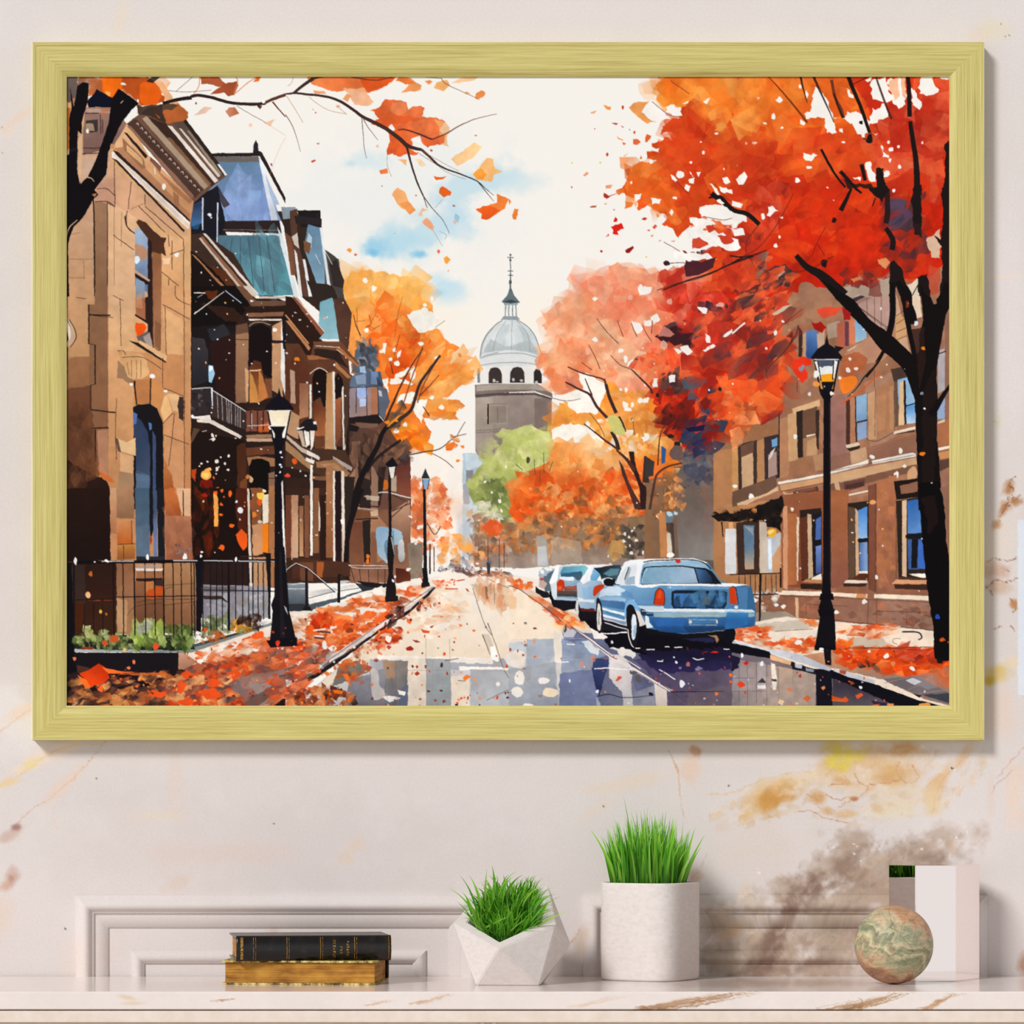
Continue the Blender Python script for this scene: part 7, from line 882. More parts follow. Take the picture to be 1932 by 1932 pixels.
    F('1330 1540 1420 1490 1530 1450 1560 1480 1520 1520 1420 1560', 'e0c49c d2a468 c89450 e4d2b8', 90, 13, asp=2.4, ang=-22, a=.28, e=4); F('1540 1410 1780 1410 1800 1480 1740 1540 1600 1560 1520 1540', 'e0c8a8 d4ae78 e6d6c4 cfa878 d8c4a8', 170, 13, asp=2., ang=-18, a=.26, e=4); F('1740 1540 1850 1410 1880 1420 1790 1530', 'dcbc90 e4ccb0 d4ac7c', 40, 12, asp=2.4, ang=-52, a=.26, e=4)
    D('3a3434', '376 1480 0 1376 1483 2 1140 1522 1.6 183 1469 1.4 518 1555 1.3 124 1753 1.6', jit=.3)
    # brown crystalline cloud
    for a in ((1570, 1640, 80, 50, .85, -.5), (1510, 1680, 50, 40, .8, -.6), (1600, 1600, 40, 30, .6, -.6), (1750, 1610, 80, 44, .8, -.1), (1780, 1575, 70, 26, .55, 0), (1690, 1650, 80, 40, .7, 0), (1640, 1690, 120, 30, .85, 0), (1470, 1770, 110, 80, .8, -.6), (1600, 1770, 130, 70, .9, 0), (1380, 1800, 70, 50, .6, -.4), (1760, 1700, 100, 40, .5, 0), (1560, 1830, 160, 40, .85, 0)): Wh('b09987', *a, nz=.9)
    for a in ((1540, 1665, 36, 20, .75, -.5), (1570, 1670, 40, 14, .7, -.3), (1500, 1715, 24, 50, .7, .5), (1475, 1750, 26, 44, .75, .5), (1452, 1790, 24, 40, .75, .5), (1760, 1620, 50, 18, .5, 0), (1610, 1750, 60, 20, .5, -.2), (1520, 1820, 50, 16, .5, -.3), (1410, 1825, 40, 10, .5, -.4)): Wh('8a7265', *a, nz=1.)
    for a in ((1610, 1640, 30, 16, .5, 0), (1650, 1620, 26, 14, .5, 0), (1560, 1770, 40, 14, .5, 0), (1420, 1760, 18, 24, .5, .4), (1570, 1700, 30, 10, .4, 0), (1800, 1600, 16, 24, .5, 0)): Wh('c3aa90', *a, nz=1.)
    for a in ((1590, 1640, 50, 24, .55, -.6), (1530, 1680, 50, 26, .6, -.7), (1490, 1725, 44, 26, .65, -.9), (1462, 1775, 40, 24, .6, -1.0), (1440, 1815, 34, 20, .55, -.9)): Wh('806658', *a, nz=1.1)
    for a in ((1380, 1740, 60, 60, .5, 0), (1560, 1740, 70, 60, .5, 0), (1350, 1810, 50, 30, .5, 0)): Wh('b3a797', *a, nz=1.)
    F('1480 1660 1560 1580 1620 1600 1780 1560 1830 1590 1800 1640 1620 1700 1600 1842 1380 1842 1440 1740', 'c0b0a4 8e7c74 b49c88 a08c80 c8b8ac 98806c', 620, 9, ang=-50, asp=2., a=.28, e=2); D('f2ece6', '1611 1594 2.6 1612 1612 2.4 1618 1598 1.8 1625 1625 1.8 1740 1603 2 1805 1580 2 1825 1570 1.6 1432 1648 3 1430 1640 1.6 1573 1600 1.5 1560 1560 0', jit=.5, a=.8)
    F('1340 1700 1440 1690 1400 1842 1325 1842', 'c8b4a0 b09a88 d4c4b8 a89484', 120, 14, ang=-50, asp=2., a=.4, e=2); Wh('c8a888', 1380, 1760, 30, 12, .6, -.5); Wh('bfa58f', 1100, 1770, 16, 40, .5, .3); L('c08a60', 2, '1078 1780 1090 1765 1096 1752', 1, e=3, a=.7)
    # right edge
    for a in ((1905, 920, 12, 18, .9, .3), (1893, 960, 10, 22, .9, .5), (1880, 990, 10, 10, .9, .5), (1914, 945, 12, 8, .9, 0)): Wh('b07a50', *a, nz=1.2)
    for l in ('1918 900 1905 912 1912 930 1900 950 1890 975 1878 995', '1925 935 1910 948 1896 955', '1860 1062 1880 1055 1900 1060 1920 1050', '1862 1110 1875 1095 1895 1100 1918 1092 1930 1100', '1866 1085 1885 1072 1905 1080', '1870 1112 1873 1125', '1905 1130 1918 1140 1914 1160', '1905 1180 1918 1192', '1876 1188 1890 1182'): L('8a4e2c', 2, l, 1.4, e=6, a=.85)
    Wh('cda898', 1890, 1076, 32, 20, .85, .1, nz=1.); Wh('cfae98', 1885, 1108, 26, 14, .7); Wh('b87c48', 1914, 1140, 8, 10, .8); Wh('d8bc70', 1880, 1270, 36, 20, .8, -.3); Wh('c8a838', 1866, 1285, 14, 12, .8); Wh('ecd2b0', 1915, 1250, 24, 14, .7); Wh('d8d0a8', 1882, 795, 10, 22, .4); L('d0b898', 1.2, '1872 795 1885 800', e=2); Wh('f0c8a8', 1915, 1500, 24, 60, .4); Wh('e8ccb8', 1890, 1340, 30, 60, .4); Wh('ecdcc8', 1880, 1020, 50, 60, .4); Wh('f0dcd0', 1890, 522, 50, 6, .5)
    Wh('e8dcb4', 1880, 55, 34, 30, .4); D('a8885c', '1889 46 2 1897 70 1.5 1905 68 1.5', jit=.4); Wh('e8d0b8', 1840, 70, 30, 20, .3); b.P('dfe4ee', '1921 982 1958 982 1958 1312 1921 1312', e=1.2, t=.01); Wh('a8745c', 1935, 1822, 16, 26, .7)
    h_, w_ = b.A.shape[:2]; gx = np.minimum(np.arange(w_), w_-1-np.arange(w_))[None, :]; gy = np.minimum(np.arange(h_), h_-1-np.arange(h_))[:, None]
    f = np.clip(np.minimum(gx, gy)/26, 0, 1)[..., None]; return (b.A*f+b.c('ded5d2')*(1-f)).astype(np.float32)     # plain stone beyond the veined slab
WALL = wall_map()
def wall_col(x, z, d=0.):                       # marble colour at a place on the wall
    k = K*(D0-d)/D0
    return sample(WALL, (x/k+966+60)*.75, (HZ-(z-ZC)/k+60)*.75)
M_WALL = paint_mat('veined_marble', .5, .15, 1., .035, 260., .1)
def build_wall():
    x0, x1, z0, z1 = -2.4, 2.4, -1.55, 1.5; ax, bx, at, bt = X(76), X(1842), Z(95), Z(1384); s = .0017
    lx, rx, tz, bz = X(-50), X(1982), Z(-50), Z(1850)
    def g(a, b_, st): return np.linspace(a, b_, max(2, int(round((b_-a)/st))+1))
    parts = [(g(lx, rx, s), g(at, tz, s)), (g(lx, rx, s), g(bz, bt, s)), (g(lx, ax, s), g(bt, at, s)), (g(bx, rx, s), g(bt, at, s)), (np.array([ax, bx]), np.array([bt, at])),
             (g(x0, lx, .03), g(z0, z1, .03)), (g(rx, x1, .03), g(z0, z1, .03)), (g(lx, rx, .03), g(tz, z1, .03)), (g(lx, rx, .03), g(z0, bz, .03))]
    cs, qs, n = [], [], 0
    for xs, zs in parts:
        c_, q = grid_mesh('', xs, zs, lambda a, b_: np.stack([a, a*0, b_], 1)); cs.append(c_); qs.append(q[:, ::-1]+n); n += len(c_)
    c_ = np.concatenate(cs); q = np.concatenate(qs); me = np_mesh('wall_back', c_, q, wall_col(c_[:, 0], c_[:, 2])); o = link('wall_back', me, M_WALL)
    o['kind'] = 'structure'; return o
build_wall()
bm = bmesh.new(); box(bm, -2.4, 2.4, -2.6, .1, -1.55, -1.5); fl = obj('floor', bm, mat('pale_oak_floor', 'b8a48c', .5)); fl['kind'] = 'structure'
m = fl.data.materials[0]; n_ = nd(m, 'ShaderNodeTexNoise', Scale=4., Detail=6.); lk(m, coords(m, (1, 12, 1)), n_.inputs['Vector']); lk(m, ramp(m, [(.3, 'a08a70'), (.7, 'c8b498')], n_.outputs[0]).outputs[0], m.node_tree.nodes['Principled BSDF'].inputs['Base Color'])
# raised panel mouldings carved in the same marble
def relief(name, xl, xr, yt, yb, prof):
    l, r, t, bo = X(xl), X(xr), Z(yt), Z(yb); st = .003; segs = []
    def along(p, q): 
        n = max(2, int(math.dist(p, q)/st)); return [i/n for i in range(n+1)]
    cs, qs, nn = [], [], 0; m = len(prof)
    for (pa, pb) in (((l, bo), (l, t)), ((l, t), (r, t)), ((r, t), (r, bo))):
        T_ = along(pa, pb); rows = []
        for u, h in prof:
            if pa[0] == pb[0]:
                sx = u if pa[0] == l else -u; a = (pa[0]+sx, bo); b_ = (pa[0]+sx, t-u)
                if pa[1] == t: a, b_ = (pa[0]+sx, t-u), (pa[0]+sx, bo)
            else: a, b_ = (l+u, t-u), (r-u, t-u)
            rows.append([(a[0]+(b_[0]-a[0])*s, -h, a[1]+(b_[1]-a[1])*s) for s in T_])
        n = len(T_); i = np.arange(m*n).reshape(m, n)+nn; cs += [p for rw in rows for p in rw]; qs.append(np.stack([i[:-1, :-1], i[1:, :-1], i[1:, 1:], i[:-1, 1:]], -1).reshape(-1, 4)); nn += m*n
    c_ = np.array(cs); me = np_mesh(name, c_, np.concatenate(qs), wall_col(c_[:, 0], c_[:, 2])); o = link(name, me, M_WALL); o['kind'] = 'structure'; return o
def mm(l): return [(a*.001, b_*.001) for a, b_ in l]
PO = mm([(0, -1), (0, 4.5), (.8, 6.5), (3, 7), (6, 9), (10, 13), (14, 15.5), (18, 15.5), (21.5, 13), (24, 9), (25, 7), (26.5, 6.8), (27.8, 6.6), (28.2, 3.4), (31, 3), (49, 3), (49.6, .9), (50.2, .6), (50.4, -1)])
PI_ = mm([(84, -1), (84, 2.6), (85.2, 3), (86.5, 5), (90, 8), (94, 9), (98, 8), (101, 4.4), (102.4, 2.8), (104, 2.2), (104.4, -1)])
for i, (a, b_) in enumerate(((143, 909), (1100, 1862))):
    relief('trim_%d' % (i*2+1), a, b_, 1688, 1843, PO); relief('trim_%d' % (i*2+2), a, b_, 1688, 1843, PI_)
# ------------------------------------------------------------------ marble worktop and the cabinet that carries it
SZ = Z(1842); SD = D0*(1-(1842-HZ)/(1871-HZ))
def shelf_map():
    b = Brush(-60, 1835, 1992, 1915, 1.5, 'ece2de', 21); b.T('P'); Wh, L, F = b.Wh, b.L, b.F
    b.A *= (1+.02*b.N)[..., None]
    Wh('e0cfc8', 600, 1855, 500, 14, .4)
    def streak(x0, y0, x1, y1, w_, c1, a):
        for i in range(12):
            t = b.rnd.uniform(-.5, .5); L(c1, b.rnd.uniform(1, 3.2), [x0+b.rnd.uniform(-14, 24), y0+t*w_, (x0+x1)/2+b.rnd.uniform(-10, 10), (y0+y1)/2+t*w_*1.2, x1+b.rnd.uniform(-40, 10), y1+t*w_*.7], .7, e=3, a=a*b.rnd.uniform(.3, 1))
    streak(1195, 1906, 1430, 1874, 12, 'b58a66', .8); streak(1220, 1903, 1340, 1884, 8, '8e6444', .7); streak(1280, 1900, 1400, 1878, 10, 'a07858', .6); Wh('c8a486', 1300, 1888, 60, 7, .6, -.2)
    streak(1590, 1906, 1720, 1874, 10, 'a87a50', .8); streak(1600, 1903, 1660, 1886, 7, '86603c', .8); Wh('c8a480', 1640, 1890, 40, 7, .6, -.3); streak(1545, 1906, 1640, 1886, 6, 'b89070', .5); streak(1735, 1904, 1820, 1874, 3, 'bc9064', .7); Wh('a87c4c', 1768, 1889, 10, 4, .7, -.3)
    streak(780, 1896, 860, 1876, 3, 'd0a888', .5); streak(690, 1896, 740, 1888, 2, 'd8b49c', .6); streak(408, 1889, 438, 1885, 2, 'bc9a84', .7); Wh('e2c09c', 240, 1882, 18, 5, .6, .2); Wh('dcb890', 250, 1893, 24, 4, .4); streak(1080, 1900, 1180, 1880, 3, 'e4c8b4', .5)
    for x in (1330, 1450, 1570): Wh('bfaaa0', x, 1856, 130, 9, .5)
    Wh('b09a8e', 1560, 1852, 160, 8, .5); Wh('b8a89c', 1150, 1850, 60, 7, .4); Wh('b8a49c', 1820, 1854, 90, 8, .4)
    return b.A
SH = shelf_map()
def shelf():
    xs = np.linspace(-1.15, 1.15, 1150); th = K*(D0-SD)/D0*34; e = .0012
    yz = [(-y_, SZ) for y_ in np.linspace(.0015, SD-e, 60)]+[(-SD+e*.3, SZ-e*.3), (-SD, SZ-e)]+[(-SD, z) for z in np.linspace(SZ-e, SZ-th+e, 22)[1:]]+[(-SD+e*.4, SZ-th+e*.4), (-SD+e, SZ-th), (-.0015, SZ-th), (-.0015, SZ)]
    n = len(yz); co_, q = grid_mesh('', xs, np.arange(n), lambda a, b_: np.stack([a, np.array([p[0] for p in yz])[b_.astype(int)], np.array([p[1] for p in yz])[b_.astype(int)]], 1))
    d = -co_[:, 1]; k = K*(D0-d)/D0; cols = sample(SH, (co_[:, 0]/k+966+60)*1.5, (HZ-(co_[:, 2]-ZC)/k-1835)*1.5)
    me = np_mesh('marble_worktop', co_, q, cols); bmx = bmesh.new(); bmx.from_mesh(me)
    bmesh.ops.holes_fill(bmx, edges=[ed for ed in bmx.edges if ed.is_boundary], sides=0); bmesh.ops.remove_doubles(bmx, verts=bmx.verts, dist=1e-6); bmesh.ops.recalc_face_normals(bmx, faces=bmx.faces); bmx.to_mesh(me); bmx.free()
    o = link('marble_worktop', me, paint_mat('polished_marble', .16, .5, 1., .02, 120.)); tag(o, 'long pale marble worktop with brown veins along its front edge, below the painting', 'worktop'); return th
TH = shelf()
def cabinet():
    t = thing('console_cabinet', 'cream painted console cabinet under the marble worktop', 'cabinet', (0, 0, -1.5)); zt = SZ-TH+1.5; m = mat('cream_lacquer', 'e9dbd0', .4)
    n = nd(m, 'ShaderNodeTexNoise', Scale=60., Detail=3.); lk(m, coords(m), n.inputs['Vector']); lk(m, ramp(m, [(.3, 'e6d6ca'), (.7, 'eee2d8')], n.outputs[0]).outputs[0], m.node_tree.nodes['Principled BSDF'].inputs['Base Color'])
    k = K*(D0-SD)/D0; f = -SD+.003; g_ = .0016; h = k*22
    b1 = bmesh.new(); box(b1, -1.12, 1.12, f+.012, -.01, zt-.03, zt-.0002, 0); obj('carcass_top', b1, m, t)
    b1 = bmesh.new(); box(b1, -1.13, 1.13, f, f+.02, zt-g_-h, zt-g_, .0008); obj('top_rail', b1, m, t)
    zb = zt-g_-h
    b1 = bmesh.new(); box(b1, -1.13, 1.13, f+.02, -.01, .06, zt-.031); obj('carcass', b1, m, t)
    ed = [-1.12, X(907, SD), X(935, SD), 1.12]
    for i in range(3):
        if i != 1:
            b1 = bmesh.new(); box(b1, ed[i]+.004, ed[i+1]-.004, f+.012, f+.0199, zb-.19, zb-.006, .0015); dr = obj('drawer_front', b1, m, t)
            for xx in ((ed[i]*.7+ed[i+1]*.3), (ed[i]*.3+ed[i+1]*.7)):
                b1 = bmesh.new(); bmesh.ops.create_uvsphere(b1, u_segments=20, v_segments=12, radius=.013)
                for v in b1.verts: v.co = Vector((v.co.x+xx, v.co.y*.9+f+.002, v.co.z+zb-.1))
                obj('knob', b1, mat('aged_brass', 'b08a4c', .35, .5, Metallic=1.), dr, True)
            b1 = bmesh.new(); box(b1, ed[i]+.004, ed[i+1]-.004, f+.012, f+.0199, .08, zb-.2, .0015); obj('cabinet_door', b1, m, t)
    for xx in (X(910, SD), X(932, SD)):
        b1 = bmesh.new(); box(b1, xx-.003, xx+.003, f+.004, f+.02, .06, zb, .0008); obj('stile', b1, m, t)
    for sx in (-1.08, 1.08):
        for yy in (f+.05, -.06):
            b1 = bmesh.new(); box(b1, sx-.03, sx+.03, yy-.03, yy+.03, 0, .06, .004); obj('foot', b1, m, t)
cabinet()
# ------------------------------------------------------------------ framed painting
def picture():
    FH = .030; CD = .0225
    t = thing('framed_painting', 'large watercolour of an autumn city street in a brushed pale gold frame', 'painting', (0, 0, Z(1397)))
    z0 = t.location.z
    def fm(name, hor):
        m = mat(name, 'd2c67c', .42, .45); bs = m.node_tree.nodes['Principled BSDF']
        sc = (5, 30, 420) if hor else (420, 30, 5)
        n = nd(m, 'ShaderNodeTexNoise', Scale=1., Detail=5., Roughness=.6); lk(m, coords(m, sc), n.inputs['Vector'])
        n2 = nd(m, 'ShaderNodeTexNoise', Scale=1., Detail=3., Roughness=.7); lk(m, coords(m, tuple(v*3 for v in sc)), n2.inputs['Vector'])
        a = nd(m, 'ShaderNodeMix', data_type='FLOAT'); a.inputs[0].default_value = .45; lk(m, n.outputs[0], a.inputs[2]); lk(m, n2.outputs[0], a.inputs[3])
        r = ramp(m, [(.30, '9c8a48'), (.42, 'bfb064'), (.52, 'cfc276'), (.68, 'dcd28c')], a.outputs[0]); lk(m, r.outputs[0], bs.inputs['Base Color']); bump(m, a.outputs[0], .25, .0005); return m
    mh, mv, me_ = fm('brushed_gold_across', True), fm('brushed_gold_upright', False), mat('frame_edge_highlight', 'fffbe8', .4)
    prof = mm([(0, 0), (0, 28), (.9, 30), (5, 30), (6, 29.5), (28, 30), (38, 29.9), (42, 29.4), (46, 28.4), (49, 27.2), (51.6, 25.8), (52.8, 25.2), (52.8, 19.0)])
    l, r, tp, bt = X(60, FH), X(1857.5, FH), Z(79, FH), Z(1397, FH)
    # inner border lands on the rows and columns of the photo
    il, ir, it, ib = X(126, .024), X(1791, .024), Z(145, .024), Z(1331.5, .024); W_ = .0528
    for name, a, b_, hor, c1, c2 in (('top', (l, tp), (r, tp), 1, (il, it), (ir, it)), ('bottom', (r, bt), (l, bt), 1, (ir, ib), (il, ib)), ('left', (l, bt), (l, tp), 0, (il, ib), (il, it)), ('right', (r, tp), (r, bt), 0, (ir, it), (ir, ib))):
        bmx = bmesh.new(); rings = []
        for o_, i_ in ((a, c1), (b_, c2)):
            rings.append([bmx.verts.new((o_[0]+(i_[0]-o_[0])*u/W_, -h, o_[1]+(i_[1]-o_[1])*u/W_-z0)) for u, h in prof])
        n = len(prof)
        for j in range(n-1):
            fc = bmx.faces.new((rings[0][j], rings[1][j], rings[1][j+1], rings[0][j+1]))
            if j in (1,) and not hor or (j == 99): fc.material_index = 1  # edge highlight painted in: outer chamfer of the side rails coloured pale
        bmx.faces.new(rings[0][::-1]); bmx.faces.new(rings[1]); bmx.faces.new((rings[0][0], rings[0][-1], rings[1][-1], rings[1][0]))
        bmesh.ops.recalc_face_normals(bmx, faces=bmx.faces)
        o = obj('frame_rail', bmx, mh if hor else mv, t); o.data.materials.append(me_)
    # canvas: every vertex of the fine grid carries one dab of paint
    nx, ny = 1388, 989; A = street_painting(nx, ny)
    xs = np.linspace(X(124, CD), X(1793, CD), nx); zs = np.linspace(Z(143, CD), Z(1333.5, CD), ny)-z0
    co_, q = grid_mesh('', xs, zs, lambda a, b_: np.stack([a, a*0-CD, b_], 1))
    me = np_mesh('canvas', co_, q[:, ::-1] if False else q, A.reshape(-1, 3)); m = mat('painted_canvas', 'ffffff', .9, .08); at = nd(m, 'ShaderNodeVertexColor', layer_name='paint'); lk(m, at.outputs[0], m.node_tree.nodes['Principled BSDF'].inputs['Base Color'])
    link('canvas', me, m, t)
    b1 = bmesh.new(); box(b1, X(126, CD), X(1791, CD), -CD+.0008, -.001, Z(1331, CD)-z0, Z(145, CD)-z0); obj('stretcher', b1, mat('pine_stretcher', 'c8a878', .7), t)
picture()
# ------------------------------------------------------------------ books
def book(name, label, L_, Dp, Th, spine_front, mats, loc, rz):
    """L_ long (x), Dp deep (y), Th thick (z); spine or fore-edge towards the viewer"""
    t = thing(name, label, 'book', loc, rz); cov, page = mats; bt = .0026; ov = .004; s = -1 if spine_front else 1
    def lump(name, x0, x1, y0, y1, z0, z1, m_, amp, seed, bev=.0006):
        b1 = bmesh.new(); box(b1, x0, x1, y0, y1, z0, z1); bmesh.ops.subdivide_edges(b1, edges=[e for e in b1.edges if abs(e.verts[0].co.x-e.verts[1].co.x) > .05], cuts=60)
        for v in b1.verts: v.co.y += amp*mnoise.noise(Vector((v.co.x*90, seed, v.co.z*60))); v.co.z += amp*.35*mnoise.noise(Vector((v.co.x*120, seed+5, 3)))*(1 if v.co.z > Th*.5 else (0 if v.co.z < .001 else 1))
        return obj(name, b1, m_, t)
    hx, hy = L_/2, Dp/2
    lump('cover_board', -hx, hx, -hy, hy, 0, bt, cov, .0007, 1); lump('cover_board', -hx, hx, -hy, hy, Th-bt, Th, cov, .0007, 9)
    # page block with a hollow fore-edge
    b1 = bmesh.new(); n = 26; ringL = []
    fe = hy-ov if spine_front else -hy+ov; be = -hy+.006 if spine_front else hy-.006
    for x in (-hx+ov, hx-ov):
        ring = []
        for i in range(n+1):
            z = bt+(Th-2*bt)*i/n; c = math.sin(math.pi*i/n); ring.append(b1.verts.new((x, fe+(-.004 if fe > 0 else .0015)*c, z)))
        for i in range(n, -1, -1):
            z = bt+(Th-2*bt)*i/n; ring.append(b1.verts.new((x, be, z)))
        ringL.append(ring)
    m_ = len(ringL[0])
    for i in range(m_): b1.faces.new((ringL[0][i], ringL[0][(i+1) % m_], ringL[1][(i+1) % m_], ringL[1][i]))
    b1.faces.new(ringL[0][::-1]); b1.faces.new(ringL[1]); bmesh.ops.recalc_face_normals(b1, faces=b1.faces); obj('page_block', b1, page, t)
    # rounded spine shell
    b1 = bmesh.new(); sy = -hy if spine_front else hy; sg = -1 if spine_front else 1; rows = []
    nx = 90; na = 18
    for k in range(nx+1):
        x = -hx+L_*k/nx; row = []
        for i in range(na+1):
            a = -math.pi/2+math.pi*i/na; rib = .0009*max(math.exp(-((x-cx)/.0022)**2) for cx in SP) if spine_front else 0
            r = Th/2; row.append(b1.verts.new((x, sy+sg*(math.cos(a)*(r*.42+rib)-.001), r+math.sin(a)*r)))
        rows.append(row)
    for k in range(nx):
        for i in range(na): b1.faces.new((rows[k][i], rows[k+1][i], rows[k+1][i+1], rows[k][i+1]))
    bmesh.ops.solidify(b1, geom=b1.faces, thickness=.0018) if False else None
    bmesh.ops.recalc_face_normals(b1, faces=b1.faces); so_ = obj('spine', b1, cov, t, True); md = so_.modifiers.new('s', 'SOLIDIFY'); md.thickness = .0018; md.offset = 0
    return t, so_
DB = .235; kb = K*(D0-DB)/D0
m_leather = mat('black_leather', '14100f', .27, .45); n = nd(m_leather, 'ShaderNodeTexNoise', Scale=55., Detail=6., Roughness=.7); lk(m_leather, coords(m_leather, (1, 1, 1)), n.inputs['Vector'])
lk(m_leather, ramp(m_leather, [(.35, '080607'), (.55, '120d0c'), (.68, '2a1914'), (.8, '6a4424')], n.outputs[0]).outputs[0], m_leather.node_tree.nodes['Principled BSDF'].inputs['Base Color']); bump(m_leather, n.outputs[0], .2, .0005)
def paper(name, st):
    m = mat(name, 'a87838', .7, .15); n = nd(m, 'ShaderNodeTexNoise', Scale=1., Detail=7., Roughness=.65); lk(m, coords(m, (7, 7, 420)), n.inputs['Vector']); n2 = nd(m, 'ShaderNodeTexNoise', Scale=28., Detail=4.); lk(m, coords(m, (1, 1, 2)), n2.inputs['Vector'])
    a = nd(m, 'ShaderNodeMix', data_type='FLOAT'); a.inputs[0].default_value = .45; lk(m, n.outputs[0], a.inputs[2]); lk(m, n2.outputs[0], a.inputs[3]); lk(m, ramp(m, st, a.outputs[0]).outputs[0], m.node_tree.nodes['Principled BSDF'].inputs['Base Color']); bump(m, n.outputs[0], .5, .0008); return m
m_page = paper('gilt_page_edges', [(.32, '5a3814'), (.44, '94622a'), (.54, 'b98436'), (.70, 'd2a04e')])
m_page2 = paper('browned_page_edges', [(.32, '7a4a20'), (.5, 'b07a3c'), (.7, 'd8b070')])
m_board = mat('worn_board', '6a6030', .7); n = nd(m_board, 'ShaderNodeTexNoise', Scale=90., Detail=6., Roughness=.75); lk(m_board, coords(m_board, (1, 1, 1)), n.inputs['Vector'])
lk(m_board, ramp(m_board, [(.36, '23301c'), (.46, '6e5a24'), (.55, 'c8b060'), (.66, 'ece0a0')], n.outputs[0]).outputs[0], m_board.node_tree.nodes['Principled BSDF'].inputs['Base Color'])
BT2 = .0348; SP = [0]
ZS = SZ+.0001
t2, sp2 = book('leather_book', 'old closed book with browned page edges lying flat under the black book', 294*kb, .150, BT2, False, (m_board, m_page), (X(578, .16), -.165, ZS), math.radians(-4.6))
sp2.data.materials.clear(); sp2.data.materials.append(m_leather)
SP = [(x-583)*kb for x in (447, 471, 534, 597.5, 662, 727)]
t1, sp1 = book('leather_book', 'black leather book with gold banded spine lying on top of the brown paged book', 293*kb, .136, 46*kb, True, (m_leather, m_page2), (X(584, .16), -.163, ZS+BT2+.0004), math.radians(8.0))
m_gold = mat('gold_tooling', 'c8a050', .35, .5, Metallic=.75); n = nd(m_gold, 'ShaderNodeTexNoise', Scale=500., Detail=3.); lk(m_gold, coords(m_gold), n.inputs['Vector']); lk(m_gold, ramp(m_gold, [(.4, '5a3c18'), (.55, 'c89c50')], n.outputs[0]).outputs[0], m_gold.node_tree.nodes['Principled BSDF'].inputs['Base Color'])
R1 = 46*kb/2
def on_spine(x, a, h=.0009): return Vector((x, -.068-(math.cos(a)*(R1*.42+.0009)-.001)-(h+.0013)*.9*math.cos(a), R1+math.sin(a)*(R1+h*.3)))
for cx in SP:
    b1 = bmesh.new(); rows = []
    for dx in (-.0021, -.0017, -.0012, .0012, .0017, .0021): rows.append([b1.verts.new(on_spine(cx+dx, math.radians(a), .0009 if abs(dx) < .002 else .0002)) for a in range(-72, 73, 8)])
    for k in (0, 1, 3, 4) if cx != SP[0] else (0, 1, 2, 3, 4):
        for i in range(len(rows[0])-1): b1.faces.new((rows[k][i], rows[k+1][i], rows[k+1][i+1], rows[k][i+1]))
    obj('gold_band', b1, m_gold, sp1)
b1 = bmesh.new(); rr = random.Random(4)
for cx, a0, a1, hw, n in ((621, 40, -52, .0021, 7), (634.5, 8, -30, .0017, 3), (647, 34, -40, .0018, 6)):
    x = (cx-583)*kb
    for i in range(n):        # small worn gilt letters, one stroke group each
        aa = a0+(a1-a0)*i/n; st = (a1-a0)/n*.62
        for (u0, u1, v0, v1) in ((-1, 1, 0, .3), (-1, -.4, 0, 1) if i % 2 else (.4, 1, 0, 1), (-1, 1, .7, 1) if i % 3 else (-.3, .3, .3, 1)):
            q = [on_spine(x+u*hw, math.radians(aa+v*st), .001) for u, v in ((u0, v0), (u1, v0), (u1, v1), (u0, v1))]; b1.faces.new([b1.verts.new(p) for p in q])
obj('gilt_title', b1, m_gold, sp1)
# ------------------------------------------------------------------ pots
def concrete(name, c1, c2, c3):
    m = mat(name, c2, .85, .2); n = nd(m, 'ShaderNodeTexNoise', Scale=240., Detail=8., Roughness=.75); lk(m, coords(m), n.inputs['Vector']); n2 = nd(m, 'ShaderNodeTexNoise', Scale=1., Detail=4.); lk(m, coords(m, (90, 90, 200)), n2.inputs['Vector'])
    a = nd(m, 'ShaderNodeMix', data_type='FLOAT'); a.inputs[0].default_value = .5; lk(m, n.outputs[0], a.inputs[2]); lk(m, n2.outputs[0], a.inputs[3]); lk(m, ramp(m, [(.32, c1), (.5, c2), (.68, c3)], a.outputs[0]).outputs[0], m.node_tree.nodes['Principled BSDF'].inputs['Base Color']); bump(m, n.outputs[0], .35, .0008); return m
M_CON = concrete('pale_concrete', 'd3c9c4', 'dcd3cf', 'e3dad7')
M_SOIL = mat('dark_soil', '241a10', .95, .1); n = nd(M_SOIL, 'ShaderNodeTexNoise', Scale=300., Detail=4.); lk(M_SOIL, coords(M_SOIL), n.inputs['Vector']); lk(M_SOIL, ramp(M_SOIL, [(.3, '120c06'), (.7, '4a3420')], n.outputs[0]).outputs[0], M_SOIL.node_tree.nodes['Principled BSDF'].inputs['Base Color']); bump(M_SOIL, n.outputs[0], .8, .002)
def grass_mat():
    m = mat('grass_blade', '4aa01c', .45, .4); b = m.node_tree.nodes['Principled BSDF']; a = nd(m, 'ShaderNodeVertexColor', layer_name='paint'); lk(m, a.outputs[0], b.inputs['Base Color'])
    tr = nd(m, 'ShaderNodeBsdfTranslucent'); lk(m, a.outputs[0], tr.inputs[0]); mx = nd(m, 'ShaderNodeMixShader'); mx.inputs[0].default_value = .3; lk(m, b.outputs[0], mx.inputs[1]); lk(m, tr.outputs[0], mx.inputs[2]); lk(m, mx.outputs[0], m.node_tree.nodes['Material Output'].inputs[0]); return m
M_GR = grass_mat()
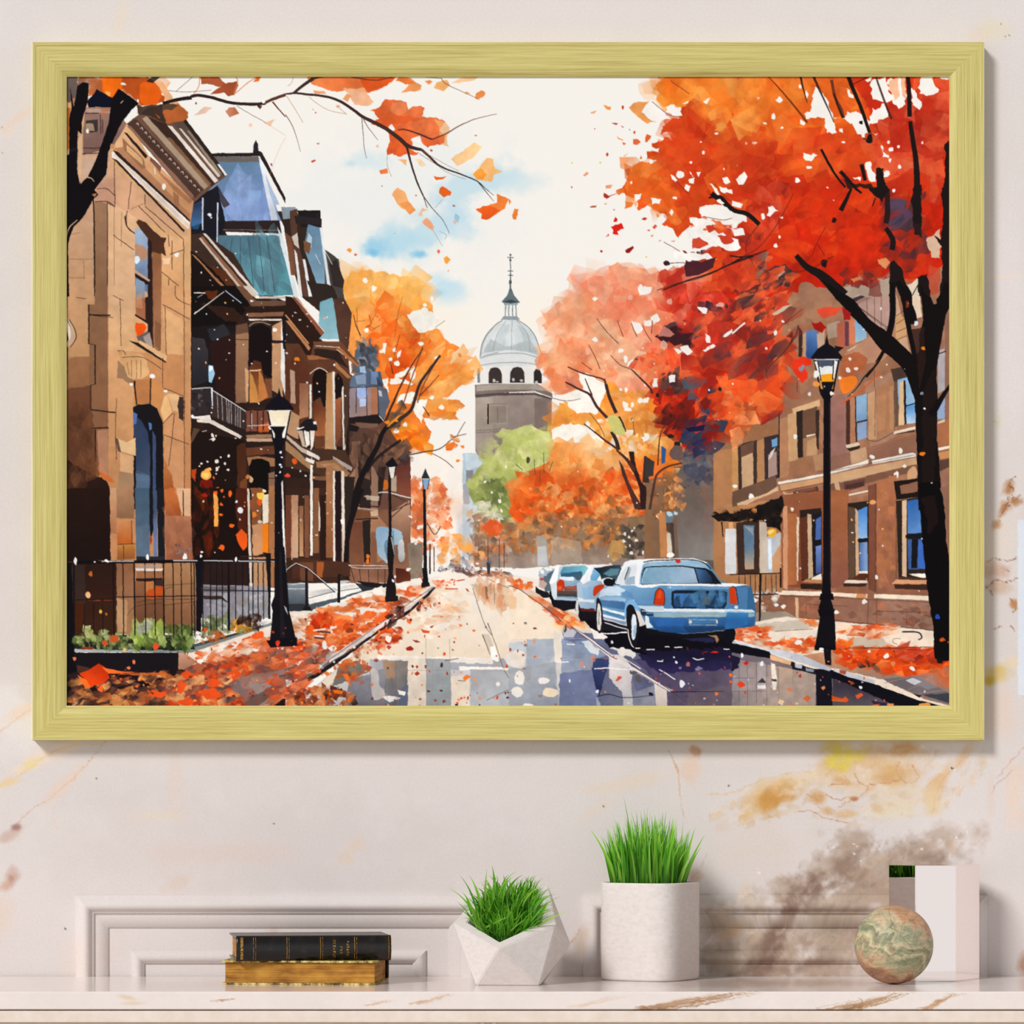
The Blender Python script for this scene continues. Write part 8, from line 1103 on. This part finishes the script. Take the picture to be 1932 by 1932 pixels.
def blades(name, specs, parent, seed=1):
    """specs: (root, tip, bow, width, shade)"""
    r = random.Random(seed); vs, qs, cols = [], [], []; n = 9
    pal = [np.array(lin(c)) for c in ('2f7a10', '4a9c18', '68ba22', '88d034', 'aee05c')]
    for root, tip, bow, wd, sh in specs:
        root, tip, bow = Vector(root), Vector(tip), Vector(bow); d = tip-root; side = Vector((d.z, r.uniform(-.6, .6)*d.z, -d.x)).normalized(); base = len(vs)
        mid = root+d*.55+bow; ci = min(3.99, max(0, sh)); c0 = pal[int(ci)]*(1-ci % 1)+pal[min(4, int(ci)+1)]*(ci % 1)
        for i in range(n):
            t = i/(n-1); p = root*(1-t)**2+mid*2*t*(1-t)+tip*t*t; w_ = wd*(.75+.5*math.sin(math.pi*min(1, t*1.5)))*(1-t**2.2)+wd*.04
            fold = Vector((0, wd*.35*(1-t), 0))
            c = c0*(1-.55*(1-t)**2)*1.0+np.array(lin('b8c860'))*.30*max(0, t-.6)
            for s_, f in ((-1, 0), (0, 1), (1, 0)): vs.append(p+side*w_*s_*.5+fold*f); cols.append(c)
        for i in range(n-1):
            for j in (0, 1): a = base+i*3+j; qs.append((a, a+1, a+4, a+3))
    me = np_mesh(name, np.array([tuple(v) for v in vs]), np.array(qs), None, True)
    ca = me.color_attributes.new('paint', 'FLOAT_COLOR', 'POINT'); out = np.ones((len(vs), 4), np.float32); out[:, :3] = np.array(cols); ca.data.foreach_set('color', out.ravel())
    o = link(name, me, M_GR, parent); o['kind'] = 'stuff'; return o
def geo_pot():
    def W3(px, py, d): return Vector((X(px, d), -d, Z(py, d)))
    dS = lambda py: D0*(1-(1842-HZ)/(py-HZ))           # depth of a point on the worktop seen at row py
    F_, L_, R_ = W3(940, 1791, .285), W3(856.5, 1743, .225), W3(1049, 1744, .232)
    nrm = (R_-F_).cross(L_-F_).normalized(); cam_ = Vector((0, -D0, ZC))
    def onp(px, py):
        p = W3(px, py, .2)-cam_; return cam_+p*((F_-cam_).dot(nrm)/p.dot(nrm))
    BR, BL = onp(1034, 1671), onp(913, 1668); rim = [L_, F_, R_, BR, BL]
    def bs(px, d): return Vector((X(px, d), -d, SZ))
    bot = [bs(898.5, .252), bs(1017, .258), bs(1027, .16), bs(960, .11), bs(905, .14)]; ext = [W3(1077, 1782, .17), Vector((X(1000, .06), -.055, Z(1740, .06))), W3(862, 1765, .15)+Vector((.012, 0, 0))]
    t = thing('geometric_planter', 'faceted pale concrete pot of short spiky green grass beside the books', 'potted plant', (X(958, .2), -.2, SZ)); o0 = t.location
    bmx = bmesh.new(); vs = [bmx.verts.new(p-o0) for p in rim+bot+ext]
    bmesh.ops.convex_hull(bmx, input=vs); rims = set(vs[:5]); ff = [f for f in bmx.faces if set(f.verts) <= rims]
    bmesh.ops.dissolve_faces(bmx, faces=ff); bmesh.ops.recalc_face_normals(bmx, faces=bmx.faces)
    top = [f for f in bmx.faces if len(rims & set(f.verts)) == 5][0]
    bmesh.ops.inset_region(bmx, faces=[top], thickness=.0190, depth=0); inner = [v.co.copy() for v in top.verts]
    rr = bmesh.ops.extrude_discrete_faces(bmx, faces=[top])['faces'][0]; cen = sum((v.co for v in rr.verts), Vector())/5; nn = nrm if nrm.z > 0 else -nrm
    for v in rr.verts: v.co = cen+(v.co-cen)*.72-nn*.030
    soilpts = [inner[i]*.45+(cen+(inner[i]-cen)*.72-nn*.030)*.55 for i in range(5)]
    sh = [e for e in bmx.edges if e.calc_face_angle(0) > .2]; bmesh.ops.bevel(bmx, geom=sh, offset=.0012, segments=2, affect='EDGES')
    obj('pot', bmx, M_CON, t)
    b1 = bmesh.new(); b1.faces.new([b1.verts.new(p) for p in soilpts]); bmesh.ops.subdivide_edges(b1, edges=b1.edges, cuts=3); obj('soil', b1, M_SOIL, t)
    r = random.Random(7); c_ = sum(soilpts, Vector())/5; specs = []
    for i in range(520):
        a = r.uniform(0, 6.283); k = int(a/6.2832*5) % 5; p = soilpts[k].lerp(soilpts[(k+1) % 5], r.random()); q = math.sqrt(r.random())*.95; root = c_.lerp(p, q)
        px = root.x+r.gauss(0, .012)+(root.x-c_.x)*r.uniform(.1, .6); h = r.uniform(.022, .060)*(1.1-.35*q)
        tip = Vector((px, root.y-r.uniform(-.01, .035), root.z+h)); specs.append((root, tip, ((root.x-px)*.35+r.gauss(0, .003), r.gauss(0, .004), h*r.uniform(.1, .4)), r.uniform(.0016, .0034), r.uniform(0, 3.6)))
    def lp(px, py, d=.24): return W3(px, py, d)-o0
    for (x0, y0, x1, y1) in ((905, 1745, 847, 1675), (900, 1722, 866, 1650), (908, 1715, 884, 1650), (915, 1700, 919, 1638), (935, 1690, 928, 1632), (940, 1690, 977, 1642), (955, 1690, 988, 1650), (985, 1690, 1014, 1650), (985, 1710, 1028, 1668), (1000, 1720, 1024, 1682), (1000, 1745, 1060, 1690), (990, 1755, 1035, 1715), (890, 1725, 872, 1683), (1005, 1720, 1038, 1688), (930, 1700, 938, 1650), (948, 1700, 962, 1652)):
        specs.append((lp(x0, y0), lp(x1, y1), ((x0-x1)*.0002, 0, .006), r.uniform(.0024, .004), r.uniform(1, 4)))
    for i in range(50):
        x = r.uniform(900, 1015); y = 1784-abs(x-945)*.42-r.uniform(2, 14); specs.append((lp(x, y, .235), lp(x+r.gauss(0, 22)+(x-945)*.3, y-r.uniform(25, 60), .26), (r.gauss(0, .004), 0, .004), r.uniform(.0016, .003), r.uniform(1, 3.9)))
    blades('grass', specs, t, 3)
geo_pot()
def round_pot():
    dc = .085; t = thing('round_planter', 'tall smooth concrete pot of long green grass in front of the right wall panel', 'potted plant', (X(1227, dc), -dc, SZ)); hw = 186*K*(D0-dc)/D0/2; H_ = Z(1665, .02+dc)-SZ
    def ring(sc, z, bmx):
        pts = []; n = 96; rot = math.radians(-30); raw = []
        for i in range(n):
            a = 2*math.pi*i/n; c, s = math.cos(a), math.sin(a); e = 3.6; rr = (abs(c)**e+abs(s)**e)**(-1/e); raw.append((rr*math.cos(a+rot), rr*math.sin(a+rot)))
        mx = max(p[0] for p in raw); my = max(p[1] for p in raw)
        return [bmx.verts.new((p[0]/mx*hw*sc, p[1]/my*.074*sc, z)) for p in raw]
    bmx = bmesh.new(); rs = [ring(s, z, bmx) for s, z in ((.95, 0), (.985, .0012), (.995, .004), (1, .01), (1, H_*.5), (1, H_-.0025), (.995, H_-.0008), (.985, H_), (.93, H_), (.92, H_-.0015), (.915, H_-.02), (.9, H_-.05))]
    for a, b_ in zip(rs, rs[1:]):
        for i in range(96): bmx.faces.new((a[i], a[(i+1) % 96], b_[(i+1) % 96], b_[i]))
    bmx.faces.new(rs[0][::-1]); bmx.faces.new(rs[-1]); obj('pot', bmx, M_CON, t, True)
    b1 = bmesh.new(); s0 = ring(.91, H_-.012, b1); b1.faces.new(s0); obj('soil', b1, M_SOIL, t)
    r = random.Random(5); specs = []; kk = K*(D0-dc)/D0
    for i in range(560):
        a = r.uniform(0, 6.28); q = math.sqrt(r.random()); x = q*math.cos(a)*hw*.80; y = q*math.sin(a)*.056; u = x/hw
        top = (105+22*math.cos(u*2.2)+r.gauss(0, 12)-abs(u)*16)*kk; lean = (u*26+r.gauss(0, 9))*kk; ln = r.uniform(.5, 1.)
        specs.append(((x*.92-.004, y, H_-.013), (x*.92-.004+lean*ln*1.1, y+r.gauss(0, .012), H_+top*ln), (-lean*.25+r.gauss(0, .003), 0, top*.12), r.uniform(.0022, .0040)*(1.1 if y < 0 else .8), r.uniform(.2, 3.8)))
    for (x0, y0, x1, y1, b_) in ((1164, 1668, 1114, 1565, .2), (1192, 1668, 1208, 1608, -.004), (1222, 1668, 1218, 1590, 0), (1245, 1668, 1243, 1595, 0), (1256, 1668, 1284, 1590, -.004), (1176, 1660, 1150, 1580, 0), (1290, 1665, 1330, 1575, -.003), (1286, 1665, 1312, 1560, 0), (1282, 1665, 1304, 1610, 0), (1184, 1660, 1176, 1600, 0), (1230, 1650, 1252, 1585, -.002), (1168, 1668, 1146, 1562, 0), (1215, 1600, 1214, 1540, 0)):
        uu = (X(x0, dc)-t.location.x)/hw; yy = -.05*(1-abs(uu)**2)+.004; o0 = t.location; d = dc-yy
        a = Vector((X(x0, d), -d, Z(y0, d)-.012))-o0; a.x *= .9; c = Vector((X(x1, d), -d, Z(y1, d)))-o0; specs.append((a, c, (b_ if abs(b_) < .1 else .006, 0, .008), r.uniform(.0046, .0062), r.uniform(2.4, 3.9)))
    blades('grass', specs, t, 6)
round_pot()
# ------------------------------------------------------------------ stone ball
def ball():
    dc = .215; R_ = 74.3*K*(D0-dc)/D0; bmx = bmesh.new(); bmesh.ops.create_uvsphere(bmx, u_segments=96, v_segments=64, radius=R_)
    m = mat('banded_onyx', 'b0a080', .45, .25); b = m.node_tree.nodes['Principled BSDF']
    cv = coords(m, (1, 1, 1), (0, .45, 0)); n1 = nd(m, 'ShaderNodeTexNoise', Scale=24., Detail=7., Roughness=.62, Distortion=2.2); mp = coords(m, (.8, 1., 2.0), (0, .5, 0)); lk(m, mp, n1.inputs['Vector'])
    r1 = ramp(m, [(.30, '8a4a3c'), (.36, 'b07c60'), (.41, 'd4b494'), (.47, 'c8b890'), (.51, 'a8a47c'), (.56, '7e8468'), (.60, 'b0aa84'), (.66, '5c6454'), (.72, '9c9a7c')], n1.outputs[0])
    # rusty poles and a grey-green belt, warped
    sp = nd(m, 'ShaderNodeSeparateXYZ'); lk(m, coords(m, (1, 1, 1), (0, -.35, 0)), sp.inputs[0]); nw = nd(m, 'ShaderNodeTexNoise', Scale=17., Detail=6., Roughness=.6, Distortion=1.); lk(m, coords(m), nw.inputs['Vector'])
    ma = nd(m, 'ShaderNodeMath', operation='MULTIPLY_ADD'); ma.inputs[1].default_value = .10; lk(m, nw.outputs[0], ma.inputs[0]); lk(m, sp.outputs[2], ma.inputs[2]); mr = nd(m, 'ShaderNodeMapRange'); mr.inputs[1].default_value = -.010; mr.inputs[2].default_value = .108; lk(m, ma.outputs[0], mr.inputs[0])
    r2 = ramp(m, [(.0, '8c4c38'), (.16, 'a86048'), (.24, 'c8a080'), (.30, 'a8a484'), (.38, '747a5c'), (.44, 'd2c4a0'), (.50, '8c9474'), (.57, '58624e'), (.62, 'c4bc98'), (.70, '90947a'), (.78, 'd0b898'), (.88, 'c07a58'), (1., 'cc9474')], mr.outputs[0])
    mx = nd(m, 'ShaderNodeMix', data_type='RGBA'); mx.inputs[0].default_value = .36; lk(m, r2.outputs[0], mx.inputs[6]); lk(m, r1.outputs[0], mx.inputs[7])
    vo = nd(m, 'ShaderNodeTexVoronoi', feature='DISTANCE_TO_EDGE', Scale=11.); nv = nd(m, 'ShaderNodeTexNoise', Scale=26., Detail=4.); lk(m, coords(m), nv.inputs['Vector']); va = nd(m, 'ShaderNodeVectorMath', operation='MULTIPLY_ADD'); va.inputs[1].default_value = (.05, .05, .05); lk(m, nv.outputs[1], va.inputs[0]); lk(m, cv, va.inputs[2]); lk(m, va.outputs[0], vo.inputs['Vector'])
    rv = ramp(m, [(.0, 'cccccc'), (.009, '000000')], vo.outputs[0]); m2 = nd(m, 'ShaderNodeMix', data_type='RGBA'); lk(m, rv.outputs[0], m2.inputs[0]); lk(m, mx.outputs[2], m2.inputs[6]); m2.inputs[7].default_value = (*lin('6a4030'), 1)
    nf = nd(m, 'ShaderNodeTexNoise', Scale=90., Detail=5., Roughness=.7); lk(m, coords(m), nf.inputs['Vector']); ov = nd(m, 'ShaderNodeMix', data_type='RGBA', blend_type='OVERLAY'); ov.inputs[0].default_value = .4; lk(m, m2.outputs[2], ov.inputs[6]); lk(m, nf.outputs[0], ov.inputs[7]); lk(m, ov.outputs[2], b.inputs['Base Color'])
    o = obj('marble_ball', bmx, m, None, True); o.location = (X(1686.5, dc), -dc, SZ+R_); tag(o, 'polished stone ball banded rust, cream and green in front of the glass block', 'ball')
ball()
# ------------------------------------------------------------------ mirror block
def block():
    pts = [(1677, .112), (1727, .156), (1803, .144), (1848, .070), (1822, .040), (1700, .050)]; H_ = Z(1632, .12)-SZ
    P_ = [Vector((X(px, d), -d, 0)) for px, d in pts]; cen = sum(P_, Vector())/len(P_); bmx = bmesh.new()
    lo = [bmx.verts.new(p-cen) for p in P_]; hi = [bmx.verts.new(p-cen+Vector((0, 0, H_))) for p in P_]; n = len(P_)
    bmx.faces.new(lo); bmx.faces.new(hi)
    for i in range(n): bmx.faces.new((lo[i], lo[(i+1) % n], hi[(i+1) % n], hi[i]))
    bmesh.ops.recalc_face_normals(bmx, faces=bmx.faces); bmesh.ops.bevel(bmx, geom=bmx.edges[:], offset=.0007, segments=2, affect='EDGES')
    m = mat('mirrored_crystal', 'f8eeeb', .02, .5, Metallic=1.); o = obj('mirror_block', bmx, m); o.location = (cen.x, cen.y, SZ); tag(o, 'upright many-sided mirror finish block standing behind the stone ball', 'ornament')
block()
